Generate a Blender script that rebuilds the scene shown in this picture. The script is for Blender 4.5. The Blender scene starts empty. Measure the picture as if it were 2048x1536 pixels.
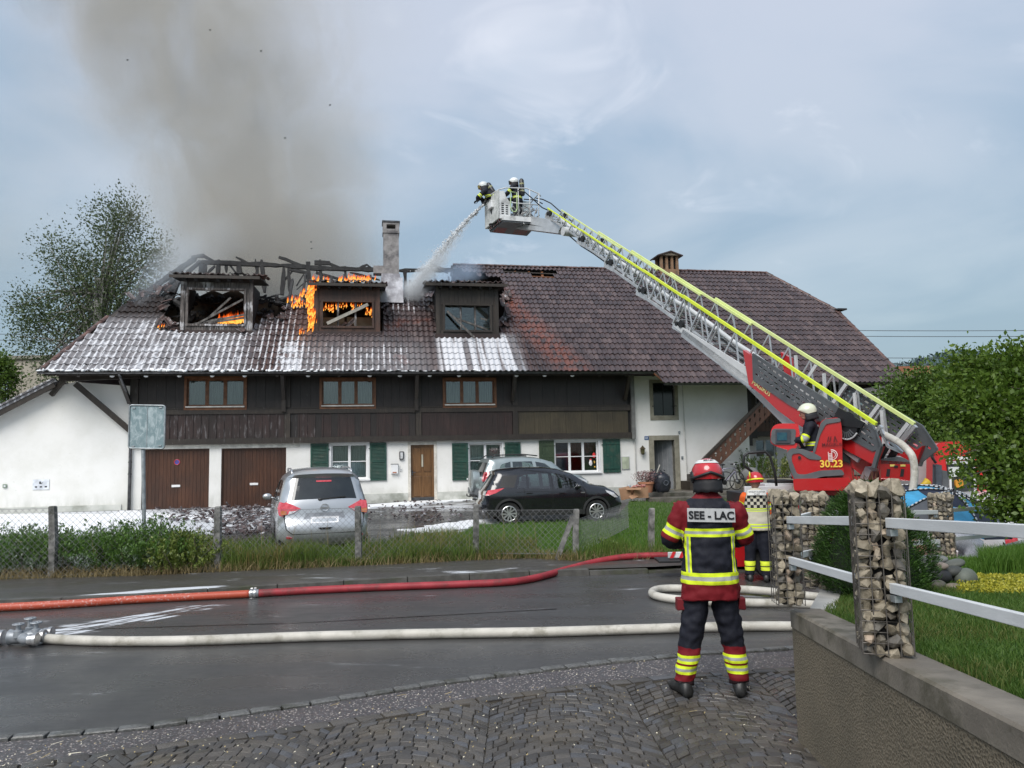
import bpy,math,random
import numpy as np
from mathutils import Vector,Matrix,noise as mnoise
from mathutils.geometry import delaunay_2d_cdt,tessellate_polygon
R=math.radians
rnd=random.Random(7)
scene=bpy.context.scene
COL=scene.collection
# camera
EYE=Vector((0,0,2.0));FPX=1540.0
_th=math.atan(144/FPX);_ro=0.02
FW=Vector((0,math.cos(_th),math.sin(_th)))
_r0=Vector((1,0,0));_u0=Vector((0,-math.sin(_th),math.cos(_th)))
CR=_r0*math.cos(_ro)-_u0*math.sin(_ro)
CU=_u0*math.cos(_ro)+_r0*math.sin(_ro)
cam_d=bpy.data.cameras.new('camera');cam=bpy.data.objects.new('camera',cam_d);COL.objects.link(cam)
cam_d.sensor_width=36;cam_d.lens=FPX/2048*36;cam_d.clip_start=0.1;cam_d.clip_end=4000
M3=Matrix((CR,CU,-FW)).transposed().to_4x4();M3.translation=EYE
cam.matrix_world=M3
scene.camera=cam
# world, sun, exposure
SUN_EL,SUN_AZ=R(48),R(205)
scene.view_settings.view_transform='Standard';scene.view_settings.look='None'
scene.view_settings.exposure=1.17;scene.view_settings.gamma=1
scene.view_settings.use_curve_mapping=False
world=bpy.data.worlds.new('World');scene.world=world;world.use_nodes=True
sun_d=bpy.data.lights.new('sun','SUN');sun_d.energy=1.5;sun_d.angle=R(38);sun_d.color=(1.0,.97,.93)
sun=bpy.data.objects.new('sun',sun_d);COL.objects.link(sun)
_sd=Vector((math.sin(SUN_AZ)*math.cos(SUN_EL),math.cos(SUN_AZ)*math.cos(SUN_EL),math.sin(SUN_EL)))
sun.rotation_euler=_sd.to_track_quat('Z','Y').to_euler()
try:
 scene.cycles.volume_step_rate=2.0
 scene.cycles.volume_max_steps=96
 scene.cycles.max_bounces=6;scene.cycles.transparent_max_bounces=12;scene.cycles.volume_bounces=1
 scene.cycles.diffuse_bounces=3;scene.cycles.glossy_bounces=3;scene.cycles.transmission_bounces=4
 scene.cycles.use_denoising=True
 scene.cycles.sample_clamp_indirect=4
except Exception:
 pass
 # node expressions
class E:
 def __init__(s,nt,o):s.nt=nt;s.o=o
 def _m(s,op,a,b=None,c=None):
  n=s.nt.nodes.new('ShaderNodeMath');n.operation=op
  for i,v in enumerate((a,b,c)):
   if v is None:continue
   if isinstance(v,E):s.nt.links.new(v.o,n.inputs[i])
   else:n.inputs[i].default_value=v
  return E(s.nt,n.outputs[0])
 def __add__(s,b):return s._m('ADD',s,b)
 def __radd__(s,b):return s._m('ADD',s,b)
 def __sub__(s,b):return s._m('SUBTRACT',s,b)
 def __rsub__(s,b):return s._m('SUBTRACT',b,s)
 def __mul__(s,b):return s._m('MULTIPLY',s,b)
 def __rmul__(s,b):return s._m('MULTIPLY',s,b)
 def __truediv__(s,b):return s._m('DIVIDE',s,b)
 def clamp(s):n=s._m('ADD',s,0.0);n.o.node.use_clamp=True;return n
 def max(s,b):return s._m('MAXIMUM',s,b)
 def min(s,b):return s._m('MINIMUM',s,b)
 def pow(s,b):return s._m('POWER',s,b)
 def abs(s):return s._m('ABSOLUTE',s)
 def frac(s):return s._m('FRACT',s)
 def lt(s,b):return s._m('LESS_THAN',s,b)
 def gt(s,b):return s._m('GREATER_THAN',s,b)
 def ss(s,a,b):
  n=s.nt.nodes.new('ShaderNodeMapRange');n.interpolation_type='SMOOTHSTEP'
  s.nt.links.new(s.o,n.inputs[0])
  lo,hi,t0,t1=(a,b,0.,1.)if a<b else(b,a,1.,0.)
  n.inputs[1].default_value=lo;n.inputs[2].default_value=hi
  n.inputs[3].default_value=t0;n.inputs[4].default_value=t1
  return E(s.nt,n.outputs[0])
class NT:
 def __init__(s,nt):s.nt=nt
 def new(s,t):return s.nt.nodes.new('ShaderNode'+t)
 def link(s,a,b):s.nt.links.new(a.o if isinstance(a,E)else a,b)
 def pos(s):return s.new('NewGeometry').outputs['Position']
 def obj(s):return s.new('TexCoord').outputs['Object']
 def gen(s):return s.new('TexCoord').outputs['Generated']
 def xyz(s,v):
  n=s.new('SeparateXYZ');s.link(v,n.inputs[0]);return[E(s.nt,o)for o in n.outputs]
 def comb(s,x,y,z):
  n=s.new('CombineXYZ')
  for i,v in enumerate((x,y,z)):
   if isinstance(v,E):s.link(v,n.inputs[i])
   else:n.inputs[i].default_value=v
  return n.outputs[0]
 def vscale(s,v,sc):
  n=s.new('VectorMath');n.operation='MULTIPLY';s.link(v,n.inputs[0]);n.inputs[1].default_value=sc
  return n.outputs[0]
 def noise(s,v,scale,detail=3,rough=.55,dist=0.):
  n=s.new('TexNoise');s.link(v,n.inputs['Vector']);n.inputs['Scale'].default_value=scale
  n.inputs['Detail'].default_value=detail;n.inputs['Roughness'].default_value=rough;n.inputs['Distortion'].default_value=dist
  return E(s.nt,n.outputs['Fac'])
 def voro(s,v,scale,feat='F1',out='Distance'):
  n=s.new('TexVoronoi');n.feature=feat;s.link(v,n.inputs['Vector']);n.inputs['Scale'].default_value=scale
  return E(s.nt,n.outputs[out])
 def white(s,v):
  n=s.new('TexWhiteNoise');s.link(v,n.inputs['Vector']);return E(s.nt,n.outputs['Value'])
 def mix(s,f,a,b):
  n=s.new('Mix');n.data_type='RGBA';n.clamp_factor=True
  if isinstance(f,E):s.link(f,n.inputs[0])
  else:n.inputs[0].default_value=f
  for i,v in((6,a),(7,b)):
   if isinstance(v,(tuple,list)):n.inputs[i].default_value=(v[0],v[1],v[2],1)
   else:s.link(v,n.inputs[i])
  return n.outputs[2]
 def bump(s,h,strength=.5,dist=.01):
  n=s.new('Bump');s.link(h,n.inputs['Height']);n.inputs['Strength'].default_value=strength
  n.inputs['Distance'].default_value=dist;return n.outputs[0]
def newmat(name):
 m=bpy.data.materials.new(name);m.use_nodes=True
 nt=m.node_tree;b=nt.nodes['Principled BSDF'];return m,NT(nt),b
def setin(b,k,v):b.inputs[k].default_value=v
_mc={}
def mat(name,col,rough=.6,metal=0.,col2=None,scale=4.,bump=0.,bscale=40.,dirt=None,dscale=1.2,stretch=None,spec=.5,coat=0.,emit=0.,alpha=1.,local=False,rvar=0.):
 if name in _mc:return _mc[name]
 m,t,b=newmat(name)
 v=t.obj()if local else t.pos()
 if stretch:v=t.vscale(v,stretch)
 if col2 is None:col2=tuple(min(1,c*1.25)for c in col);c1=tuple(c*.8 for c in col)
 else:c1=col
 n=t.noise(v,scale,4,.6).ss(.3,.7)
 c=t.mix(n,c1,col2)
 if dirt:
  d=t.noise(v,dscale,5,.65).ss(.48,.68);c=t.mix(d,c,dirt)
 t.link(c,b.inputs['Base Color'])
 setin(b,'Roughness',rough);setin(b,'Metallic',metal);setin(b,'Specular IOR Level',spec)
 if rvar:t.link(t.noise(v,scale*1.7,3)*rvar+(rough-rvar*.5),b.inputs['Roughness'])
 if coat:setin(b,'Coat Weight',coat);setin(b,'Coat Roughness',.05)
 if bump:t.link(t.bump(t.noise(v,bscale,4,.6),bump,.01),b.inputs['Normal'])
 if emit:setin(b,'Emission Color',(*col,1));setin(b,'Emission Strength',emit)
 _mc[name]=m;return m
 # unprojection (photo pixel -> point of the place)
def ray(px,py):return FW+CR*((px-1024)/FPX)+CU*((768-py)/FPX)
def on_z(px,py,z=0.):
 d=ray(px,py);return EYE+d*((z-EYE.z)/d.z)
def on_y(px,py,y):
 d=ray(px,py);return EYE+d*(y/d.y)
def on_plane(px,py,p,n):
 d=ray(px,py);return EYE+d*((p-EYE).dot(n)/d.dot(n))
def proj(p):
 q=Vector(p)-EYE;f=q.dot(FW);return(1024+FPX*q.dot(CR)/f,768-FPX*q.dot(CU)/f)
PSI=R(10.5);HO=Vector((0,28.9,0));HE=Vector((math.cos(PSI),math.sin(PSI),0));HN=Vector((-math.sin(PSI),math.cos(PSI),0))
def toH(p):q=Vector(p)-HO;return Vector((q.dot(HE),q.dot(HN),q.z))
def fromH(x,v,z):return HO+HE*x+HN*v+Vector((0,0,z))
def H(px,py,v=0.):
 p=toH(on_plane(px,py,HO+HN*v,HN));return p.x,p.z
def sstep(a,b,x):
 t=max(0.,min(1.,(x-a)/(b-a)));return t*t*(3-2*t)
def gz(x,y):
 v=(Vector((x,y,0))-HO).dot(HN)
 z=.42*sstep(-6.5,-.3,v)+.083*max(0.,6-y)
 z-=.10*max(0.,x-3.4)*(1-sstep(14.5,22,y))*sstep(6.5,9.5,y)
 z+=.15*sstep(0,1,(x-60)/40)
 return z
 # mesh builder
class MB:
 def __init__(s):s.v=[];s.f=[];s.mi=[];s.m=0
 def face(s,idx):s.f.append(tuple(idx));s.mi.append(s.m)
 def add(s,vs,fs):
  o=len(s.v);s.v.extend([tuple(p)for p in vs])
  for f in fs:s.face([o+i for i in f])
  return s
 def box(s,x0,x1,y0,y1,z0,z1):
  vs=[(x,y,z)for z in(z0,z1)for y in(y0,y1)for x in(x0,x1)]
  return s.add(vs,[(0,2,3,1),(4,5,7,6),(0,1,5,4),(2,6,7,3),(0,4,6,2),(1,3,7,5)])
 def bar(s,p,q,w,h=None,up=(0,0,1),w2=None,h2=None):
  p=Vector(p);q=Vector(q);h=w if h is None else h;w2=w if w2 is None else w2;h2=h if h2 is None else h2
  d=(q-p).normalized();u=Vector(up)
  if abs(d.dot(u))>.98:u=Vector((1,0,0))if abs(d.x)<.9 else Vector((0,1,0))
  a=d.cross(u).normalized();b=a.cross(d)
  vs=[]
  for c,ww,hh in((p,w,h),(q,w2,h2)):
   for sa,sb in((-1,-1),(1,-1),(1,1),(-1,1)):vs.append(c+a*(sa*ww/2)+b*(sb*hh/2))
  return s.add(vs,[(0,1,2,3),(7,6,5,4),(0,4,5,1),(1,5,6,2),(2,6,7,3),(3,7,4,0)])
 def tube(s,pts,r,n=8,cap=True,closed=False):
  pts=[Vector(p)for p in pts];k=len(pts);rs=r if isinstance(r,(list,tuple))else[r]*k
  o=len(s.v);prev=None
  for i,p in enumerate(pts):
   if closed:d=pts[(i+1)%k]-pts[i-1]
   else:d=pts[min(i+1,k-1)]-pts[max(i-1,0)]
   d.normalize()
   if prev is None:
    u=Vector((0,0,1))if abs(d.z)<.9 else Vector((1,0,0));a=d.cross(u).normalized()
   else:
    a=(prev-d*prev.dot(d)).normalized()
   prev=a;b=d.cross(a)
   for j in range(n):
    t=2*math.pi*j/n;s.v.append(tuple(p+(a*math.cos(t)+b*math.sin(t))*rs[i]))
  for i in range(k if closed else k-1):
   i2=(i+1)%k
   for j in range(n):
    s.face([o+i*n+j,o+i*n+(j+1)%n,o+i2*n+(j+1)%n,o+i2*n+j])
  if cap and not closed:
   s.face([o+j for j in range(n)][::-1]);s.face([o+(k-1)*n+j for j in range(n)])
  return s
 def rings(s,rings,cap=True):
  o=len(s.v);n=len(rings[0])
  for r_ in rings:s.v.extend([tuple(p)for p in r_])
  for i in range(len(rings)-1):
   for j in range(n):
    s.face([o+i*n+j,o+i*n+(j+1)%n,o+(i+1)*n+(j+1)%n,o+(i+1)*n+j])
  if cap:
   s.face([o+j for j in range(n)][::-1]);s.face([o+(len(rings)-1)*n+j for j in range(n)])
  return s
 def ell(s,c,rx,ry,rz,nu=12,nv=8,M=None,sq=1.0):
  c=Vector(c);rg=[]
  for i in range(1,nv):
   t=math.pi*i/nv;row=[]
   for j in range(nu):
    a=2*math.pi*j/nu
    p=Vector((rx*math.sin(t)*math.cos(a),ry*math.sin(t)*math.sin(a),-rz*math.cos(t)))
    row.append(c+(M@p if M else p))
   rg.append(row)
  top=Vector((0,0,rz));bot=Vector((0,0,-rz))
  o=len(s.v);s.rings(rg,cap=False);k=len(rg)
  s.v.append(tuple(c+(M@bot if M else bot)));s.v.append(tuple(c+(M@top if M else top)))
  b,t_=o+k*nu,o+k*nu+1
  for j in range(nu):
   s.face([b,o+(j+1)%nu,o+j]);s.face([t_,o+(k-1)*nu+j,o+(k-1)*nu+(j+1)%nu])
  return s
 def prism(s,poly,f0,f1):
  n=len(poly);o=len(s.v)
  s.v.extend([tuple(f0(a,b))for a,b in poly]);s.v.extend([tuple(f1(a,b))for a,b in poly])
  tr=tessellate_polygon([[Vector((a,b,0))for a,b in poly]])
  for t in tr:s.face([o+i for i in t]);s.face([o+n+i for i in reversed(t)])
  for i in range(n):
   j=(i+1)%n;s.face([o+i,o+j,o+n+j,o+n+i])
  return s
 def cyl(s,p,q,r,n=16,r2=None):return s.tube([p,q],[r,r if r2 is None else r2],n)
 def merge(s,o,M=None):
  k=len(s.v);s.v.extend([tuple(M@Vector(p))for p in o.v]if M else o.v)
  for f,m in zip(o.f,o.mi):s.f.append(tuple(k+i for i in f));s.mi.append(m)
  return s
 def mesh(s,name,mats,smooth=False):
  me=bpy.data.meshes.new(name);me.from_pydata(s.v,[],s.f)
  for m in(mats if isinstance(mats,(list,tuple))else[mats]):me.materials.append(m)
  me.polygons.foreach_set('material_index',s.mi)
  if smooth is True:me.polygons.foreach_set('use_smooth',[True]*len(s.f))
  me.update()
  if smooth not in(True,False):
   me.polygons.foreach_set('use_smooth',[True]*len(s.f));me.set_sharp_from_angle(angle=R(smooth))
  return me
 def build(s,name,mats,parent=None,smooth=False,bevel=0.,kind=None,label=None,loc=None):
  o=bpy.data.objects.new(name,s.mesh(name,mats,smooth));COL.objects.link(o)
  if parent:o.parent=parent
  if bevel:
   b=o.modifiers.new('bevel','BEVEL');b.width=bevel;b.segments=2;b.limit_method='ANGLE';b.angle_limit=R(40)
  if kind:o['kind']=kind
  if label:o['label']=label
  if loc is not None:o.location=loc
  return o
def np_obj(name,verts,faces,mats,mi=None,parent=None,kind=None,smooth=False,attr=None):
 verts=np.asarray(verts,dtype=np.float32);faces=np.asarray(faces,dtype=np.int32)
 me=bpy.data.meshes.new(name);nf,k=faces.shape
 me.vertices.add(len(verts));me.vertices.foreach_set('co',verts.ravel())
 me.loops.add(nf*k);me.loops.foreach_set('vertex_index',faces.ravel())
 me.polygons.add(nf);me.polygons.foreach_set('loop_start',np.arange(nf,dtype=np.int32)*k)
 for m in(mats if isinstance(mats,(list,tuple))else[mats]):me.materials.append(m)
 if mi is not None:me.polygons.foreach_set('material_index',np.asarray(mi,dtype=np.int32))
 if smooth:me.polygons.foreach_set('use_smooth',np.ones(nf,dtype=bool))
 if attr is not None:
  a=me.attributes.new('tone','FLOAT','POINT');a.data.foreach_set('value',np.asarray(attr,dtype=np.float32))
 me.update(calc_edges=True)
 o=bpy.data.objects.new(name,me);COL.objects.link(o)
 if parent:o.parent=parent
 if kind:o['kind']=kind
 return o
def thing(name,label,cat,loc=(0,0,0),rz=0.,group=None,rot=None):
 o=bpy.data.objects.new(name,None);COL.objects.link(o);o.location=loc;o.empty_display_size=.3
 o.rotation_euler=rot if rot else(0,0,rz);o['label']=label;o['category']=cat
 if group:o['group']=group
 return o
def tag(o,label=None,cat=None,group=None,kind=None):
 if label:o['label']=label
 if cat:o['category']=cat
 if group:o['group']=group
 if kind:o['kind']=kind
 return o
def inst(name,me,parent=None,loc=(0,0,0),rot=None,M=None,scale=None,label=None):
 o=bpy.data.objects.new(name,me);COL.objects.link(o)
 if parent:o.parent=parent
 if M is not None:o.matrix_local=M
 else:
  o.location=loc
  if rot:o.rotation_euler=rot
  if scale:o.scale=scale
 if label:o['label']=label
 return o
def copy_tree(o,parent=None):
 c=o.copy();COL.objects.link(c);c.parent=parent
 for ch in o.children:copy_tree(ch,c)
 return c
def frame(x,z,o=(0,0,0)):
 x=Vector(x).normalized();z=Vector(z);y=z.cross(x).normalized();z=x.cross(y)
 M=Matrix((x,y,z)).transposed().to_4x4();M.translation=Vector(o);return M
def inpoly(x,y,P):
 c=False;n=len(P);j=n-1
 for i in range(n):
  if(P[i][1]>y)!=(P[j][1]>y)and x<(P[j][0]-P[i][0])*(y-P[i][1])/(P[j][1]-P[i][1])+P[i][0]:c=not c
  j=i
 return c
def sheet(name,poly,off,m,res=1.,zf=None,kind='structure',parent=None,thick=0.,jitter=0.,smooth=True,label=None):
 """a ground sheet: 2D polygon triangulated on a grid and laid on the terrain"""
 zf=zf or gz
 P=[Vector((p[0],p[1]))for p in poly];n=len(P)
 pts=list(P);edges=[];
 bp=[]
 for i in range(n):
  a,b=P[i],P[(i+1)%n];k=max(1,int((b-a).length/res))
  for t in range(k):bp.append(a+(b-a)*(t/k))
 pts=list(bp);nb=len(bp);edges=[(i,(i+1)%nb)for i in range(nb)]
 xs=[p.x for p in P];ys=[p.y for p in P];y=min(ys)+res/2
 while y<max(ys):
  x=min(xs)+res/2
  while x<max(xs):
   if inpoly(x,y,P):pts.append(Vector((x,y)))
   x+=res
  y+=res
 vo,_,fo,*_r=delaunay_2d_cdt(pts,edges,[],1,1e-5)
 mb=MB();mb.v=[(p.x,p.y,zf(p.x,p.y)+off+(rnd.uniform(-jitter,jitter)if jitter else 0))for p in vo];mb.f=[tuple(f)for f in fo];mb.mi=[0]*len(fo)
 if thick:
  be={}
  for f in mb.f:
   for i in range(len(f)):
    a,b=f[i],f[(i+1)%len(f)];be[(a,b)]=1
  o=len(mb.v);mb.v+=[(p[0],p[1],p[2]-thick)for p in mb.v]
  for(a,b)in be:
   if(b,a)not in be:mb.f.append((b,a,o+a,o+b));mb.mi.append(0)
 ob=mb.build(name,m,parent,smooth=smooth if not thick else 40,kind=kind)
 if label:ob['label']=label
 return ob
 # sky (rain clouds over a Nishita sky)
def make_world():
 nt=world.node_tree;t=NT(nt);bg=nt.nodes['Background']
 sky=t.new('TexSky');sky.sky_type='NISHITA';sky.sun_disc=False
 sky.sun_elevation=SUN_EL;sky.sun_rotation=SUN_AZ;sky.dust_density=3.
 g=t.gen();x,y,z=t.xyz(g)
 zz=z.max(0.02)+.25
 cv=t.comb(x/zz,y/zz,z*1.2)
 n1=t.noise(cv,1.6,6,.5,.5);n2=t.noise(cv,.8,3,.5,.2)
 cl=(n1*.55+n2*.45).ss(.40,.62)
 hor=z.ss(.0,.55)
 low=t.mix(cl,(1.42,1.92,2.22),(1.88,2.4,2.62))
 high=t.mix(cl,(1.7,2.3,3.0),(2.85,3.1,3.6))
 c=t.mix(hor,low,high)
 n3=t.noise(cv,2.6,5,.6,.8).ss(.58,.82)*n2.ss(.45,.6)
 c=t.mix(n3*.6,c,(4.5,4.6,4.9))
 c2=t.mix(0.86,sky.outputs[0],c)
 t.link(c2,bg.inputs[0]);bg.inputs[1].default_value=.1
make_world()
# ground materials
def asphalt_mat(name,base,wet_r,foam=False,agg=0.):
 m,t,b=newmat(name);p=t.pos()
 g=t.noise(p,160,2,.7);l=t.noise(p,1.3,5,.6);st=t.noise(t.vscale(p,(.35,2.2,1)),1.1,4,.6)
 c=t.mix(g.ss(.35,.75),tuple(k*.7 for k in base),tuple(k*1.45 for k in base))
 c=t.mix(l.ss(.4,.7)*.5,c,tuple(k*.62 for k in base))
 if agg:
  v=t.new('TexVoronoi');t.link(p,v.inputs['Vector']);v.inputs['Scale'].default_value=95
  hue=t.xyz(v.outputs['Color'])
  c=t.mix(hue[0].ss(.55,.6)*.6,c,(.10,.075,.075));c=t.mix(hue[1].ss(.93,.94)*agg,c,(.42,.37,.33))
  c=t.mix(hue[2].ss(.86,.88)*.5*agg,c,(.17,.17,.19))
 if foam:
  x,y,z=t.xyz(p)
  f=t.noise(t.vscale(p,(.5,1.5,1)),1.6,6,.65,.6);msk=foam(t,x,y)
  fm=(f+msk).ss(.96,1.16)
  c=t.mix(fm*.85,c,(.66,.68,.71))
 t.link(c,b.inputs['Base Color'])
 rr=(st*.5+l*.5).ss(.38,.64)*.22+wet_r
 if foam:rr=rr.max(fm*.7)
 t.link(rr,b.inputs['Roughness'])
 t.link(t.bump(g*.6+t.voro(p,110)*.6,.35,.004),b.inputs['Normal'])
 setin(b,'Specular IOR Level',.5)
 return m
def box_m(x,y,x0,x1,y0,y1,s=.8):
 return x.ss(x0-s,x0+s)*x.ss(x1+s,x1-s)*y.ss(y0-s,y0+s)*y.ss(y1+s,y1-s)
def yard_foam(t,x,y):
 a=box_m(x,y,-30,-7.5,21.6,26.5,.7)*.55+.36
 b_=box_m(x,y,-1.6,1.4,17.8,20.6,.5)*.35
 d=box_m(x,y,-6,2,25.5,28,.6)*.2
 return(a+b_+d)
def road_foam(t,x,y):
 v=(x+5.6)*.78-(y-9.25)*.63;w=(x+5.6)*.63+(y-9.25)*.78
 st=t.noise(t.comb(v*9.,w*.9,0.),1.2,4,.6)
 a=v.ss(-.62,-.2)*v.ss(.45,.05)*w.ss(-.6,.1)*w.ss(2.8,1.5)*.34*st.ss(.32,.62)
 return a+.34
M_ROAD=asphalt_mat('wet_asphalt',(.062,.061,.060),.22,road_foam)
def walk_foam(t,x,y):
 v=y-x*.36
 return v.ss(13.15,13.5)*v.ss(14.0,13.7)*x.ss(-8.2,-7)*x.ss(-3.9,-5)*.42+.38
M_WALK=asphalt_mat('wet_pavement_asphalt',(.062,.057,.05),.3,walk_foam)
M_YARD=asphalt_mat('yard_asphalt',(.06,.058,.058),.2,yard_foam)
M_VERGE=asphalt_mat('gravelly_asphalt',(.060,.058,.058),.34,agg=1.)
M_EARTH=mat('earth',(.05,.038,.022),.9,col2=(.09,.07,.035),scale=3,bump=.6,bscale=20)
def grass_mat(name,a,b,dry=None,tr=.35):
 m,t,bs=newmat(name);p=t.pos()
 at=t.new('Attribute');at.attribute_name='tone';k=E(t.nt,at.outputs['Fac'])
 c=t.mix(k,a,b)
 if dry:c=t.mix((t.noise(p,1.1,4).ss(.42,.62)*k.ss(.35,.8)),c,dry)
 t.link(c,bs.inputs['Base Color']);setin(bs,'Roughness',.55);setin(bs,'Specular IOR Level',.3)
 tl=t.new('BsdfTranslucent');t.link(t.mix(.0,c,c),tl.inputs[0])
 mx=t.new('MixShader');mx.inputs[0].default_value=tr
 t.link(bs.outputs[0],mx.inputs[1]);t.link(tl.outputs[0],mx.inputs[2])
 t.link(mx.outputs[0],t.nt.nodes['Material Output'].inputs[0])
 return m
M_LAWN=mat('lawn_base',(.035,.075,.012),.9,col2=(.07,.115,.022),scale=6,bump=.8,bscale=60)
M_BLADE=grass_mat('grass_blades',(.05,.125,.012),(.12,.22,.035))
M_BLADE_D=grass_mat('meadow_blades',(.065,.13,.02),(.16,.22,.05),(.28,.21,.085))
M_KERB=mat('kerb_concrete',(.055,.052,.046),.4,col2=(.10,.095,.085),scale=5,bump=.3,bscale=60,dirt=(.05,.055,.03),dscale=2)
M_GRANITE=mat('granite',(.075,.075,.072),.4,col2=(.15,.15,.145),scale=40,bump=.5,bscale=50,dirt=(.05,.05,.04),dscale=3)
M_FOAM=mat('foam',(.78,.80,.83),.5,col2=(.9,.91,.92),scale=9,bump=.8,bscale=24)
def far(x,y):
 d=math.hypot(x,y)
 return gz(x,y)-.06
S=600.
gx=[-S,-200,-80,-40,-25]+[i*1.0 for i in range(-20,21)]+[25,40,80,200,S]
gy=[-60,-20,-8,-2]+[i*1. for i in range(0,33)]+[36,42,60,120,300,S*1.5]
mb=MB()
for y in gy:
 for x in gx:mb.v.append((x,y,far(x,y)if abs(x)<50 and y<60 else .3))
W=len(gx)
for j in range(len(gy)-1):
 for i in range(W-1):mb.face([j*W+i,j*W+i+1,(j+1)*W+i+1,(j+1)*W+i])
ground=mb.build('ground',M_EARTH,smooth=True,kind='structure');ground['label']='earth under the lawns and yard'
def P2(px,py,z=0.):p=on_z(px,py,z);return(p.x,p.y)
near_k=[P2(x,y)for x,y in((-700,1560),(0,1482),(300,1452),(600,1408),(900,1362),(1200,1325),(1400,1306),(1556,1298),(1700,1280))]
far_k=[P2(x,y)for x,y in((-700,1228),(0,1214),(250,1205),(500,1186),(800,1168),(1050,1155),(1320,1146),(1500,1136),(1700,1120))]
def extend(L,dx):
 (x0,y0),(x1,y1)=L[-2],L[-1];k=dx/(x1-x0);return L+[(x1+dx,y1+(y1-y0)*k)]
near_k=[(near_k[0][0]-25,near_k[0][1]-3.)]+extend(near_k,16)
far_k=[(far_k[0][0]-25,far_k[0][1]-3.)]+extend(far_k,22)
def resample(L,step):
 out=[];L=[Vector(p)for p in L];acc=0.
 for a,b in zip(L,L[1:]):
  l=(b-a).length;t=acc
  while t<l:out.append(a+(b-a)*(t/l));t+=step
  acc=t-l
 return out
road=sheet('road',near_k+far_k[::-1],0.0,M_ROAD,1.0)
tag(road,'wet dark asphalt road crossed by fire hoses')
sm=MB();pts=[P2(x,y)for x,y in((0,1262+8),(200,1258),(600,1246),(900,1230),(1120,1218))]
M_SEAM=mat('tar_seam',(.012,.012,.013),.25)
vs=[]
for(x,y)in[(p[0],p[1]+0)for p in resample(pts,.25)]:
 w=.012+rnd.random()*.008;vs+=[(x,y-w,gz(x,y)+.004),(x,y+w,gz(x,y)+.004)]
sm.add(vs,[(2*i,2*i+2,2*i+3,2*i+1)for i in range(len(vs)//2-1)])
sm.build('tar_seam',M_SEAM,road)
WALKZ=.09
def off_line(L,d):
 out=[];L=[Vector(p)for p in L]
 for i,p in enumerate(L):
  a=L[max(0,i-1)];b=L[min(len(L)-1,i+1)];t=(b-a).normalized();out.append(p+Vector((-t.y,t.x))*d)
 return[(p.x,p.y)for p in out]
fence_l=[P2(x,y,WALKZ)for x,y in((-700,1166),(0,1158),(300,1150),(437,1143),(717,1131),(950,1120),(1060,1116),(1160,1122),(1330,1116))]
fence_l=[(fence_l[0][0]-25,fence_l[0][1]-3.)]+fence_l+[(9.5,15.6),(16,15.9),(26,16.5)]
pave=sheet('pavement',off_line(far_k,.12)+fence_l[::-1],WALKZ,M_WALK,.8)
tag(pave,'wet pavement between the road and the wire fence')
far_kerb=bpy.data.objects.new('far_kerb',None);COL.objects.link(far_kerb);tag(far_kerb,'row of long concrete kerb stones on the far side of the road',kind='structure')
ks=[p for p in resample(far_k,1.0)if-17<p.x<18]
for i,(a,b)in enumerate(zip(ks,ks[1:])):
 d=(b-a);n=Vector((-d.y,d.x)).normalized();m_=MB();c=(a+b)/2;low=sstep(.5,3.5,c.x)
 h=.10-.075*low;g=d.normalized()*.006
 A,B=a+g,b-g;A2,B2=A+n*.13,B+n*.13
 za,zb=gz(*a),gz(*b)
 vs=[(A.x,A.y,za-.05),(B.x,B.y,zb-.05),(B2.x,B2.y,zb-.05),(A2.x,A2.y,za-.05)]
 vs+=[(A.x+n.x*.01,A.y+n.y*.01,za+h-.006),(B.x+n.x*.01,B.y+n.y*.01,zb+h-.006),(B2.x,B2.y,zb+h),(A2.x,A2.y,za+h)]
 m_.add(vs,[(3,2,1,0),(4,5,6,7),(0,1,5,4),(1,2,6,5),(2,3,7,6),(3,0,4,7)])
 m_.build('kerb_stone',M_KERB,far_kerb)
near_kerb=bpy.data.objects.new('near_kerb',None);COL.objects.link(near_kerb);tag(near_kerb,'row of worn granite kerb setts on the near side of the road',kind='structure')
L=[p for p in resample(near_k,.235)if-6.5<p.x<5.5]
for a,b in zip(L,L[1:]):
 d=b-a;n=Vector((d.y,-d.x)).normalized();w=.095+rnd.uniform(-.008,.01);g=d.normalized()*(.005+rnd.random()*.006);h=.026+rnd.uniform(-.005,.005)
 j=lambda:rnd.uniform(-.007,.007)
 A,B=a+g,b-g;A2,B2=A+n*w,B+n*w;za=gz(*a)
 q=[(A.x+j(),A.y+j()),(B.x+j(),B.y+j()),(B2.x+j(),B2.y+j()),(A2.x+j(),A2.y+j())]
 cx,cy=sum(p[0]for p in q)/4,sum(p[1]for p in q)/4
 vs=[(x,y,za-.08)for x,y in q]+[(x,y,za+h-.008)for x,y in q]+[(cx+(x-cx)*.86,cy+(y-cy)*.84,za+h+j()*.4)for x,y in q]
 m_=MB().add(vs,[(0,1,5,4),(1,2,6,5),(2,3,7,6),(3,0,4,7),(4,5,9,8),(5,6,10,9),(6,7,11,10),(7,4,8,11),(8,9,10,11)])
 m_.build('granite_sett',M_GRANITE,near_kerb,smooth=35)
verge_n=[P2(x,y)for x,y in((-600,1640),(0,1560),(330,1500),(620,1452),(900,1405),(1150,1372),(1340,1350),(1556,1338),(1700,1325))]
vz=gz
nk_in=off_line(near_k,-.11)
sheet('verge',[p for p in nk_in[1:-1]]+[(9.,6.6)]+verge_n[::-1],.004,M_VERGE,.35,kind='structure',label='strip of gravelly asphalt beside the cobbles')
M_JOINT=mat('cobble_joint_soil',(.022,.018,.012),.85,col2=(.045,.035,.02),scale=30,bump=.8,bscale=60)
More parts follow.
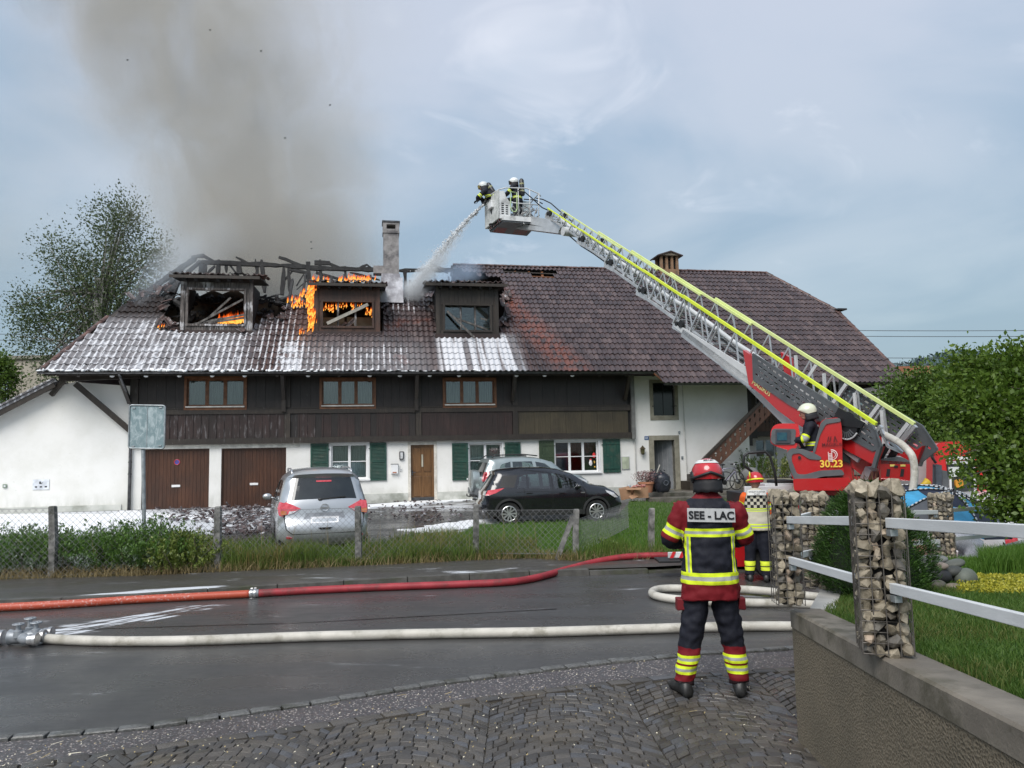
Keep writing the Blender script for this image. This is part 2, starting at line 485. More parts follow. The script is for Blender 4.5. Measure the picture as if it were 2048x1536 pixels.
drive_poly=verge_n+[(7,6.5),(7,-4),(-14,-4)]
drive=sheet('driveway',drive_poly,.0,M_JOINT,.4);tag(drive,'driveway of dark cobblestones laid in fan shaped arcs')
def cobble_m():
 m,t,b=newmat('cobble');p=t.pos()
 oi=t.new('ObjectInfo');at=t.new('Attribute');at.attribute_name='tone'
 k=(E(t.nt,oi.outputs['Random'])+E(t.nt,at.outputs['Fac'])).frac()
 c=t.mix(k.ss(0.,1.),(.052,.048,.045),(.115,.103,.09));c=t.mix(k.ss(.8,.85)*.6,c,(.07,.08,.1))
 c=t.mix(t.noise(p,60,4,.7).ss(.35,.7)*.5,c,(.045,.04,.034));c=t.mix(t.noise(p,1.4,3).ss(.5,.7)*.4,c,(.12,.095,.06))
 t.link(c,b.inputs['Base Color']);t.link(t.noise(p,3,3).ss(.3,.7)*.3+.24,b.inputs['Roughness'])
 t.link(t.bump(t.noise(p,70,4,.65),.5,.006),b.inputs['Normal']);return m
M_COB=cobble_m()
cob=[]
CW,G=1.15,.095
far_edge=[Vector(p)for p in verge_n]
def edge_y(x):
 for a,b in zip(far_edge,far_edge[1:]):
  if a.x<=x<=b.x:return a.y+(b.y-a.y)*(x-a.x)/(b.x-a.x)
 return 0
kc=0
for col in range(-6,5):
 cx=col*CW+.35
 for k in range(0,74):
  base=2.4+k*G
  cuts=[-.5];
  while cuts[-1]<.5:cuts.append(cuts[-1]+rnd.uniform(.070,.100)*(rnd.uniform(.5,1)if len(cuts)==1 else 1))
  if .5-cuts[-2]<.05:cuts=cuts[:-2]+[.5]
  cuts[-1]=.5
  for u0,u1 in zip(cuts,cuts[1:]):
   q=[]
   for(u,dk)in((u0,0),(u1,0),(u1,1),(u0,1)):
    x=cx+u*CW;y=base+dk*G+.40*math.cos(u*math.pi*.98)+(G*.5 if col%2 else 0)
    q.append((x,y))
   mx,my=sum(p[0]for p in q)/4,sum(p[1]for p in q)/4
   if my>edge_y(mx)-.17:continue
   if mx>3.0 or my<3.6:continue
   cob.append((mx,my,q))
bl=resample(verge_n,.2)
for a,b in zip(bl,bl[1:]):
 if not-6<a.x<3.4:continue
 d=(b-a);n=Vector((d.y,-d.x)).normalized()*.13
 q=[(a.x+n.x,a.y+n.y),(b.x+n.x,b.y+n.y),(b.x,b.y),(a.x,a.y)]
 cob.append(((a.x+b.x)/2+n.x/2,(a.y+b.y)/2+n.y/2,q))
def cob_geo(mx,my,q,o=(0,0,0)):
 z=gz(mx,my)+rnd.uniform(-.002,.002);j=lambda s=.006:rnd.uniform(-s,s);vs=[]
 q=[(mx+(x-mx)*.955+j(.0035),my+(y-my)*.87+j(.003))for x,y in q]
 q=[(x,y,gz(x,y))for x,y in q]
 for(k,h)in((1.,-.02),(.985,.010),(.86,.015)):
  for x,y,zz in q:vs.append((mx+(x-mx)*k-o[0],my+(y-my)*k-o[1],z+h+(j(.003)if h>0 else 0)-o[2]))
 return vs,[(0,1,5,4),(1,2,6,5),(2,3,7,6),(3,0,4,7),(4,5,9,8),(5,6,10,9),(6,7,11,10),(7,4,8,11),(8,9,10,11)]
def inview(mx,my):
 x,y=proj((mx,my,gz(mx,my)));return-20<x<1600 and y<1560
vis=[c for c in cob if inview(c[0],c[1])];hid=[c for c in cob if not inview(c[0],c[1])]
vis.sort(key=lambda c:c[1])
for c in vis[:300]:
 vs,fs=cob_geo(c[0],c[1],c[2],(c[0],c[1],0))
 MB().add(vs,fs).build('cobble',M_COB,drive,smooth=40,loc=(c[0],c[1],0))
m_=MB();tone=[]
for c in vis[300:]+hid:
 vs,fs=cob_geo(*c);m_.add(vs,fs);tone+=[rnd.random()]*len(vs)
o=m_.build('cobbles',M_COB,drive,smooth=40,kind='stuff')
a=o.data.attributes.new('tone','FLOAT','POINT');a.data.foreach_set('value',tone)
def litter(name,n,area,mats,L=(.02,.09),w=.0025,label=None,z=.03):
 V=[];F=[];mi=[]
 for i in range(n):
  x,y=area();a=rnd.uniform(0,3.14);l=rnd.uniform(*L);ww=w*rnd.uniform(.7,1.8);dx,dy=math.cos(a)*l/2,math.sin(a)*l/2
  zz=gz(x,y)+z;o=len(V)
  V+=[(x-dx+dy/l*ww,y-dy-dx/l*ww,zz),(x+dx+dy/l*ww,y+dy-dx/l*ww,zz+.004),(x+dx-dy/l*ww,y+dy+dx/l*ww,zz+.006),(x-dx-dy/l*ww,y-dy+dx/l*ww,zz+.002)]
  F.append((o,o+1,o+2,o+3));mi.append(rnd.randrange(len(mats)))
 ob=np_obj(name,V,F,mats,mi,kind='stuff');ob['label']=label or name;return ob
M_STRAW=mat('straw',(.35,.27,.13),.8);M_PETAL=mat('petal',(.6,.55,.42),.7)
def near_area():
 x=rnd.uniform(-3.5,2.2);return x,rnd.uniform(4.6,max(4.7,edge_y(x)+.45))
litter('straw_litter',60,near_area,[M_STRAW,M_STRAW,M_PETAL],label='bits of straw and petals scattered on the cobbles')
litter('petal_litter',420,near_area,[M_PETAL,M_STRAW],L=(.006,.016),w=.005,label='tiny pale petals on the cobbles')
# farmhouse materials
def plaster_mat():
 m,t,b=newmat('white_plaster');p=t.pos()
 c=t.mix(t.noise(p,1.2,5,.6).ss(.35,.7),(.80,.79,.76),(.73,.72,.68))
 c=t.mix(t.noise(p,9,4,.7).ss(.62,.75)*.35,c,(.45,.45,.38))
 x,y,z=t.xyz(p)
 d=t.noise(t.vscale(p,(1,1,.35)),2.2,5,.65);low=z.ss(1.15,.45)
 c=t.mix((low*d.ss(.35,.62))*.55,c,(.36,.37,.31))
 t.link(c,b.inputs['Base Color']);setin(b,'Roughness',.8)
 t.link(t.bump(t.noise(p,45,4,.7),.35,.01),b.inputs['Normal']);return m
M_PLA=plaster_mat()
def streaked(name,a,b_,foamk=0.,rough=.5,stain=(.02,.016,.014),k=.5):
 """weathered boards: vertical grain, soot, runs of dried foam"""
 m,t,b=newmat(name);p=t.pos()
 ob=t.new('ObjectInfo');r=E(t.nt,ob.outputs['Random'])
 g=t.noise(t.vscale(p,(9,9,.7)),2.4,5,.65)
 c=t.mix(g.ss(.3,.7),a,b_);c=t.mix(r*.5,c,tuple(x*.65 for x in a))
 c=t.mix(t.noise(p,1.1,4,.6).ss(.42,.62)*k,c,stain)
 if foamk:
  x,y,z=t.xyz(p)
  lr=x.ss(-4.2,-8.5)
  f=t.noise(t.vscale(p,(6,6,.9)),1.6,6,.72)
  lowb=z.ss(4.0,3.6);fm=(f+lr*.10*foamk*lowb).ss(.64,.76)*lr;c=t.mix(fm*.38,c,(.36,.35,.36))
 t.link(c,b.inputs['Base Color']);setin(b,'Roughness',rough)
 t.link(t.bump(g,.4,.008),b.inputs['Normal']);return m
M_CHAR=streaked('sooty_boards',(.020,.016,.015),(.036,.027,.024),.8)
M_CHAR2=streaked('dark_brown_boards',(.030,.017,.015),(.058,.032,.028),1.)
M_OLIVE=streaked('olive_brown_boards',(.06,.048,.028),(.095,.075,.045),.0,k=.35)
M_BEAM=streaked('old_beam',(.03,.023,.018),(.06,.047,.036),.5)
M_BURNT=mat('charcoal',(.008,.008,.009),.75,col2=(.035,.034,.034),scale=14,bump=1.,bscale=26)
M_ASHY=mat('ashen_wood',(.04,.036,.033),.8,col2=(.17,.16,.15),scale=9,bump=.9,bscale=30,stretch=(1,1,.3))
M_GARAGE=streaked('garage_boards',(.055,.022,.012),(.10,.042,.022),0.,.42,k=.3)
M_DOOR=streaked('oak_door',(.13,.062,.022),(.21,.11,.045),0.,.35,k=.25)
M_WBROWN=mat('window_brown',(.12,.045,.018),.45,col2=(.2,.085,.035),scale=6)
M_WWHITE=mat('white_paint',(.74,.74,.74),.35,col2=(.8,.8,.8))
M_SHUT=mat('green_shutter',(.014,.055,.042),.4,col2=(.022,.075,.055),scale=2,dirt=(.05,.08,.06),dscale=6)
M_SHUT2=mat('olive_shutter',(.03,.052,.026),.5,col2=(.045,.068,.035),scale=3)
M_STONE=mat('grey_stone_trim',(.20,.185,.14),.7,col2=(.30,.28,.22),scale=4,bump=.4,bscale=40)
M_CURT=mat('net_curtain',(.42,.45,.43),.9,col2=(.62,.65,.62),scale=7,stretch=(7,7,.2))
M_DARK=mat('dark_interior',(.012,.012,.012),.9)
M_ZINC=mat('dark_zinc',(.07,.072,.075),.35,.8,col2=(.14,.14,.145),scale=8)
M_MORT=mat('chimney_render',(.20,.19,.185),.8,col2=(.32,.305,.30),scale=5,bump=.5,bscale=30,dirt=(.09,.085,.09),dscale=1.5)
M_BRICKC=mat('chimney_brick',(.20,.11,.06),.8,col2=(.32,.2,.12),scale=8,dirt=(.07,.06,.05),dscale=4)
def glass_mat():
 m,t,b=newmat('glass');nt=t.nt;out=nt.nodes['Material Output']
 gl=t.new('BsdfGlossy');gl.inputs['Roughness'].default_value=.04;gl.inputs[0].default_value=(.9,.95,1,1)
 tr=t.new('BsdfTransparent');tr.inputs[0].default_value=(.82,.88,.86,1)
 fr=t.new('Fresnel');fr.inputs[0].default_value=1.5;mx=t.new('MixShader')
 t.link((E(nt,fr.outputs[0])*1.6+.02).clamp(),mx.inputs[0]);t.link(tr.outputs[0],mx.inputs[1]);t.link(gl.outputs[0],mx.inputs[2])
 t.link(mx.outputs[0],out.inputs[0]);return m
M_GLASS=glass_mat()
# farmhouse
house=thing('farmhouse','long white and timber farmhouse whose tiled roof is on fire','farmhouse',HO,PSI)
FZ=.42
def hx(px,py=900,v=0.):return H(px,py,v)[0]
def hzz(px,py,v=0.):return H(px,py,v)[1]
def rectH(px0,py0,px1,py1,v=0.):
 """photo rectangle -> local x0,x1,z0,z1 on the facade plane (v = depth behind the front)"""
 cx,cy=(px0+px1)/2,(py0+py1)/2
 return H(px0,cy,v)[0],H(px1,cy,v)[0],H(cx,py1,v)[1],H(cx,py0,v)[1]
def wall_holes(mb,x0,x1,z0,z1,holes,v=0.,depth=.25):
 xs=sorted({x0,x1,*[h[0]for h in holes],*[h[1]for h in holes]});zs=sorted({z0,z1,*[h[2]for h in holes],*[h[3]for h in holes]})
 xs=[x for x in xs if x0<=x<=x1];zs=[z for z in zs if z0<=z<=z1]
 for a,b in zip(xs,xs[1:]):
  for c,d in zip(zs,zs[1:]):
   mx,mz=(a+b)/2,(c+d)/2
   if any(h[0]<mx<h[1]and h[2]<mz<h[3]for h in holes):continue
   mb.add([(a,v,c),(b,v,c),(b,v,d),(a,v,d)],[(0,1,2,3)])
 for h in holes:
  a,b,c,d=h
  mb.add([(a,v,c),(b,v,c),(b,v,d),(a,v,d),(a,v+depth,c),(b,v+depth,c),(b,v+depth,d),(a,v+depth,d)],[(0,4,5,1),(1,5,6,2),(2,6,7,3),(3,7,4,0)])
 mb.add([(x0,v,z0),(x0,v,z1),(x0,v+depth,z1),(x0,v+depth,z0)],[(0,1,2,3)])
 mb.add([(x1,v,z0),(x1,v,z1),(x1,v+depth,z1),(x1,v+depth,z0)],[(3,2,1,0)])
 mb.add([(x0,v,z1),(x1,v,z1),(x1,v+depth,z1),(x0,v+depth,z1)],[(0,1,2,3)])
ZB=hzz(700,884)
XL,XT=hx(-220,940),hx(263,900)
XW=hx(1263,850);XE=hx(1497,850)
EAVE_V=-1.15
ZE=hzz(1000,743,EAVE_V)
VR=5.2;ZRG=hzz(1265,540,VR)
TAN=(ZRG-ZE)/(VR-EAVE_V);RA=math.atan(TAN);SR=math.sin(RA);CRR=math.cos(RA)
RN=(HN*-SR+Vector((0,0,CRR)))
RPT=fromH(0,EAVE_V,ZE)
SLOPE=(VR-EAVE_V)/CRR
def RP(px,py,off=0.):
 """photo pixel -> (x, s) on the roof slope: s metres up from the eave"""
 p=toH(on_plane(px,py,RPT+RN*off,RN));return p.x,(p.y-EAVE_V)/CRR+off*SR/CRR*0
def rp3(x,s,h=0.):
 return Vector((x,EAVE_V+s*CRR-h*SR,ZE+s*SR+h*CRR))
holes_g={}
g1=rectH(283,898,418,1021);g2=rectH(442,896,572,1019)
w1=rectH(662,888,735,958);w2=rectH(938,887,1004,955);w3=rectH(1110,882,1197,944)
d1=rectH(820,888,870,1001)
g1=(*g1[:2],FZ-.05,g1[3]);g2=(*g2[:2],FZ-.05,g2[3]);d1=(*d1[:2],FZ+.02,d1[3])
mb=MB()
XG0=hx(263,960);XG1=hx(1272,930)
wall_holes(mb,XG0,XG1,-.3,ZB+.06,[g1,g2,w1,w2,w3,d1],0.)
dR=rectH(1309,880,1350,985);wR=rectH(1306,766,1349,831)
dR=(*dR[:2],FZ+.18,dR[3])
wall_holes(mb,XG1+.002,XE,-.3,hzz(1400,752),[dR,wR],-.004)
mb.build('wall',M_PLA,house,label='white plastered front wall')
a_=[(XL,-.3)];
for px,py in((262,1010),(262,772),(150,764),(100,775),(0,828),(-220,944)):a_.append(H(px,py,.01)if py<1000 else(XG0-.003,-.3))
MB().prism(a_,lambda a,b:(a,.012,b),lambda a,b:(a,.35,b)).build('wall',M_PLA,house,label='blank white gable wall on the left')
x0,x1=hx(572,985),XG1
m_=MB();zc=hzz(700,989)
for a,b in((x0+.01,d1[0]-.08),(d1[1]+.08,x1)):m_.box(a,b,-.03,-.001,-.2,zc)
m_.build('plinth',mat('plinth',(.45,.46,.42),.8,col2=(.58,.58,.54),scale=2,bump=.3,dirt=(.3,.31,.27)),house)
MB().box(XL,XG0-.3,-.03,.01,-.2,hzz(100,1013)).build('plinth',mat('plinth',(.45,.46,.42),.8),house)
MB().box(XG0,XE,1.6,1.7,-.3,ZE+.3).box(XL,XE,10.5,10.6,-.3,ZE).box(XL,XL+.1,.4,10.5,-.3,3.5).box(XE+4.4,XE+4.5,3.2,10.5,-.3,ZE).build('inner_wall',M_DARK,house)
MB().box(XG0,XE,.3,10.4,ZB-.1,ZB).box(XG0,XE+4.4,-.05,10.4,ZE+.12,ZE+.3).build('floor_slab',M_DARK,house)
def board_row(name,x0,x1,z0,z1,w,v,m,par,tk=.025,jit=.006,mats=None,gap=.006):
 n=max(1,round((x1-x0)/w));w=(x1-x0)/n
 for i in range(n):
  a=x0+i*w;d=rnd.uniform(-jit,jit)
  MB().box(a+gap/2,a+w-gap/2,v+d,v+d+tk,z0+rnd.uniform(-.004,.004),z1).build(name,(mats[i%len(mats)]if mats else m),par)
for g in(g1,g2):
 x0,x1,z0,z1=g
 dr=MB().box(x0-.02,x0+.05,.06,.14,z0,z1).box(x1-.05,x1+.02,.06,.14,z0,z1).box(x0,x1,.061,.139,z1-.05,z1+.01).box(x0,x1,.13,.15,z0,z1).build('garage_door',M_GARAGE,house)
 board_row('plank',x0+.055,x1-.055,z0+.03,z1-.055,.125,.09,M_GARAGE,dr,.03,.003)
 cx=(x0+x1)/2
 MB().box(cx-.14,cx+.14,.065,.088,.95+FZ*.5,1.03+FZ*.5).build('handle',M_WWHITE,dr,bevel=.006)
cx=(g1[0]+g1[1])/2
rs=MB().cyl((cx+.02,.080,2.02),(cx+.02,.088,2.02),.1,20).build('no_parking_sign',mat('sign_blue',(.05,.08,.35),.4),house);tag(rs,'small round blue no parking sign on left garage door')
MB().tube([(cx+.02+.088*math.cos(a),.078,2.02+.088*math.sin(a))for a in[i*math.pi/12 for i in range(24)]],.014,6,closed=True).bar((cx-.04,.078,2.08),(cx+.08,.078,1.96),.02,.004).build('red_ring',mat('sign_red',(.55,.05,.06),.4),rs)
MB().box(XG0+.02,hx(600,890),-.03,-.004,hzz(400,897),ZB+.02).build('lintel',mat('cream_lintel',(.66,.64,.58),.7),house)
def window(px0,py0,px1,py1,cols=2,rows=2,sill=True,m=M_WWHITE,curtain=True,v=0.,rect=None,rowf=.5,fw=.055,surround=True,name='window',mull=.09):
 x0,x1,z0,z1=rect or rectH(px0,py0,px1,py1,v)
 y=v+.09;mb=MB()
 mb.box(x0,x0+fw,y,y+.06,z0,z1).box(x1-fw,x1,y,y+.06,z0,z1).box(x0+fw,x1-fw,y+.001,y+.059,z0,z0+fw).box(x0+fw,x1-fw,y+.001,y+.059,z1-fw,z1)
 cw=(x1-x0-2*fw)/cols
 for i in range(1,cols):mb.box(x0+fw+i*cw-mull/2,x0+fw+i*cw+mull/2,y-.004,y+.056,z0+fw,z1-fw)
 if rows>1:
  zz=z0+fw+(z1-z0-2*fw)*rowf
  for i in range(cols):mb.box(x0+fw+i*cw+mull/2*(i>0),x0+fw+(i+1)*cw-mull/2*(i<cols-1),y+.012,y+.05,zz-.014,zz+.014)
 if surround:
  s=.07
  mb.box(x0-s,x0,v-.012,v+.05,z0-s,z1+s).box(x1,x1+s,v-.012,v+.05,z0-s,z1+s).box(x0,x1,v-.011,v+.05,z1,z1+s)
 w=mb.build(name,m,house)
 for i in range(cols):
  a=x0+fw+i*cw;MB().box(a,a+cw,y+.028,y+.032,z0+fw,z1-fw).build('pane',M_GLASS,w)
 if sill:MB().box(x0-.1,x1+.1,v-.08,v+.09,z0-.07,z0-.005).build('sill',M_WWHITE if m is M_WWHITE else mat('grey_sill',(.5,.49,.46),.6),w,bevel=.008)
 if curtain:
  for i in range(cols):
   a=x0+fw+i*cw;b_=a+cw;V=[];n=28
   for k in range(n+1):
    xx=a+(b_-a)*k/n;yy=y+.14+.02*math.sin(k*1.9)+.01*math.sin(k*4.1)
    V+=[(xx,yy,z0),(xx,yy,z1)]
   MB().add(V,[(2*k,2*k+2,2*k+3,2*k+1)for k in range(n)]).build('curtain',M_CURT if m is M_WWHITE else mat('dim_curtain',(.15,.15,.13),.9,col2=(.30,.30,.27),scale=7,stretch=(7,7,.2)),w,smooth=True)
 return w,(x0,x1,z0,z1)
def shutter(win,x0,x1,z0,z1,v=0.,louvre=True,m=M_SHUT,lab=None):
 mb=MB();f=.06;y0,y1=v-.055,v-.02
 mb.box(x0,x0+f,y0,y1,z0,z1).box(x1-f,x1,y0,y1,z0,z1)
 for zz in(z0,(z0+z1)/2-.02,z1-.07):mb.box(x0+f,x1-f,y0+.001,y1-.001,zz,zz+.07)
 if louvre:
  z=z0+.09
  while z<z1-.1:
   mb.add([(x0+f,y0+.004,z),(x1-f,y0+.004,z),(x1-f,y1-.002,z+.04),(x0+f,y1-.002,z+.04)],[(0,1,2,3)]);z+=.05
  mb.box(x0+f,x1-f,y1-.003,y1+.004,z0+.05,z1-.05)
 else:
  n=5;w=(x1-x0-.02)/n
  for i in range(n):mb.box(x0+.01+i*w+.003,x0+.01+(i+1)*w-.003,y0+.008,y1-.004,z0+.01,z1-.01)
  mb.box(x0+.02,x1-.02,y0-.012,y0+.007,z1-.2,z1-.14).box(x0+.02,x1-.02,y0-.012,y0+.007,z0+.14,z0+.2)
 mb.box(x1 if x1<(win[0]+win[1])/2 else x0-.05,x1+.05 if x1<(win[0]+win[1])/2 else x0,v-.05,v-.03,z1-.22,z1-.19)
 s=mb.build('shutter',m,house)
 if lab:s['label']=lab
W1,r1=window(0,0,0,0,rect=w1)
for a,b in((621,657),(740,773)):q=rectH(a,893,b,958);shutter(r1,q[0],q[1],r1[2]-.08,r1[3]+.03)
W2,r2=window(0,0,0,0,rect=w2)
for a,b in((904,936),(1010,1041)):q=rectH(a,887,b,955);shutter(r2,q[0],q[1],r2[2]-.08,r2[3]+.03)
W3,r3=window(0,0,0,0,rect=w3,cols=3,curtain=False)
q=rectH(1078,882,1108,944);shutter(r3,q[0],q[1],r3[2]-.03,r3[3]+.04,louvre=False,m=M_SHUT2,lab='olive green boarded shutter')
q=rectH(1205.6,880,1240,944);shutter(r3,q[0],q[1],r3[2]-.05,r3[3]+.05,louvre=False,lab='dark green boarded shutter')
x0,x1,z0,z1=r3;cw=(x1-x0)/3
MB().box(x0+.05,x0+cw-.03,.2,.21,z0,z1).build('blind',mat('blue_blind',(.05,.055,.11),.8),W3)
mb=MB();n=20
V=[]
for k in range(n+1):
 xx=x0+cw+(2*cw-.06)*k/n;V+=[(xx,.24+.02*math.sin(k*2.),(z0+z1)/2+.16-.05*math.sin(k)),(xx,.24+.02*math.sin(k*2.),z1)]
MB().add(V,[(2*k,2*k+2,2*k+3,2*k+1)for k in range(n)]).build('red_valance',mat('red_cloth',(.12,.012,.014),.8),W3)
xs=x1-cw*.5
MB().ell((xs,.115,z0+.32),.065,.008,.1).ell((xs,.113,z0+.43),.04,.008,.05).build('sticker',mat('sticker_white',(.8,.76,.76),.6),W3)
MB().ell((xs,.111,z0+.455),.04,.009,.03).ell((xs+.14,.112,z0+.62),.06,.006,.1).build('sticker',mat('sticker_red',(.6,.03,.03),.6),W3)
MB().ell((xs+.15,.112,z0+.36),.03,.006,.05).ell((xs+.16,.112,z0+.18),.03,.006,.03).build('sticker',mat('sticker_gold',(.6,.35,.05),.6),W3)
x0,x1,z0,z1=d1
dr=MB().box(x0+.03,x1-.03,.1,.15,z0+.02,z1-.03).build('door',M_DOOR,house)
f=.1;zm=z0+(z1-z0)*.46
for i in(0,1):
 a=x0+.03+f+i*((x1-x0-.06-f)/2);b=a+(x1-x0-.06-3*f)/2+.0
 MB().box(a,b,.075,.1,zm+.1,z1-.14).build('panel',M_DOOR,dr,bevel=.015)
 MB().box(a,b,.075,.1,z0+.16,zm-.06).build('panel',M_DOOR,dr,bevel=.015)
MB().box((x0+x1)/2-.03,(x0+x1)/2+.03,.06,.074,zm+.28,z1-.38).build('light_pane',mat('door_glass',(.4,.38,.3),.3),dr)
MB().box(x0+.06,x0+.11,.05,.1,zm-.02,zm+.16).tube([(x0+.085,.05,zm+.09),(x0+.085,.02,zm+.09),(x0+.2,.02,zm+.085)],.012).build('handle',M_ZINC,dr)
MB().box(x0+.03,x1-.03,.088,.1,z0+.02,z0+.13).build('kick_plate',M_ZINC,dr)
MB().box(x0-.07,x0+.03,-.02,.14,z0-.1,z1+.07).box(x1-.03,x1+.07,-.02,.14,z0-.1,z1+.07).box(x0+.03,x1-.03,-.019,.14,z1-.03,z1+.07).box(x0-.2,x1+.2,-.35,.1,z0-.25,z0).build('door_frame',mat('door_trim',(.55,.52,.46),.7),house)
x0,x1,z0,z1=dR;zt=z1+.18;s=.2
fr=MB().box(x0-s,x0,-.03,.2,z0-.05,zt).box(x1,x1+s,-.03,.2,z0-.05,zt).box(x0,x1,-.029,.2,z1,zt-.001).build('stone_door_frame',M_STONE,house)
lf=MB().add([(x1-.02,.2,z0),(x0+.25,.75,z0),(x0+.25,.75,z1),(x1-.02,.2,z1),(x1-.02,.24,z0),(x0+.27,.79,z0),(x0+.27,.79,z1),(x1-.02,.24,z1)],[(0,1,2,3),(7,6,5,4),(0,3,7,4),(1,5,6,2),(3,2,6,7)]).build('door',mat('grey_door',(.16,.17,.18),.5,col2=(.22,.23,.24),scale=3),house,label='grey door leaf standing open')
for t_ in(.25,.5,.75):
 p=Vector((x1-.02,.2,0)).lerp(Vector((x0+.25,.75,0)),t_);MB().box(p.x-.008,p.x+.008,p.y-.012,p.y+.002,z0+.1,z1-.1).build('moulding',mat('grey_door2',(.3,.31,.32),.5),lf)
MB().box(x0-.1,x1+.2,-.05,.9,z0-.2,z0+.0).build('doorstep',M_STONE,house)
x0,x1,z0,z1=wR;s=.14
MB().box(x0-s,x0,-.03,.2,z0-.18,z1+.12).box(x1,x1+s,-.03,.2,z0-.18,z1+.12).box(x0,x1,-.029,.2,z0-.18,z0).box(x0,x1,-.029,.2,z1,z1+.12).build('stone_window_frame',M_STONE,house)
w_=MB().box(x0,x1,.1,.13,z0,z1).build('window',mat('green_black_pane',(.008,.014,.012),.12),house,label='dark window with closed green shutters')
MB().box((x0+x1)/2-.01,(x0+x1)/2+.01,.092,.1,z0,z1).box(x0-.06,x0+.04,-.06,-.031,z0+.35,z0+.38).box(x1-.04,x1+.06,-.06,-.031,z0+.35,z0+.38).build('hinge',M_DARK,w_)
m_=MB();xa=hx(1361.5,900)
m_.cyl((xa+.2,-.06,FZ+.2),(hx(1358,780)+.12,-.06,hzz(1360,768)),.018,8)
m_.build('cable_pipe',mat('pale_pipe',(.5,.49,.46),.5),house)
MB().cyl((XG1-.02,-.05,FZ-.1),(XG1-.03,-.05,ZB),.022,8).build('cable_pipe',mat('pale_pipe',(.5,.49,.46),.5),house)
x0=hx(1259,810);x1=hx(1266,810)
MB().box(x0,x1,-.22,.02,ZB-.05,ZE+.1).build('post',mat('grey_post',(.13,.13,.125),.7,col2=(.2,.2,.19),scale=5),house)
# timber storey
V0=-.12
XTE=x0-.01
zr0,zr1=hzz(700,826,V0),hzz(700,817,V0)
zb1=hzz(700,873,V0)
zt=ZE+.1
tw=[rectH(374,758,489,812,V0),rectH(644,760,747,810,V0),rectH(890,760,988,808,V0)]
posts=[hx(p,820,V0)for p in(268,575,837,1030)]
wall_m=MB();wall_holes(wall_m,XT,XTE,ZB+.02,zt,tw,V0+.03,.2);wall_m.build('timber_wall',M_DARK,house)
MB().box(XT,XTE,V0-.06,V0+.025,ZB-.01,zb1).build('sill_beam',M_BEAM,house)
MB().box(XT,XTE,V0-.05,V0+.02,zr0,zr1).build('rail',M_BEAM,house)
MB().box(XT,XTE,V0-.03,V0+.02,zr1+.01,zr1+.06).build('rail',M_BEAM,house)
for i,p in enumerate(posts):
 w=.2 if i else .26
 MB().box(p-w/2,p+w/2,V0-.055,V0+.026,zb1+.001,zr0-.001).build('post',M_BEAM if i else M_CHAR,house)
 MB().box(p-w/2,p+w/2,V0-.055,V0+.026,zr1+.061,zt).build('post',M_BEAM,house)
ends=posts[1:]+[XTE]
for i,(a,b)in enumerate(zip(posts,ends)):
 mm=[M_CHAR2,M_CHAR2,M_CHAR2,M_OLIVE][i]
 wd=[.25,.27,.26,.58][i]
 board_row('plank',a+.11,b-.11,zb1+.002,zr0-.002,wd,V0-.0,mm,house,.025,.008,mats=([M_CHAR,M_CHAR2,M_CHAR2,M_CHAR,M_CHAR2]if i==1 else None))
 n=max(1,round((b-a-.22)/wd));w_=(b-a-.22)/n
 if i<3:
  mb=MB()
  for k in range(1,n):xx=a+.11+k*w_;mb.box(xx-.025,xx+.025,V0-.022,V0-.009,zb1+.01,zr0-.01)
  mb.build('cover_strips',mm,house)
 x=a+.11
 hol=[h for h in tw if h[0]>a and h[1]<b]
 segs=[(a+.11,b-.11)]if not hol else[(a+.11,hol[0][0]-.07),(hol[0][1]+.07,b-.11)]
 for s0,s1 in segs:board_row('plank',s0,s1,zr1+.065,zt,.3 if i<3 else .5,V0,M_CHAR,house,.025,.006)
 for h in hol:
  for z_0,z_1 in((h[3]+.06,zt),(zr1+.065,h[2]-.12)):
   if z_1-z_0>.04:MB().box(h[0]-.06,h[1]+.06,V0,V0+.024,z_0,z_1).build('plank',M_CHAR,house)
for h in tw:
 w_,q=window(0,0,0,0,rect=h,cols=3,rows=1,m=M_WBROWN,v=V0-.04,sill=False,fw=.05,surround=False,name='timber_window',mull=.12)
 x0,x1,z0,z1=q;s=.085
 MB().box(x0-s,x0,V0-.06,V0+.05,z0-.14,z1+s).box(x1,x1+s,V0-.06,V0+.05,z0-.14,z1+s).box(x0,x1,V0-.059,V0+.05,z1,z1+s).box(x0,x1,V0-.059,V0+.05,z0-.14,z0-.06).build('casing',M_WBROWN,w_)
 MB().box(x0-.02,x1+.02,V0-.12,V0+.02,z0-.055,z0-.01).build('sill',mat('grey_sill',(.5,.49,.46),.6),w_)
for px in(567,833):
 xx=hx(px,800,V0-.2);zz=hzz(px,800,V0-.2)-.2
 MB().box(xx-.07,xx+.07,V0-.16,V0-.06,zr1-.1,ZE+.2).build('bracket_post',M_BEAM,house)
 MB().bar((xx,V0-.12,zr1+.35),(xx,EAVE_V+.25,ZE+.02),.12,.12).build('strut',M_BEAM,house)
for px in(1026,1252):
 xx=hx(px,800,V0-.2);MB().bar((xx,V0-.08,zr1+.25),(xx,EAVE_V+.25,ZE+.02),.12,.12).build('strut',M_BEAM,house)
a=H(120,757,-.3);b=H(268,752,-.3)
MB().bar((a[0],-.3,a[1]),(b[0]+.2,-.3,b[1]+.02),.2,.2).build('purlin',M_BEAM,house)
a=H(152,768,-.25);b=H(262,862,-.05)
MB().bar((a[0],-.3,a[1]),(b[0],-.08,b[1]),.17,.17,up=(0,1,0)).build('strut',M_BEAM,house)
a=H(128,760,-.3);b=H(104,790,-.02)
MB().bar((a[0],-.3,a[1]),(b[0],-.06,b[1]),.14,.14,up=(0,1,0)).build('strut',M_BEAM,house)
a=H(245,760,-.6);b=H(260,806,-.1)
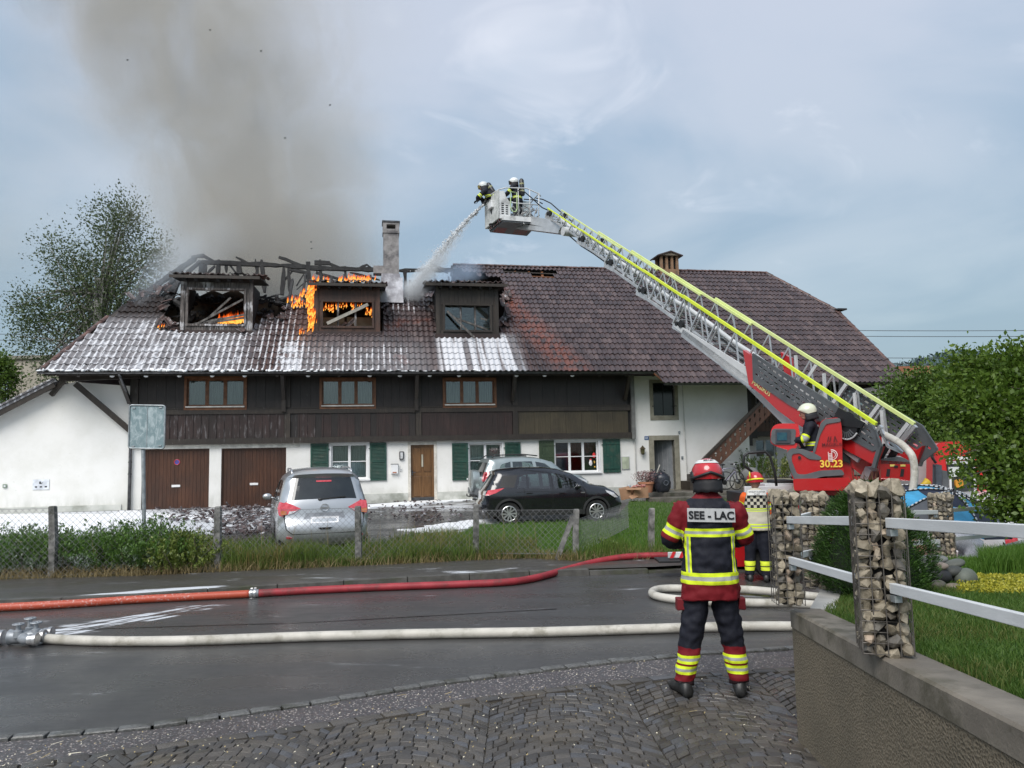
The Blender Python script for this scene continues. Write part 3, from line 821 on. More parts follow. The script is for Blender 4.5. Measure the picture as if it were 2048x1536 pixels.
MB().bar((a[0],-.8,a[1]),(b[0],-.14,b[1]),.12,.12,up=(1,0,0)).build('strut',M_BEAM,house)
# roof: deck, tiles
LC=RP(80,743);LH1=RP(214,636);LHT=RP(384,514)
RK=RP(1672,621);RRT=RP(1530,544);RC=RP(1816,764);RS=RP(1306,743);RS2=RP(1332,765)
S2=RP(1560,765)[1]
lslope=(LHT[0]-LC[0])/(LHT[1]-LC[1])
full=[(LC[0],0),(RS[0],0),(RS2[0],S2),(RC[0],S2),(RK[0],RK[1]),(RRT[0],SLOPE),(LHT[0],SLOPE)]
burn=[RP(x,y)for x,y in((226,628),(262,600),(300,588),(330,575),(330,560),(300,540),(360,470),(640,430),(900,470),(908,532),(948,545),(996,556),(1013,580),(1012,600),(1000,668),(878,668),(872,600),(866,560),(830,560),(806,598),(768,586),(764,664),(634,660),(626,612),(580,610),(572,640),(522,640),(508,664),(362,662),(352,650),(322,655),(330,640),(326,600),(322,585))]
burn=[RP(x,y)for x,y in((238,618),(300,590),(326,590),(326,640),(322,655),(352,652),(362,660),(508,662),(522,638),(572,640),(580,608),(626,610),(634,660),(764,662),(768,586),(806,600),(830,566),(866,566),(872,600),(880,668),(1000,668),(1012,600),(1013,580),(996,558),(948,548),(908,534),(900,470),(640,430),(360,470),(200,560))]
hole2=[RP(x,y)for x,y in((1008,536),(1108,541),(1112,558),(1066,560),(1060,548),(1010,546))]
TW,TG=.205,.385
u0=full[0][0]
def tile_mesh():
 w=TW;xs=[k*TW/.222 for k in(0,.03,.06,.09,.125,.155,.185,.222)];hs=[.044,.052,.036,.008,.0,.003,.022,.044]
 L_=TG+.05;mb=MB();n=len(xs)
 for(y,lift)in((0,.044),(L_,.002)):
  for x,h in zip(xs,hs):mb.v.append((x-w/2,y,h+lift))
 for x,h in zip(xs,hs):mb.v.append((x-w/2,0,h+.044-.032))
 for i in range(n-1):mb.face((i,i+1,n+i+1,n+i));mb.face((2*n+i,2*n+i+1,i+1,i))
 return mb
def tile_mat():
 m,t,b=newmat('roof_tile');p=t.pos()
 q=t.new('VectorMath');q.operation='SUBTRACT';t.link(p,q.inputs[0]);q.inputs[1].default_value=HO
 def dot(v):
  n=t.new('VectorMath');n.operation='DOT_PRODUCT';t.link(q.outputs[0],n.inputs[0]);n.inputs[1].default_value=v;return E(t.nt,n.outputs['Value'])
 x=dot(HE);z=dot(Vector((0,0,1)));s=(z-ZE)*(1/SR)
 cell=t.comb(((x-u0)/TW)._m('FLOOR',(x-u0)/TW),(s/TG)._m('FLOOR',s/TG),0.)
 r=t.white(cell);r=(r+t.noise(p,1.1,3)*.5-.25).clamp()
 c=t.mix(r,(.052,.037,.038),(.098,.068,.066));c=t.mix(r.gt(.9)*.5,c,(.13,.095,.09))
 c=t.mix(t.noise(p,2.2,4,.6).ss(.45,.7)*.4,c,(.03,.026,.026))
 xr=RP(1052,650)[0];rr=(x+s*.35-xr-1.3).abs().ss(1.0,.15)*t.noise(t.vscale(p,(3,3,.8)),1.5,3).ss(.38,.55)*s.ss(7.2,5.8)
 ro=rr.max(t.noise(p,.9,4,.6).ss(.6,.7)*x.ss(RP(1050,700)[0],RP(900,700)[0])*.7)
 c=t.mix(ro*.65,c,(.22,.075,.05))
 burn_=t.noise(p,1.4,4,.6)
 sb=(s-RP(300,640)[1]).ss(-.4,.6)*x.ss(RP(560,640)[0],RP(300,640)[0])
 c=t.mix(sb,c,(.028,.02,.018))
 def X(px):return RP(px,700)[0]
 st=t.noise(t.comb(x*4.5,s*.35,0.),1.3,4,.6);bl=t.noise(t.comb(x,s,0.),2.6,6,.7);fine=t.noise(t.comb(x*3,s*2,0.),5,3,.6)
 low=s.ss(3.1,2.55)
 k1=(x.ss(X(540),X(430))*(1-sb)*.34)
 k2=x.ss(X(430),X(540))*x.ss(X(640),X(560))*.28+x.ss(X(540),X(600))*x.ss(X(860),X(800))*s.ss(2.9,1.2)*.25
 k3=x.ss(X(868),X(884))*x.ss(X(1046),X(1030))*s.ss(2.75,2.3)
 k4=x.ss(X(760),X(775))*x.ss(X(900),X(850))*s.ss(3.2,4.6)*.25
 ridge_=((x-u0)/TW*1.0).frac();stripe=(ridge_-.45).abs().ss(.5,.2)*.16
 f=bl*.55+st*.3+fine*.25
 fm=(f+k1+k2+k4-stripe).ss(.72,.86)
 big=t.noise(t.comb(x*3.2,s*.12,0.),1.0,2,.5).ss(.43,.5)
 k3m=k3*(.25+big*.75)*(bl+.35).ss(.5,.7)
 fa=fm.max(k3m)
 patina=((k1*2.0).min(1.)*.72).max(x.ss(X(540),X(620))*x.ss(X(900),X(820))*s.ss(3.,.8)*.38)
 c=t.mix(patina,c,(.36,.36,.375));c=t.mix(fa*.85,c,(.66,.67,.70))
 t.link(c,b.inputs['Base Color']);t.link(fa*.4+.30,b.inputs['Roughness'])
 t.link(t.bump(t.noise(p,60,3),.3,.004),b.inputs['Normal']);return m
M_TILE=tile_mat()
tm=tile_mesh()
cells=[]
nrow0=int(math.floor(S2/TG))
for r_ in range(nrow0,int(SLOPE/TG)+1):
 s=r_*TG
 for i in range(-2,int((RC[0]-u0)/TW)+3):
  x=u0+(i+.5)*TW;cs=s+TG*.5
  if not inpoly(x,min(max(cs,S2+.01),SLOPE-.01),full):continue
  if inpoly(x,cs+rnd.uniform(-.12,.12),burn)or inpoly(x,cs,hole2):continue
  if 7<r_<12 and rnd.random()<.0:continue
  cells.append((x,s))
cells.sort(key=lambda c:c[1])
base_rot=Matrix((Vector((1,0,0)),Vector((0,CRR,SR)),Vector((0,-SR,CRR)))).transposed().to_4x4()
def tile_M(x,s):
 jt=rnd.uniform(-.012,.012);M=base_rot.copy();M.translation=rp3(x+rnd.uniform(-.003,.003),s-.02,.0)
 k=.02
 if(x<hx(560)and rnd.random()<.25)or rnd.random()<.03:k=.07
 return M@Matrix.Rotation(rnd.uniform(-k,k),4,'Z')@Matrix.Rotation(rnd.uniform(-k*.5,k*.8),4,'X')
near_cells=sorted(cells,key=lambda c:(fromH(*rp3(c[0],c[1]))-EYE).length)[:300];ns=set(near_cells)
tme=tm.mesh('roof_tile',M_TILE,50)
for c in near_cells:inst('roof_tile',tme,house,M=tile_M(*c))
big=MB()
for c in cells:
 if c not in ns:big.merge(tm,tile_M(*c))
big.build('roof_tiles',M_TILE,house,smooth=50,kind='stuff')
def deck(name,poly,h,m,thick=.03,par=None):
 MB().prism(poly,lambda a,b:rp3(a,b,h),lambda a,b:rp3(a,b,h-thick)).build(name,m,par or house)
def pts(*L):return[RP(x,y)for x,y in L]
dp=[(LC[0],.02)]+[(RS[0],.02),(RS2[0],S2+.02),(RC[0],S2+.02),RK,(RRT[0],SLOPE-.03),(RP(1120,540)[0],SLOPE-.03)]+pts((1112,560),(1012,556),(1013,580),(1012,600),(1000,668),(880,668),(872,600),(866,566),(830,566),(806,600),(768,586),(764,662),(634,660),(626,610),(580,608),(572,640),(522,638),(508,662),(362,660),(352,652),(322,655),(326,640),(326,592),(300,590),(240,618),(214,636))
deck('roof_deck',dp,-.012,M_BEAM)
deck('ridge_board',[(RP(905,532)[0],SLOPE-.32),(RP(1115,540)[0],SLOPE-.3),(RP(1115,540)[0],SLOPE-.03),(RP(905,532)[0],SLOPE-.03)],-.012,M_BURNT)
for py in(546,553):
 a=RP(1000,py-3);b=RP(1112,py+2);MB().bar(rp3(*a,.0),rp3(*b,.0),.05,.05).build('batten',M_BEAM if py<550 else M_WBROWN,house)
for px in(1030,1058,1084):
 a=RP(px,540);b=RP(px+3,562);MB().bar(rp3(*a,-.1),rp3(*b,-.1),.1,.12).build('rafter',M_WBROWN,house)
def back(x,s):p=rp3(x,s);return Vector((p.x,2*VR-p.y,p.z))
M_BACKT=mat('back_tiles',(.05,.035,.033),.5,col2=(.08,.055,.05),scale=12)
mb=MB()
K=rp3(RK[0],RK[1]);T=rp3(RRT[0],SLOPE-.02);C_=rp3(RC[0],S2);
kb,cb=back(*RK),back(RC[0],S2)
mb.add([C_,cb,kb,K],[(0,1,2,3)]);mb.add([K,kb,T],[(0,1,2)])
L0=back(RP(905,532)[0],0.);L1=back(RP(905,532)[0],SLOPE-.02)
mb.add([L0,cb,kb,T,L1],[(0,1,2,3,4)])
mb.build('back_slope',M_BACKT,house)
lh=rp3(*LH1);lc=rp3(LC[0],0);lhb,lcb=back(*LH1),back(LC[0],0)
MB().add([lc,lcb,lhb,lh],[(0,1,2,3)]).build('hip_slope',M_BACKT,house)
bx0=LH1[0];MB().add([back(LC[0],0),back(bx0,LH1[1]),back(RP(905,640)[0],2.6),back(RP(905,640)[0],0)],[(0,1,2,3)]).build('back_slope',M_BURNT,house)
def cap_mesh():
 mb=MB();n=6;rr=.105;rg=[]
 for(y,k)in((0,1.06),(.10,1.0),(.40,.9)):
  rg.append([(rr*k*math.cos(math.pi*i/n),y,rr*.75*k*math.sin(math.pi*i/n)-.01)for i in range(n+1)])
 for r_ in rg:mb.v+=r_
 for j in range(2):
  for i in range(n):mb.face((j*(n+1)+i,j*(n+1)+i+1,(j+1)*(n+1)+i+1,(j+1)*(n+1)+i))
 mb.v+=[(x*.86,y,z*.86-.01)for x,y,z in rg[0]]
 for i in range(n):mb.face((i,3*(n+1)+i,3*(n+1)+i+1,i+1))
 return mb.mesh('ridge_tile',M_RIDGE,50)
M_RIDGE=mat('ridge_tile',(.07,.04,.035),.5,col2=(.15,.08,.065),scale=3,dirt=(.035,.03,.03),dscale=2)
capm=cap_mesh()
def cap_row(a,b,up=(0,0,1),jit=.0):
 a=Vector(a);b=Vector(b);n=max(1,round((b-a).length/.37));d=(b-a)/n
 for i in range(n):
  y=d.normalized();x=y.cross(Vector(up)).normalized();z=x.cross(y)
  M=Matrix((x,y,z)).transposed().to_4x4();M.translation=a+d*i+Vector((0,0,.03+rnd.uniform(-.01,.01)))
  inst('ridge_tile',capm,house,M=M@Matrix.Rotation(rnd.uniform(-.03,.03)+jit,4,'Z'))
cap_row(rp3(RP(906,532)[0],SLOPE),rp3(RRT[0],SLOPE));cap_row(rp3(*RK),rp3(RRT[0],SLOPE));cap_row(rp3(RC[0],S2),rp3(*RK))
cap_row(rp3(LC[0],0),rp3(*LH1));
a=Vector(rp3(*RK));MB().box(a.x-.1,a.x+.35,a.y-.3,a.y+.2,a.z-.02,a.z+.05).build('verge_board',M_BURNT,house)
m_=MB();m_.box(LC[0]+.1,RS[0],EAVE_V+.06,EAVE_V+.1,ZE-.13,ZE-.02);m_.build('fascia',M_BEAM,house)
x=LC[0]+1.1
while x<RS[0]+.1:
 MB().bar((x,EAVE_V+.12,ZE-.13),(x,.3,ZE-.13+(.3-EAVE_V-.12)*TAN*.9),.09,.11).build('rafter_tail',M_BEAM,house);x+=1.05
def soffit(x0,x1,s0,zt_,v1=.2):
 a0,a1=rp3(x0,s0+.05,-.05),rp3(x1,s0+.05,-.05);k=(v1-a0.y)/CRR
 b0,b1=rp3(x0,s0+.05+k,-.05),rp3(x1,s0+.05+k,-.05)
 MB().add([a0,a1,b1,b0],[(0,1,2,3)]).build('soffit_board',M_CHAR,house)
soffit(LC[0]+.2,RS[0],0,0);soffit(RS2[0],RC[0],S2,0,2.6)
def gutter(x0,x1,s,z_off=-.02,m=M_ZINC):
 a=rp3(x0,s);mb=MB();n=6;r_=.075
 for x in(x0,x1):
  for i in range(n+1):
   t_=math.pi+math.pi*i/n;mb.v.append((x,a.y-.05+r_*math.cos(t_),a.z+z_off+r_*math.sin(t_)))
  for i in range(n+1):
   t_=math.pi+math.pi*(n-i)/n;mb.v.append((x,a.y-.05+.9*r_*math.cos(t_),a.z+z_off+.9*r_*math.sin(t_)))
 k=2*(n+1)
 for i in range(k):mb.face((i,(i+1)%k,k+(i+1)%k,k+i))
 g_=mb.build('gutter',m,house,smooth=40)
 return a
gutter(LC[0]-.05,RS[0],0);a2=gutter(RS2[0]-.1,RC[0]+.05,S2)
MB().prism([(RS[0]-.02,0),(RS2[0],S2),(RS2[0],S2+.9),(RS[0]-.02,.5)],lambda a,b:rp3(a,b,-.02),lambda a,b:rp3(a,b,-.06)).build('verge_board',M_WBROWN,house)
p0=H(238,746,EAVE_V-.05);p1=H(262,802,-.1);p2=H(265,1016,-.1)
MB().tube([(p0[0],EAVE_V-.05,p0[1]-.03),(p0[0]+.05,EAVE_V+.05,p0[1]-.2),(p1[0]-.05,-.3,p1[1]+.2),(p1[0],-.12,p1[1]),(p1[0]+.02,-.1,p1[1]-.3),(p1[0]+.02,-.1,FZ-.05)],.05,10).build('downpipe',M_ZINC,house,smooth=True)
for z in(1.2,1.6):MB().cyl((p1[0]+.02,-.1,FZ+z),(p1[0]+.02,-.1,FZ+z+.05),.062,10).build('pipe_bracket',M_ZINC,house)
p0=rp3(RP(1755,762)[0],S2)
MB().tube([p0+Vector((0,-.05,-.1)),p0+Vector((0,-.03,-.35)),p0+Vector((-.25,.4,-.62)),p0+Vector((-.9,1.6,-.95)),p0+Vector((-1.2,2.6,-1.05))],.05,10).build('downpipe',M_ZINC,house,smooth=True)
mb=MB();x=LC[0]
while x<RP(960,742)[0]:
 k=1-sstep(RP(420,742)[0],RP(960,742)[0],x)*.8
 if rnd.random()<.35+.6*k:
  mb.ell(rp3(x,-.02+rnd.uniform(-.05,.06),.05),rnd.uniform(.03,.12),rnd.uniform(.03,.07),rnd.uniform(.015,.045)*(.5+k),6,4)
 x+=rnd.uniform(.04,.16)
for xx in[LC[0]+1.1+1.05*i for i in range(0,17)]:
 if rnd.random()<.8:mb.ell((xx,EAVE_V+.1,ZE-.14),.08,.05,.05,6,4)
o=mb.build('foam_lumps',M_FOAM,house,smooth=True,kind='stuff')
# right hand recessed part: windows, gallery and stair
vr=3.3
xr0=XE;xr1=hx(1700,850,vr)
q=[rectH(a,768,b,818,vr)for a,b in((1512,1534),(1541,1592),(1640,1690))];q2=[rectH(1512,878,1552,915,vr)]
mb=MB();wall_holes(mb,xr0-1,xr1,-.3,ZE+.2,q+q2,vr);mb.build('wall',M_PLA,house,label='recessed white wall behind the fire engine')
mb=MB().box(XE-.25,XE,.0,vr,-.3,ZE+.3).build('wall',M_PLA,house,label='white return wall')
MB().box(XE-.02,XE+.15,.0,.35,ZB-.4,hzz(1500,760)).build('post',M_CHAR,house)
for i,r_ in enumerate(q+q2):
 window(0,0,0,0,rect=r_,cols=1 if i==0 else 2,rows=1,v=vr,sill=False,curtain=(i in(1,2)),surround=True)
vg=1.9
a=H(1500,818,vg);b=H(1600,818,vg);zl=hzz(1550,862,vg)
MB().box(a[0]+.05,xr1,vg-.05,vg+.08,a[1]-.1,a[1]).build('gallery_rail',M_WBROWN,house)
M_GAL=streaked('gallery_boards',(.075,.033,.02),(.13,.058,.034),0.,k=.3)
MB().box(a[0]+.05,xr1,vg-.04,vg+.07,a[1]-.34,a[1]-.22).build('gallery_rail',M_GAL,house)
x=a[0]+.08;i=0
while x<a[0]+3.3:
 w=.19;zt_,zb_=a[1]-.1,zl-.02;n=.035 if i%1==0 else 0
 MB().prism([(x,zb_),(x+w,zb_),(x+w,zb_+.3),(x+w-n,zb_+.42),(x+w,zb_+.54),(x+w,zt_),(x,zt_),(x,zb_+.54),(x+n,zb_+.42),(x,zb_+.3)],lambda p,r:(p,vg,r),lambda p,r:(p,vg+.03,r)).build('gallery_board',M_GAL,house)
 x+=w+.006;i+=1
MB().box(a[0],xr1,vg,vr,zl-.2,zl).build('gallery_floor',M_BEAM,house)
MB().box(a[0]+.03,a[0]+.25,vg-.07,vg+.15,zl-.3,a[1]+1.6).build('post',M_BEAM,house)
vs_=-1.05
A=H(1396,929,vs_);B=H(1508,817,vs_);D=H(1449,941,vs_);C2=H(1508,882,vs_)
A=(A[0],A[1]);slope_=(B[1]-A[1])/(B[0]-A[0])
st=MB().bar((A[0],vs_,A[1]),(B[0]+.9,vs_,B[1]+.9*slope_),.1,.09).build('stair',M_BEAM,house,label='brown wooden outside stair')
hgt=.78;x=A[0]+.12;i=0
while x<B[0]+.8:
 w=.2;z0_=A[1]+(x-A[0])*slope_;z1_=A[1]+(x+w-A[0])*slope_
 h0=hgt;n=.04
 def zz(xx,d):return A[1]+(xx-A[0])*slope_-.04-d
 P_=[(x,zz(x,h0)),(x+w,zz(x+w,h0)),(x+w,zz(x+w,h0-.12)),(x+w-n,zz(x+w-n,h0-.2)),(x+w,zz(x+w,h0-.28)),(x+w,zz(x+w,.34)),(x+w-n,zz(x+w-n,.26)),(x+w-n*1.2,zz(x+w,.2)),(x+w,zz(x+w,.16)),(x+w,zz(x+w,0)),(x,zz(x,0)),(x,zz(x,.16)),(x+n*1.2,zz(x,.2)),(x+n,zz(x+n,.26)),(x,zz(x,.34)),(x,zz(x,h0-.28)),(x+n,zz(x+n,h0-.2)),(x,zz(x,h0-.12))]
 MB().prism(P_,lambda p,r:(p,vs_,r),lambda p,r:(p,vs_+.03,r)).build('board',M_GAL,st)
 x+=w+.008;i+=1
k=0;x=A[0]+.35;z=A[1]-hgt-.0
n_st=11
for k in range(n_st):
 xx=A[0]+.1+k*.26;zt_=A[1]+(xx+.26-A[0])*slope_-.62
 if zt_>FZ:MB().box(xx,xx+.3,vs_+.05,-.02,zt_-.04,zt_).build('step',M_BEAM,st)
x0=hx(1292,985);x1=hx(1500,985,-1.5)
M_SLAB=mat('stone_slab',(.10,.09,.075),.35,col2=(.17,.155,.13),scale=3,bump=.4,bscale=25,dirt=(.05,.05,.035),dscale=1)
MB().box(x0,x1+1.2,-2.1,-.02,-.1,FZ+.17).build('landing',M_SLAB,house,bevel=.02)
MB().box(x0-.8,x1+1.,-2.8,-2.11,-.1,FZ+.03).build('step',M_SLAB,house,bevel=.02)
MB().box(hx(1372,970,-.6),hx(1392,970,-.6),-1.,-.1,FZ+.17,FZ+.5).build('step',M_BEAM,house)
MB().box(hx(1385,970,-.6),hx(1405,970,-.6),-1.,-.1,FZ+.5,FZ+.75).build('step',M_BEAM,house)
# small annex roof verge at far left
mb=MB();a=H(108,768,-.35);b=H(-230,941,-.35)
MB().bar((a[0],-.3,a[1]),(b[0],-.3,b[1]),.1,.2,up=(0,0,1)).build('verge_board',M_BEAM,house)
MB().bar((a[0]+.05,-.12,a[1]+.12),(b[0],-.12,b[1]+.12),.5,.06).bar((a[0]+.05,3.,a[1]+.12),(b[0],3.,b[1]+.12),6.,.05).build('annex_roof',M_TILE,house)
n=26
for i in range(n):
 t0=i/n;p=Vector((a[0],-.32,a[1]+.19)).lerp(Vector((b[0],-.32,b[1]+.19)),t0);d_=(Vector((b[0],0,b[1]))-Vector((a[0],0,a[1]))).normalized()
 MB().bar(p,p+d_*.44+Vector((0,0,.02)),.26,.03).build('verge_tile',M_TILE,house)
 # dormers, charred roof timbers, chimneys
def dormer(front,opening,roofr,bottom_v,par,lab,boards=True,mfront=M_BEAM,casing=M_BEAM,tiles_m=None,deep=2.2,foam=0.):
 v=bottom_v;x0,x1,z0,z1=rectH(*front,v);a,b,c,d=rectH(*opening,v);r0,r1,rz0,rz1=rectH(*roofr,v)
 mb=MB();wall_holes(mb,x0,x1,z0+.12,z1,[(a,b,c,d)],v+.04,.12)
 D=mb.build('dormer',mfront,par,label=lab)
 n=max(4,round((x1-x0)/.17));w=(x1-x0)/n
 for i in range(n):
  xa,xb=x0+i*w,x0+(i+1)*w;dd=rnd.uniform(0,.012)
  if xb>a and xa<b:
   if boards:MB().box(xa+.003,xb-.003,v+.012+dd,v+.039,d+.02,z1+rnd.uniform(-.03,0)).build('board',mfront,D)
   MB().box(xa+.003,xb-.003,v+.012+dd,v+.039,z0+.16,c-.02).build('board',mfront,D)
  else:MB().box(xa+.003,xb-.003,v+.012+dd,v+.039,z0+.16,z1).build('board',mfront,D)
 s=.075
 MB().box(a-s,a,v-.03,v+.08,c-s,d+s).box(b,b+s,v-.03,v+.08,c-s,d+s).box(a,b,v-.029,v+.08,d,d+s).box(a,b,v-.029,v+.08,c-s,c).build('casing',casing,D)
 MB().box(x0-.06,x1+.06,v-.05,v+.05,z0-.02,z0+.15).build('base_board',M_CHAR2,D)
 MB().box(x0-.02,x0+.12,v-.02,v+.1,z0+.15,z1).build('corner_post',mfront,D);MB().box(x1-.12,x1+.02,v-.02,v+.1,z0+.15,z1).build('corner_post',mfront,D)
 for xx in(x0+.02,x1-.05):
  MB().prism([(v+.05,z0),(v+.05,z1),(v+deep,z1+.1),(v+deep,max(z0,z1-.1)),(v+.9*(z1-z0),z1-.5)],lambda p,q:(xx,p,q),lambda p,q:(xx+.03,p,q)).build('cheek',M_BURNT,D)
 MB().bar(((r0+r1)/2,v-.32,rz0+.08),((r0+r1)/2,v+deep,rz0+.08+deep*.12),r1-r0,.045).build('dormer_roof',M_BURNT if tiles_m is None else tiles_m,D)
 MB().box(r0,r1,v-.36,v-.33,rz0+.0,rz0+.11).build('fascia',M_BEAM,D)
 x=x0+.15
 while x<x1:MB().box(x-.05,x+.05,v-.28,v+.1,rz0-.06,rz0+.05).build('rafter_end',M_BURNT,D);x+=.38
 mb=MB();x=r0
 while x<r1:
  for k in range(4):
   if rnd.random()<.85:
    y=v-.3+k*.32;p=Vector((x+.1,y,rz0+.15+(y-v)*.12+rnd.uniform(0,.05)));mb.merge(tm,Matrix.Translation(p)@Matrix.Rotation(R(7)+rnd.uniform(-.2,.25),4,'X')@Matrix.Rotation(rnd.uniform(-.25,.25),4,'Z')@Matrix.Rotation(rnd.uniform(-.15,.15),4,'Y'))
  x+=TW
 mb.build('roof_tiles',tiles_m or M_BROKEN,D,smooth=50,kind='stuff')
 return D,(a,b,c,d,v,x0,x1,z0,z1,rz1)
def ash_tile():
 m,t,b=newmat('burnt_tiles');p=t.pos()
 c=t.mix(t.noise(p,3,4,.7).ss(.35,.6),(.02,.018,.018),(.085,.05,.045));c=t.mix(t.noise(p,5.5,4,.7).ss(.56,.68)*.8,c,(.5,.5,.52))
 t.link(c,b.inputs['Base Color']);setin(b,'Roughness',.6);return m
M_BROKEN=ash_tile()
M_FOAMW=streaked('foamed_wood',(.05,.045,.043),(.15,.14,.14),0.);
def foamwood():
 m,t,b=newmat('foam_washed_wood');p=t.pos()
 g=t.noise(t.vscale(p,(7,7,.8)),2.5,5,.7)
 c=t.mix(g.ss(.35,.6),(.035,.03,.028),(.14,.12,.11));c=t.mix((g*.5+t.noise(p,2.5,4)*.5).ss(.5,.62)*.8,c,(.6,.6,.62))
 t.link(c,b.inputs['Base Color']);setin(b,'Roughness',.7);t.link(t.bump(g,.5,.01),b.inputs['Normal']);return m
M_FW=foamwood()
M_REDW=streaked('scorched_red_boards',(.045,.022,.014),(.12,.055,.035),0.,k=.5)
vD=[(RP(433,668)[1]*CRR+EAVE_V),(RP(694,671)[1]*CRR+EAVE_V),(RP(932,677)[1]*CRR+EAVE_V)]
D1,q1=dormer((362,564,504,669),(376,580,488,648),(343,550,522,561),vD[0],house,'leftmost dormer, burnt out and washed with foam',False,M_FW,M_FW)
D2,q2_=dormer((629,574,759,671),(646,604,744,652),(618,560,772,576),vD[1],house,'middle dormer with flames on its roof',True,M_REDW,M_REDW)
D3,q3=dormer((873,574,996,676),(890,611,980,660),(850,562,1012,576),vD[2],house,'rightmost dormer with broken panes',True,M_BEAM,M_BEAM)
def op(q,fx,fz,dv=.0):return Vector((q[0]+(q[1]-q[0])*fx,q[4]+dv,q[2]+(q[3]-q[2])*fz))
for(q,L,m_)in((q1,[((.1,0),(.97,.75)),((.0,.02),(1,.3)),((.2,0),(.75,.8)),((.35,.05),(1,.22)),((.05,.02),(.6,.2))],M_ASHY),(q3,[((.0,.95),(.75,.1)),((.0,.7),(1.,.25)),((.05,.9),(.95,.45)),((.1,.3),(1,.35)),((.0,.15),(1,.12)),((.2,.55),(.95,.05)),((.3,.6),(1.,.42))],M_ASHY)):
 for(p,r_)in L:MB().bar(op(q,*p,.1+rnd.random()*.3),op(q,*r_,.1+rnd.random()*.3),.05,.07).build('fallen_batten',m_,{id(q1):D1,id(q3):D3}[id(q)])
MB().bar(op(q3,.05,.75,-.06),op(q3,.62,-.35,-.3),.04,.08).build('fallen_batten',M_ASHY,D3)
MB().bar(op(q2_,.08,.1,.02),op(q2_,.92,.92,.02),.04,.12).build('fallen_plank',mat('bare_plank',(.32,.30,.26),.7),D2)
for fx in(.3,.66):MB().bar(op(q2_,fx,0,.15),op(q2_,fx,1,.15),.07,.07).build('window_post',M_FW,D2)
MB().box(q2_[0]-.05,q2_[0]+.75,q2_[4]+.9,q2_[4]+.95,q2_[2]-.3,q2_[2]+.48).box(q2_[1]-.95,q2_[1]+.1,q2_[4]+.9,q2_[4]+.95,q2_[2]-.3,q2_[2]+.5).build('inner_panel',mat('scorched_plaster',(.2,.165,.11),.8,col2=(.3,.26,.19),scale=3),D2)
for fx in(.36,.68):MB().bar(op(q3,fx,0,.15),op(q3,fx,1,.15),.06,.06).build('window_post',M_FW,D3)
MB().box(q3[0],q3[1],q3[4]+.2,q3[4]+.205,q3[2],q3[3]).build('pane',M_GLASS,D3)
M_PART=mat('scorched_partition',(.05,.038,.028),.85,col2=(.13,.105,.075),scale=1.5,dirt=(.015,.013,.012),dscale=1.6)
vP=3.0
top=[(318,600),(345,596),(360,606),(385,584),(400,592),(425,580),(445,588),(470,578),(490,590),(505,612),(520,597),(545,603),(560,596),(575,600),(600,588),(625,590),(660,598),(700,600),(740,596),(770,590),(800,600),(830,588),(850,596),(872,588),(905,580)]
P_=[H(318,668,vP),]+[H(a,b,vP)for a,b in top]+[H(905,668,vP)]
P_[0]=(P_[0][0],ZE);P_[-1]=(P_[-1][0],ZE)
MB().prism(P_,lambda a,b:(a,vP,b),lambda a,b:(a,vP+.12,b)).build('partition',M_PART,house)
mb=MB()
for i in range(420):
 px=rnd.uniform(322,880);py=rnd.uniform(588,606)if i%2 else rnd.uniform(598,640)
 v=vP-rnd.uniform(-.1,.5);x,z=H(px,py,v)
 if z>rp3(0,(v-EAVE_V)/CRR).z-.05:z=rp3(0,(v-EAVE_V)/CRR).z-.1
 a=rnd.uniform(0,6.28);
 if i%3:mb.bar((x,v,z),(x+rnd.uniform(-.5,.5),v+rnd.uniform(-.2,.2),z+rnd.uniform(-.2,.22)),rnd.uniform(.03,.1),rnd.uniform(.02,.08),w2=.02)
 else:mb.ell((x,v,z),rnd.uniform(.1,.28),.15,rnd.uniform(.05,.14),6,4,Matrix.Rotation(a,3,'Y'))
mb.build('charred_debris',M_BURNT,house,kind='stuff')
mb=MB()
for i in range(150):
 k=rnd.randrange(len(burn)-1);a,b=burn[k],burn[(k+1)]
 t_=rnd.random();x=a[0]+(b[0]-a[0])*t_;s=a[1]+(b[1]-a[1])*t_
 if s>5.6 or s<.5:continue
 p=rp3(x+rnd.uniform(-.2,.2),s+rnd.uniform(-.3,.15),rnd.uniform(.02,.12))
 M=base_rot.copy();M.translation=p;mb.merge(tm,M@Matrix.Rotation(rnd.uniform(-1,1),4,'Z')@Matrix.Rotation(rnd.uniform(-.5,.5),4,'X')@Matrix.Rotation(rnd.uniform(-.4,.4),4,'Y'))
mb.build('loose_tiles',M_BROKEN,house,smooth=50,kind='stuff')
def rz(px,py,v=VR):x,z=H(px,py,v);return Vector((x,v,z))
def char_bar(p,q,w,h,name='charred_rafter',k=5):
 p=Vector(p);q=Vector(q);mb=MB();n=max(2,int((q-p).length/.25));d=(q-p).normalized()
 a=d.cross(Vector((0,1,.01))).normalized();b=a.cross(d);rg=[]
 for i in range(n+1):
  c=p.lerp(q,i/n)+a*rnd.uniform(-.012,.012);ww=w/2*rnd.uniform(.72,1.08)*(.45 if i in(0,n)and rnd.random()<.5 else 1);hh=h/2*rnd.uniform(.75,1.05)
  rg.append([c+a*sa*ww+b*sb*hh for sa,sb in((-1,-1),(1,-1),(1,1),(-1,1))])
 mb.rings(rg);return mb.build(name,M_BURNT,house)
def slp(px,py,h=-.1):x,s=RP(px,py);return rp3(x,s,h)
for(a,b,w)in(((216,634),(389,513),.2),((238,640),(352,552),.12),((303,640),(360,553),.15),((330,620),(362,548),.13),((322,590),(398,520),.12)):
 char_bar(slp(*a),slp(*b),w,.2)
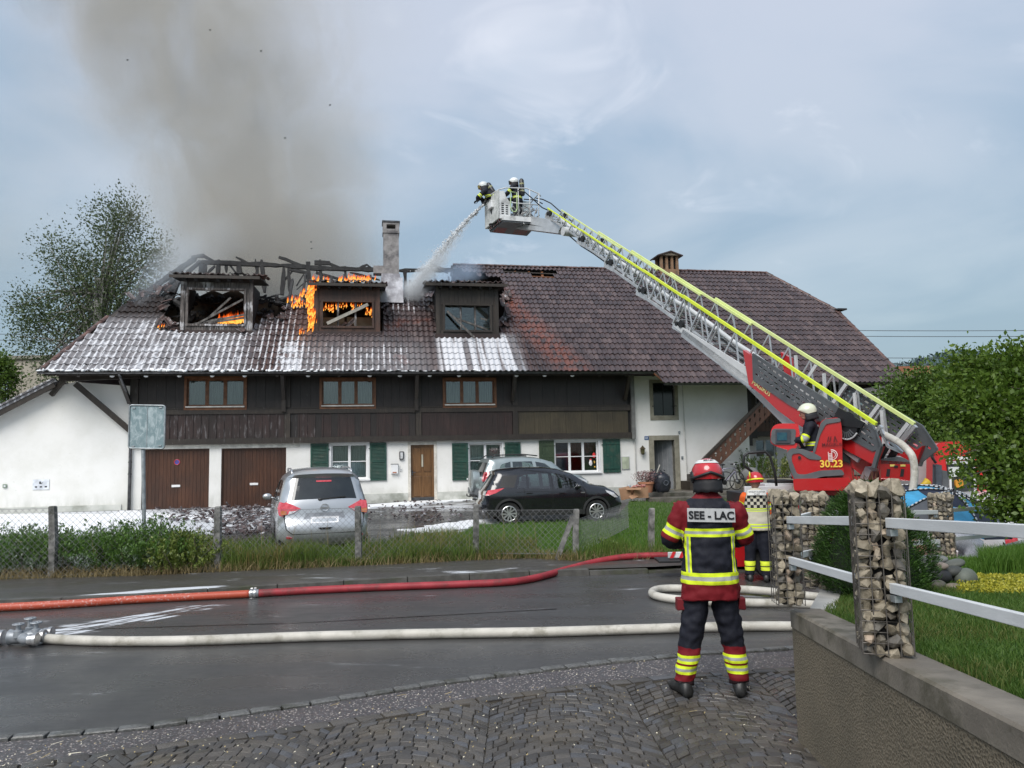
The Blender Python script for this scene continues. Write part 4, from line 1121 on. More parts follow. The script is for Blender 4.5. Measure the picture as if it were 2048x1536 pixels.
for(a,b,w,v)in(((383,514),(409,512),.16,VR),((405,511),(434,527),.13,VR),((398,524),(563,531),.2,VR),((563,531),(620,535),.2,VR),((403,528),(403,560),.2,VR),((411,528),(411,552),.12,VR),
 ((414,548),(430,532),.1,VR),((438,520),(436,552),.18,VR),((452,528),(452,545),.12,VR),((472,514),(494,526),.11,VR),((478,524),(479,548),.22,VR),((511,518),(512,540),.09,VR),((523,520),(529,585),.18,VR),((516,532),(512,560),.14,VR),((558,514),(612,534),.13,VR),((568,532),(564,590),.17,VR),((577,536),(580,590),.14,VR),
 ((578,540),(618,545),.17,VR),((593,572),(608,549),.06,VR),((593,580),(613,562),.06,VR),((616,524),(618,570),.18,VR),((612,536),(760,540),.19,VR),((629,525),(660,526),.18,VR),((655,526),(690,540),.12,VR),
 ((690,533),(692,560),.14,VR),((716,538),(734,529),.12,VR),((733,529),(752,545),.12,VR),((798,541),(905,540),.17,VR),((847,545),(869,530),.12,VR-.4),((868,530),(896,546),.12,VR-.4),((905,532),(903,552),.15,VR),
 ((632,545),(690,562),.12,VR),((640,530),(645,575),.14,VR),((700,545),(760,560),.1,VR),((810,545),(812,590),.16,VR),((590,536),(570,560),.1,VR),((460,530),(500,585),.09,VR),((380,518),(350,560),.13,VR+.3)):
 char_bar(rz(*a,v),rz(*b,v),w,w*1.1,'charred_beam')
for px in range(585,900,26):
 a=RP(px,548+rnd.uniform(-4,10));b=RP(px+4,600);char_bar(rp3(a[0],a[1],-.12),rp3(a[0],b[1],-.12),.1,.14)
vC=vD[1]+1.9
def rc(px,py,v=vC):x,z=H(px,py,v);return x,z
x0,z0=rc(767,545);x1,z1=rc(797.5,466)
ch=MB().box(x0,x1,vC,vC+.6,rc(780,600)[1],z1).build('chimney',M_MORT,house,label='tall rendered chimney standing over the burnt roof')
za=rc(780,442)[1];zb=rc(780,464)[1]
MB().box(x0-.03,x1+.03,vC-.03,vC+.63,zb-.04,zb+.03).build('collar',M_MORT,ch)
w=.13
MB().box(x0-.02,x0+w,vC-.02,vC+.62,zb+.03,za-.05).box(x1-w,x1+.02,vC-.02,vC+.62,zb+.03,za-.05).box(x0+w,x1-w,vC-.019,vC+.1,zb+.03,zb+.13).box(x0+w,x1-w,vC-.019,vC+.1,za-.14,za-.05).box(x0+w,x1-w,vC+.4,vC+.45,zb+.1,za-.1).build('flue_head',M_MORT,ch)
MB().box(x0-.05,x1+.05,vC-.05,vC+.65,za-.05,za+.01).build('cap',M_ZINC,ch)
bx0,bz0=rc(757,592);bx1,bz1=rc(806,557)
MB().box(bx0,bx1,vC-.25,vC+.7,bz0-.3,bz0+(bz1-bz0)*.35).box(bx0+.1,bx1-.02,vC-.18,vC+.7,bz0+(bz1-bz0)*.352,bz1).box(bx0+.12,bx1-.12,vC-.08,vC+.7,bz1+.001,rc(780,548)[1]).build('flashing_steps',mat('foamed_sheet',(.4,.4,.43),.5,col2=(.7,.7,.74),scale=3,dirt=(.25,.24,.26)),ch)
MB().box(bx0-.2,x0,vC+.1,vC+.6,rc(760,545)[1],rc(760,530)[1]).build('stub_wall',M_MORT,ch)
vK=VR-.35
x0,z0=H(1321.5,540,vK);x1,z1=H(1357,522,vK)
c2=MB().box(x0,x1,vK,vK+.7,z0-.5,z0+.06).build('ridge_chimney',M_BRICKC,house,label='squat brick chimney with gabled hood on the ridge')
zt2=z1+.25
n=4
for i in range(n):
 a=x0+(x1-x0-.12)*i/(n-1)
 for yy in(vK,vK+.58):MB().box(a,a+.12,yy,yy+.12,z0+.06,zt2).build('brick_pillar',M_BRICKC,c2)
MB().box(x0+.1,x1-.1,vK+.15,vK+.55,z0,zt2).build('flue',M_DARK,c2)
xm=(x0+x1)/2;zr_=H(1346,506,vK)[1];ov=.13
MB().prism([(x0-ov,zt2-.02),(x1+ov,zt2-.02),(xm+.02,zr_)],lambda a,b:(a,vK-.12,b),lambda a,b:(a,vK+.85,b)).build('hood',mat('hood_mortar',(.12,.10,.075),.9,col2=(.2,.17,.13),scale=6,bump=.8),c2)
for sx,xe in((-1,x0-ov),(1,x1+ov)):
 MB().bar(((xe+sx*.04),vK+.36,zt2-.03),(xm+.02,vK+.36,zr_+.05),1.06,.05,up=(0,0,1)).build('hood_tiles',M_BACKT,c2)
 # fire
def flame_mat():
 m,t,b=newmat('flame');nt=t.nt;out=nt.nodes['Material Output'];p=t.pos()
 at=t.new('Attribute');at.attribute_name='tone';k=E(nt,at.outputs['Fac'])
 n=t.noise(p,8,5,.75);h=(k+(n-.5)*.9).clamp()
 c=t.mix(h.ss(.1,.55),(1.0,.42,.07),(1.0,.12,.010));c=t.mix(h.ss(.55,1.),c,(.6,.06,.005))
 em=t.new('Emission');t.link(c,em.inputs[0]);t.link((1.2-h)*.62+.12,em.inputs[1])
 tr=t.new('BsdfTransparent');mx=t.new('MixShader')
 n2=t.noise(t.vscale(p,(1,1,.5)),17,5,.75);al=((n2+(1-h)*.45)).ss(.55,.85)*.8
 t.link(al,mx.inputs[0]);t.link(tr.outputs[0],mx.inputs[1]);t.link(em.outputs[0],mx.inputs[2]);t.link(mx.outputs[0],out.inputs[0]);return m
M_FLAME=flame_mat()
def flames(label,L,n,hh,seed=1,lean=(.15,0)):
 """L: list of base points (world); n tongues in all"""
 r_=random.Random(seed);V=[];F=[];T=[]
 for i in range(n):
  p=Vector(r_.choice(L))+Vector((r_.uniform(-.12,.12),r_.uniform(-.15,.15),r_.uniform(-.08,.08)))
  h=hh*r_.uniform(.35,1.);w=h*r_.uniform(.055,.11);o=len(V);ph=r_.uniform(0,6);k=7
  for j in range(k+1):
   t_=j/k;rr=w*(math.sin(math.pi*min(1,t_*.8+.22))**.8)*(1-t_**2.2)+.003
   c=p+Vector((math.sin(ph+t_*5)*.22*w*3*t_+lean[0]*h*t_,math.cos(ph*2+t_*4)*.2*w*t_*2,h*t_))
   for a in range(6):
    an=math.pi*2*a/6;V.append((c.x+rr*math.cos(an),c.y+rr*math.sin(an),c.z));T.append(t_)
  for j in range(k):
   for a in range(6):F.append((o+j*6+a,o+j*6+(a+1)%6,o+(j+1)*6+(a+1)%6,o+(j+1)*6+a))
 ob=np_obj('flames',V,F,M_FLAME,smooth=True,kind='stuff',attr=T);ob['label']=label;ob['category']='fire';return ob
def fW(px,py,v):x,z=H(px,py,v);return fromH(x,v,z)
vf=vD[1]
flames('tall flames climbing the left side of the middle dormer',[fW(rnd.uniform(618,630),y,vf+rnd.uniform(-.1,.25))for y in range(572,662,4)],190,.40,2)
flames('flames spreading over the tiles left of the middle dormer',[fW(rnd.uniform(578,622),rnd.uniform(598,612),vf+.9)for _ in range(14)]+[fW(rnd.uniform(600,622),rnd.uniform(582,600),vf+.8)for _ in range(9)],90,.32,3)
flames('row of flames along the middle dormer roof',[fW(x,561,vf+.3)for x in list(range(684,748,5))+[628,633,650]],75,.30,4)
flames('flames inside the leftmost dormer window',[op(q1,fx,.08+(fx-.5)*.1,.35)for fx in(.5,.6,.66,.72,.78,.84,.9,.95)],60,.5,5)if 0 else None
flames('flames inside the leftmost dormer window',[fromH(*op(q1,fx,.05+max(0,fx-.55)*.25,.4))for fx in(.55,.62,.68,.73,.78,.84,.9,.95,.97)],120,.44,5)
flames('flames under the head of the middle dormer window',[fromH(*op(q2_,fx,fz,.3))for fx,fz in((.05,.78),(.1,.85),(.15,.7),(.2,.8),(.28,.85),(.4,.86),(.5,.82),(.58,.84),(.62,.72),(.75,.86),(.93,.6),(.95,.7),(.97,.5))],90,.22,6)
flames('small fire on the tiles below the flames',[fW(x,y,vf-.05)for x,y in((598,668),(602,664),(605,670))],12,.22,7)
flames('small flame at the burnt edge of the left roof',[fW(322,656,vD[0]+.1),fW(323,652,vD[0]+.1)],5,.26,8)
# smoke
def vol_mat(name,fn,col,aniso=0.):
 m=bpy.data.materials.new(name);m.use_nodes=True;nt=m.node_tree;nt.nodes.clear();t=NT(nt)
 out=t.new('OutputMaterial');pv=t.new('VolumePrincipled');t.link(pv.outputs[0],out.inputs['Volume'])
 pv.inputs['Color'].default_value=(*col,1);pv.inputs['Anisotropy'].default_value=aniso
 d=fn(t,t.pos());t.link(d,pv.inputs['Density']);return m,pv,t
def smoke_fn(t,p):
 x,y,z=t.xyz(p)
 k=(z-11.)/14.
 wob=(t.noise(t.vscale(p,(1,1,.8)),.16,2,.5)-.5)
 cx=-11.4-k*2.4-k*k*2.9+wob*3.
 hw=5.2+k.max(0.)*3.4
 d=((x-cx)/hw);dy=(y-37.4)/5.2
 r2=(d*d+dy*dy)
 body=r2.ss(1.5,.1)
 n=t.noise(t.vscale(p,(1,1,.6)),.26,6,.62,1.6);n2=t.noise(t.vscale(p,(1,1,.5)),.13,2,.5)
 f=(n*2.9+n2*.9+body*.55-1.97+k.ss(.45,-.05)*.5).max(0.).min(1.2)*body
 core=((x+9.7+k*1.2)/1.25);c2=(core*core+dy*dy)
 core3=((x+15.2-(k-.45)*5.5)/1.7);c3=core3*core3+dy*dy
 f=f*.46+c2.ss(1.3,.0)*n.ss(.40,.62)*k.ss(.68,.1)*.24+c3.ss(1.3,0.)*n.ss(.42,.62)*k.ss(.1,.4)*k.ss(.95,.6)*.15
 veil=t.noise(p,.12,3,.5).ss(.3,.7)*x.ss(-36,-26)*x.ss(-3,-9)*.034*z.ss(8.,13.)
 return(f+veil)*z.ss(8.9,10.6)
M_SMOKE,_pv,_t=vol_mat('smoke',smoke_fn,(.80,.765,.70))
sb_=MB().box(-36,2,32.2,42.6,8.8,40).build('smoke',M_SMOKE,kind='stuff');sb_['label']='grey brown smoke plume rising from the burning roof'
def wisp(name,label,a,b,r0,r1,dens,seed,col=(.80,.86,.92),sc=1.3):
 """a soft slanting wisp of pale smoke or spray between two points"""
 a=Vector(a);b=Vector(b);L=(b-a).length;X=(b-a).normalized();M=frame(X,(0,0,1),a)
 m=bpy.data.materials.new(name);m.use_nodes=True;nt=m.node_tree;nt.nodes.clear();t=NT(nt)
 out=t.new('OutputMaterial');pv=t.new('VolumePrincipled');t.link(pv.outputs[0],out.inputs['Volume']);pv.inputs['Color'].default_value=(*col,1)
 ob=t.obj();x,y,z=t.xyz(ob);k=x/L;rad=k*(r1-r0)+r0
 r=(y*y+z*z).pow(.5)/rad;n=t.noise(t.vscale(ob,(.7,1,1)),sc,4,.62,.5)
 d=(r.ss(1.,.1)*.75+n*1.3-.85).max(0.)*k.ss(0,.06)*k.ss(1.,.8)*dens
 t.link(d,pv.inputs['Density'])
 R_=max(r0,r1)
 o=MB().box(0,L,-R_,R_,-R_,R_).build(name,m,kind='stuff');o.matrix_world=M;o['label']=label;return o
wisp('wisp_of_smoke','pale blue smoke drifting off the left end of the roof',fW(262,612,2.),fW(400,478,4.5),.7,2.0,.5,1)
wisp('wisp_of_smoke','pale smoke hanging over the left roof timbers',fW(350,560,4.2),fW(470,440,6),1.2,2.2,.4,2,(.8,.83,.85))
wisp('wisp_of_smoke','bluish smoke over the roof of the rightmost dormer',fW(850,575,vD[2]+.3),fW(960,535,VR-1),.55,1.0,.9,3,(.62,.76,.95))
# vegetation helpers
NR=np.random.RandomState(5)
M_BLADE_G=grass_mat('garden_blades',(.035,.095,.010),(.12,.20,.04),(.16,.17,.05))
def blades(name,xy,zf,hmin,hmax,w,m,lean=.35,label=None,clump=0.,parent=None):
 """tapered grass blades of two quads each"""
 n=len(xy);X=np.array([p[0]for p in xy]);Y=np.array([p[1]for p in xy]);Z=np.array([zf(p[0],p[1])for p in xy])
 h=NR.uniform(hmin,hmax,n);a=NR.uniform(0,6.28,n);l=NR.uniform(.05,lean,n)*h;la=NR.uniform(0,6.28,n)
 if clump:
  q=np.array([mnoise.noise(Vector((x*.9,y*.9,3.)))for x,y in xy]);h=h*(1+clump*q)
 wx,wy=np.cos(a)*w*.5,np.sin(a)*w*.5;lx,ly=np.cos(la)*l,np.sin(la)*l
 V=np.zeros((n,6,3));T=np.zeros((n,6))
 for i,(k,ww,hh,ll)in enumerate(((0,1,0,0),(1,1,.55,.3),(2,.15,1.,1.))):
  V[:,2*i,0]=X-wx*ww+lx*ll;V[:,2*i,1]=Y-wy*ww+ly*ll;V[:,2*i,2]=Z+h*hh
  V[:,2*i+1,0]=X+wx*ww+lx*ll;V[:,2*i+1,1]=Y+wy*ww+ly*ll;V[:,2*i+1,2]=Z+h*hh
 T[:]=NR.uniform(0,1,n)[:,None]
 F=np.zeros((n,2,4),dtype=np.int64);b=np.arange(n)[:,None]*6
 F[:,0]=b+np.array([0,1,3,2]);F[:,1]=b+np.array([2,3,5,4])
 o=np_obj(name,V.reshape(-1,3),F.reshape(-1,4),m,kind='stuff',attr=T.ravel(),parent=parent);o['label']=label or name;return o
def leaf_mesh(name,C,size,m,parent=None,up=0.,kind=None,asp=.55,dirs=None,fold=.25,tone=None):
 """folded leaves (two triangular quads) at points C"""
 C=np.asarray(C,dtype=float);n=len(C);s=size*NR.uniform(.6,1.25,n)[:,None]
 d=NR.normal(size=(n,3))if dirs is None else np.asarray(dirs)+NR.normal(size=(n,3))*.45
 d[:,2]+=up;d/=np.linalg.norm(d,axis=1)[:,None]+1e-9
 r=NR.normal(size=(n,3));x=np.cross(d,r);x/=np.linalg.norm(x,axis=1)[:,None]+1e-9;nn=np.cross(x,d)
 V=np.zeros((n,4,3));V[:,0]=C;V[:,1]=C+d*s*.5+x*s*asp*.5+nn*s*fold*.3;V[:,2]=C+d*s;V[:,3]=C+d*s*.5-x*s*asp*.5+nn*s*fold*.3
 F=np.arange(n)[:,None]*4+np.array([0,1,2,3]);t=NR.uniform(0,1,n)if tone is None else tone
 return np_obj(name,V.reshape(-1,3),F,m,parent=parent,kind=kind,attr=np.repeat(t,4))
def leaf_mat(name,a,b,c=None,tr=.3,frost=None,rough=.45):
 m,t,bs=newmat(name);nt=t.nt;p=t.pos();at=t.new('Attribute');at.attribute_name='tone';k=E(nt,at.outputs['Fac'])
 col=t.mix(k,a,b)
 if c:col=t.mix(k.ss(.82,.95)*t.noise(p,.7,3).ss(.35,.6),col,c)
 if frost:x,y,z=t.xyz(p);col=t.mix(((t.noise(p,2.5,4,.6)+z.ss(.75,.1)*.22).ss(.58,.75))*k.ss(.3,.5)*x.ss(-4.5,-7.5),col,frost)
 t.link(col,bs.inputs['Base Color']);setin(bs,'Roughness',rough);setin(bs,'Specular IOR Level',.4)
 tl=t.new('BsdfTranslucent');t.link(col,tl.inputs[0]);mx=t.new('MixShader');mx.inputs[0].default_value=tr
 t.link(bs.outputs[0],mx.inputs[1]);t.link(tl.outputs[0],mx.inputs[2]);t.link(mx.outputs[0],nt.nodes['Material Output'].inputs[0]);return m
M_LEAF_B=leaf_mat('birch_leaf',(.055,.088,.032),(.11,.15,.06))
M_LEAF_H=leaf_mat('hornbeam_leaf',(.042,.088,.012),(.16,.25,.035),(.28,.35,.06),.40)
M_LEAF_HD=leaf_mat('hedge_leaf',(.045,.095,.016),(.12,.19,.03),(.2,.26,.06))
M_LEAF_S=leaf_mat('shrub_leaf',(.05,.12,.018),(.13,.23,.045),None,.3,(.5,.55,.52))
M_LEAF_Y=leaf_mat('yellow_shrub_leaf',(.10,.15,.022),(.22,.27,.06),(.5,.5,.25))
M_NEEDLE=leaf_mat('spruce_needle',(.022,.055,.012),(.055,.12,.02),None,.15)
M_BARK=mat('bark',(.05,.04,.03),.85,col2=(.12,.1,.08),scale=8,bump=.8,bscale=20)
M_BARKB=mat('birch_bark',(.12,.12,.11),.8,col2=(.4,.39,.37),scale=6)
def scatter(poly,n,fn=None):
 xs=[p[0]for p in poly];ys=[p[1]for p in poly];out=[];k=0
 while len(out)<n and k<n*12:
  k+=1;x=rnd.uniform(min(xs),max(xs));y=rnd.uniform(min(ys),max(ys))
  if inpoly(x,y,poly)and(fn is None or fn(x,y)):out.append((x,y))
 return out
def crown_points(blobs,n,shell=.55):
 """points in ellipsoid blobs, denser to the outside; blobs: (center, rx, ry, rz)"""
 vol=np.array([b[1]*b[2]*b[3]for b in blobs])**.66;vol/=vol.sum();P=[];D=[]
 for(c,rx,ry,rz),k in zip(blobs,vol):
  m_=int(n*k)+1;d=NR.normal(size=(m_,3));d/=np.linalg.norm(d,axis=1)[:,None]
  r=(shell+(1-shell)*NR.uniform(0,1,m_)**.7)[:,None]*(1+.22*np.sin(d[:,:1]*7+d[:,1:2]*5+d[:,2:]*9))
  P.append(np.array(c)+d*r*np.array([rx,ry,rz]));D.append(d)
 return np.vstack(P),np.vstack(D)
def clumped(P,D,per,rad):
 """turn each point into a small spray of leaves"""
 n=len(P);Q=np.repeat(P,per,axis=0)+NR.normal(size=(n*per,3))*rad;return Q,np.repeat(D,per,axis=0)
 # yard, lawn, meadow
mead=[p for p in fence_l if p[0]<P2(955,1120,WALKZ)[0]]+[P2(955,1119,WALKZ)]+[P2(905,1076),P2(800,1090),P2(740,1104),P2(530,1104),P2(450,1086),P2(300,1080),P2(0,1085)]+[(-40,17)]
fr_r=[p for p in fence_l if P2(955,1120,WALKZ)[0]<p[0]<20]
lawn_p=[P2(955,1119,WALKZ)]+fr_r+[(20,25),P2(1480,992,.25),P2(1340,1008,.25),P2(1262,1006,.28),P2(1240,1022,.2),P2(1200,1040,.06),P2(1030,1049,.03),P2(960,1051,.02),P2(905,1076)]
def mz(x,y):return gz(x,y)+.06
meadow=sheet('meadow',mead,.05,mat('meadow_base',(.05,.06,.02),.9,col2=(.12,.10,.045),scale=5,bump=.8,bscale=40),1.2);tag(meadow,'strip of rough ground under the long grass')
lawn=sheet('lawn',lawn_p,.05,M_LAWN,1.);tag(lawn,'sloping lawn behind the wire fence')
hs=[fromH(x,v,0)for x,v in((-34,.2),(17.5,.2))]
yard=sheet('yard',[(-40,15.5),(-9,16.5),(-3,17.5),(6,18),(9,22)]+[(hs[1].x,hs[1].y),(hs[0].x,hs[0].y)],.0,M_YARD,1.2);tag(yard,'wet asphalt yard in front of the farmhouse')
def dist_w(x,y):return rnd.random()<min(1,(15.5/max(y,1))**2.2)
blades('grass',scatter(lawn_p,30000,lambda x,y:dist_w(x,y)and x<8),mz,.04,.10,.012,M_BLADE,label='mown grass of the sloping lawn')
fl_c=[Vector(p)for p in fence_l if-16<p[0]<6]
def fence_area(n,d0,d1,x0,x1):
 out=[];
 while len(out)<n:
  i=rnd.randrange(len(fl_c)-1);a,b=fl_c[i],fl_c[i+1]
  if rnd.random()>(b-a).length/5:continue
  p=a.lerp(b,rnd.random())
  if not x0<p.x<x1:continue
  out.append((p.x,p.y+rnd.uniform(d0,d1)))
 return out
blades('long_grass',fence_area(15000,.02,1.6,-5.2,.4)+fence_area(4500,-.02,.35,-5,3.6),mz,.10,.38,.009,M_BLADE_D,.6,label='long uncut grass along the foot of the fence',clump=.9)
blades('long_grass',[p for p in fence_area(17000,1.0,4.6,-10,-.0)if inpoly(p[0],p[1],mead)],mz,.10,.34,.012,M_BLADE_D,.45,label='rough grass between the fence and the parked cars',clump=.9)
M_DRY=grass_mat('dry_blades',(.22,.17,.08),(.34,.27,.14))
blades('dry_grass',fence_area(5200,-.12,.25,-13,4.2),lambda x,y:gz(x,y)+.08,.03,.22,.008,M_DRY,1.6,label='dry bent stalks along the edge of the pavement')
blades('tall_stalks',fence_area(120,.1,1.5,-9,.5),mz,.5,.95,.008,M_DRY,.25,label='tall seed stalks among the long grass')
def shrub(name,label,xy,r,h,n,m,size=.05,up=.9,cat='bush',stems=14,grp=None,zf=mz,kind=None):
 x,y=xy;z=zf(x,y);s=thing(name,label,cat,(x,y,z),0,grp)
 P=[];D=[];mb=MB();ns=max(stems,n//55)
 for i in range(ns):
  a=rnd.uniform(0,6.28);rr=r*math.sqrt(rnd.random());bx,by=math.cos(a)*rr,math.sin(a)*rr*.8
  hh=h*rnd.uniform(.55,1.05)*(1-.35*(rr/r)**2);ox,oy=bx*.25+rnd.uniform(-.12,.12),by*.25+rnd.uniform(-.12,.12)
  if i<stems*2:mb.tube([(bx*.6,by*.6,0),(bx,by,hh*.5),(bx+ox,by+oy,hh)],[.008,.006,.003],4)
  k=n//ns
  for j in range(k):
   t_=rnd.uniform(.08,1.)**.8;px,py,pz=bx*(.6+.4*t_)+ox*t_,by*(.6+.4*t_)+oy*t_,hh*t_
   P.append((px+rnd.uniform(-.04,.04),py+rnd.uniform(-.04,.04),pz));an=rnd.uniform(0,6.28);D.append((math.cos(an),math.sin(an),.5))
 mb.build('stems',M_BARK,s,kind='stuff');leaf_mesh('leaves',P,size,m,s,up,'stuff',dirs=D,asp=.46);return s
g_='bushes behind the wire fence'
for i,(px,dy,r_,h_,n_,m_,lab)in enumerate(((15,.7,.9,.95,4200,M_LEAF_S,'green bush spattered with foam left of the first fence post'),(105,1.0,.8,.8,3400,M_LEAF_S,'low bush right behind the first concrete fence post'),
 (190,.8,.85,1.05,4600,M_LEAF_S,'taller bright green bush between the first post and the sign pole'),(265,.7,.7,1.12,4200,M_LEAF_S,'tall dense green bush in front of the sign pole'),
 (330,.7,.6,.85,3200,M_LEAF_Y,'yellow green bush with pale flowers right of the sign pole'),(-70,.9,1.0,.9,2500,M_LEAF_S,'bush spattered with foam at the very edge of the yard'))):
 x,y=P2(px,1152,.1);shrub('bush',lab,(x,y+dy),r_*1.1,h_*.92,int(n_*2.2),m_,.06)
x,y=P2(1232,1114,.1);shrub('small_bush','small dark bush on the lawn near the last fence post',(x,y+.25),.26,.42,900,M_LEAF_HD,.05)
def foam_sheet(label,poly,n=16,th=.02):
 c=[P2(px,py,z)for px,py,z in poly];pp=[]
 for i in range(len(c)):
  a,b=Vector(c[i]),Vector(c[(i+1)%len(c)])
  for k in range(6):p=a.lerp(b,k/6);pp.append((p.x+rnd.uniform(-.18,.18),p.y+rnd.uniform(-.12,.12)))
 o=sheet('foam',pp,.03,M_FOAM,.6,kind='stuff',thick=.05,jitter=.012);o['label']=label;o['category']='foam';return o
foam_sheet('broad white foam sheet in front of the garage doors',[(-60,1076,0),(-60,1036,.35),(225,1028,.4),(245,1021,.42),(280,1024,.42),(520,1026,.42),(520,1030,.36),(420,1036,.3),(330,1044,.15),(250,1060,.05),(150,1074,0)])
foam_sheet('white foam puddle behind the black car',[(800,1058,.05),(905,1042,.1),(985,1034,.15),(1010,1048,.03),(960,1049,.03),(915,1060,.02),(925,1069,0),(880,1070,0),(840,1064,0)])
foam_sheet('thin strip of foam along the foot of the house wall',[(730,1010,.42),(830,1003,.43),(950,998,.43),(950,1002,.4),(840,1008,.4),(735,1015,.38)])
mb=MB();tone=[]
def debris(px0,px1,py0,py1,n,s=1.):
 for i in range(n):
  px,py=rnd.gauss((px0+px1)/2,(px1-px0)/4),rnd.uniform(py0,py1);z0_=.3 if py<1030 else .1
  p=P2(px,py,z0_);z=gz(*p)+.03;d=Vector((rnd.uniform(-1,1),rnd.uniform(-1,1),rnd.uniform(-.3,.4))).normalized()*rnd.uniform(.06,.2)*s
  mb.bar((p[0],p[1],z),(p[0]+d.x,p[1]+d.y,z+abs(d.z)+.02),rnd.uniform(.05,.16)*s,.02)
debris(420,560,1034,1064,300);debris(330,480,1038,1052,110);debris(745,950,1010,1040,150,.6);debris(520,700,1028,1045,80,.7)
M_SHARD=mat('tile_shards',(.035,.024,.024),.5,col2=(.10,.065,.062),scale=9,dirt=(.4,.4,.42),dscale=3)
o=mb.build('tile_debris',M_SHARD,kind='stuff');o['label']='heap of broken roof tiles fallen on the yard';o['category']='debris'
# wire fence with concrete posts
M_POST=mat('concrete_post',(.10,.10,.095),.8,col2=(.24,.235,.22),scale=8,bump=.8,bscale=50,dirt=(.045,.05,.035),dscale=5)
M_WIRE=mat('galvanised_wire',(.16,.16,.165),.5,.5,col2=(.26,.26,.27))
P_F=[(-120,1160,1012),(105,1153,1012),(437,1139,1013),(717,1128,1012),(951,1117,1008),(1152,1118,1018),(1303,1110,1016)]
fence=thing('wire_fence','chain link fence on square concrete posts beside the pavement','fence',(P2(437,1139,WALKZ)[0],P2(437,1139,WALKZ)[1],.1));FO=fence.location
tops=[]
for i,(px,pb,pt)in enumerate(P_F):
 b=on_z(px,pb,WALKZ);t_=on_y(px+(-2 if px<900 else 3),pt,b.y);mb=MB();w=.055
 t_.x=b.x+(t_.x-b.x)*.6;tops.append((b,t_));ln=Vector((rnd.uniform(-.02,.02),0,0))
 rg=[]
 for k,(c,ww)in enumerate(((b-Vector((0,0,.1)),w),(b.lerp(t_,.5)+ln,w),(t_-Vector((0,0,.02)),w*.92),(t_,w*.7))):
  rg.append([Vector(c)-FO+Vector((sa*ww,sb*ww,0))for sa,sb in((-1,-1),(1,-1),(1,1),(-1,1))])
 mb.rings(rg);mb.build('post',M_POST,fence,smooth=30)
a=on_z(1113,1117,WALKZ);b=on_y(1146,1032,tops[5][0].y);a.y=b.y-.02
MB().bar(a-FO,b-FO,.085,.085).build('brace',M_POST,fence)
mb=MB();wr=.0024
def chain(a,b,ta,tb,lo=.06):
 """diamond wire panel between two ground points"""
 L_=(b-a).length;pitch=.112;d=(b-a)/L_
 hA,hB=ta,tb
 n=int(L_/pitch)
 def pt(s,h):return a+d*s+Vector((0,0,h))-FO
 H_=(hA+hB)/2;k=int(H_/pitch)
 for sgn in(1,-1):
  for i in range(-k-1,n+k+2):
   s0=i*pitch;p0=(s0,lo);p1=(s0+sgn*(H_-lo),H_)
   (s_a,h_a),(s_b,h_b)=p0,p1
   if sgn<0:(s_a,h_a),(s_b,h_b)=p1,p0
   if s_b<=0 or s_a>=L_:continue
   if s_a<0:h_a+=(h_b-h_a)*(0-s_a)/(s_b-s_a);s_a=0
   if s_b>L_:h_b=h_a+(h_b-h_a)*(L_-s_a)/(s_b-s_a);s_b=L_
   off=Vector((0,-.004*sgn,0));mb.bar(pt(s_a,h_a)+off,pt(s_b,h_b)+off,wr*1.7,wr*1.7)
 for h in(lo,H_):mb.bar(pt(0,h),pt(L_,h),.006,.006)
for i in range(len(tops)-2):
 a,b=tops[i][0],tops[i+1][0];hh=(tops[i][1].z+tops[i+1][1].z)/2-WALKZ
 chain(a+Vector((0,-.07,0)),b+Vector((0,-.07,0)),hh-.06,hh-.06,.02 if i<3 else .1)
a=tops[5][0]+Vector((.05,0,0));e_=on_z(1258,1062,.05);chain(a,e_,.72,.72,.1)
mb.build('wire_mesh',M_WIRE,fence,kind='stuff')
b=on_z(289,1130,.1);b.y+=1.0;b.x-=.35;pt=on_y(291,1050,b.y);b.x=pt.x;st_=on_y(294,811,b.y);sb=on_y(294,897,b.y);sl=on_y(261,850,b.y);sr=on_y(332,850,b.y)
M_GALV=mat('galvanised_steel',(.28,.31,.32),.5,.6,col2=(.45,.48,.5),scale=9)
sign=thing('road_sign','blank grey back of a road sign on a galvanised pole','road sign',(b.x,b.y,.05))
SO=sign.location
MB().cyl((0,0,-.1),Vector((st_.x-.06,b.y,sb.z+.1))-SO,.038,12).build('pole',M_GALV,sign,smooth=40)
w=(sr.x-sl.x)/2;h=(st_.z-sb.z)/2;cx=(sl.x+sr.x)/2;cz=(st_.z+sb.z)/2
def rr(w,h,r,n=4):return[(sx*(w-r)+r*math.cos(a),sz*(h-r)+r*math.sin(a))for sx,sz,a0 in((1,1,0),(-1,1,90),(-1,-1,180),(1,-1,270))for a in[R(a0+90*i/n)for i in range(n+1)]]
m2,t2,b2=newmat('wet_sign_back');p_=t2.pos();n_=t2.noise(t2.vscale(p_,(1,1,.5)),9,5,.7,1.).ss(.45,.65)
t2.link(t2.mix(n_,(.21,.29,.31),(.42,.50,.52)),b2.inputs['Base Color']);setin(b2,'Roughness',.45);setin(b2,'Metallic',.25)
rl=.035
pan=MB().prism(rr(w,h,.05),lambda a,c:(cx+a-SO.x,-.05,cz+c+a*-rl-SO.z),lambda a,c:(cx+a-SO.x,-.043,cz+c+a*-rl-SO.z)).build('panel',m2,sign)
rim=[(cx+a-SO.x,-.055,cz+c+a*-rl-SO.z)for a,c in rr(w,h,.05)]
MB().tube(rim,.016,6,closed=True).build('rim',M_GALV,pan,smooth=True)
MB().box(cx-SO.x-.004,cx-SO.x+.004,-.058,-.05,cz-h-SO.z+.03,cz+h-SO.z-.02).build('centre_seam',M_GALV,pan)
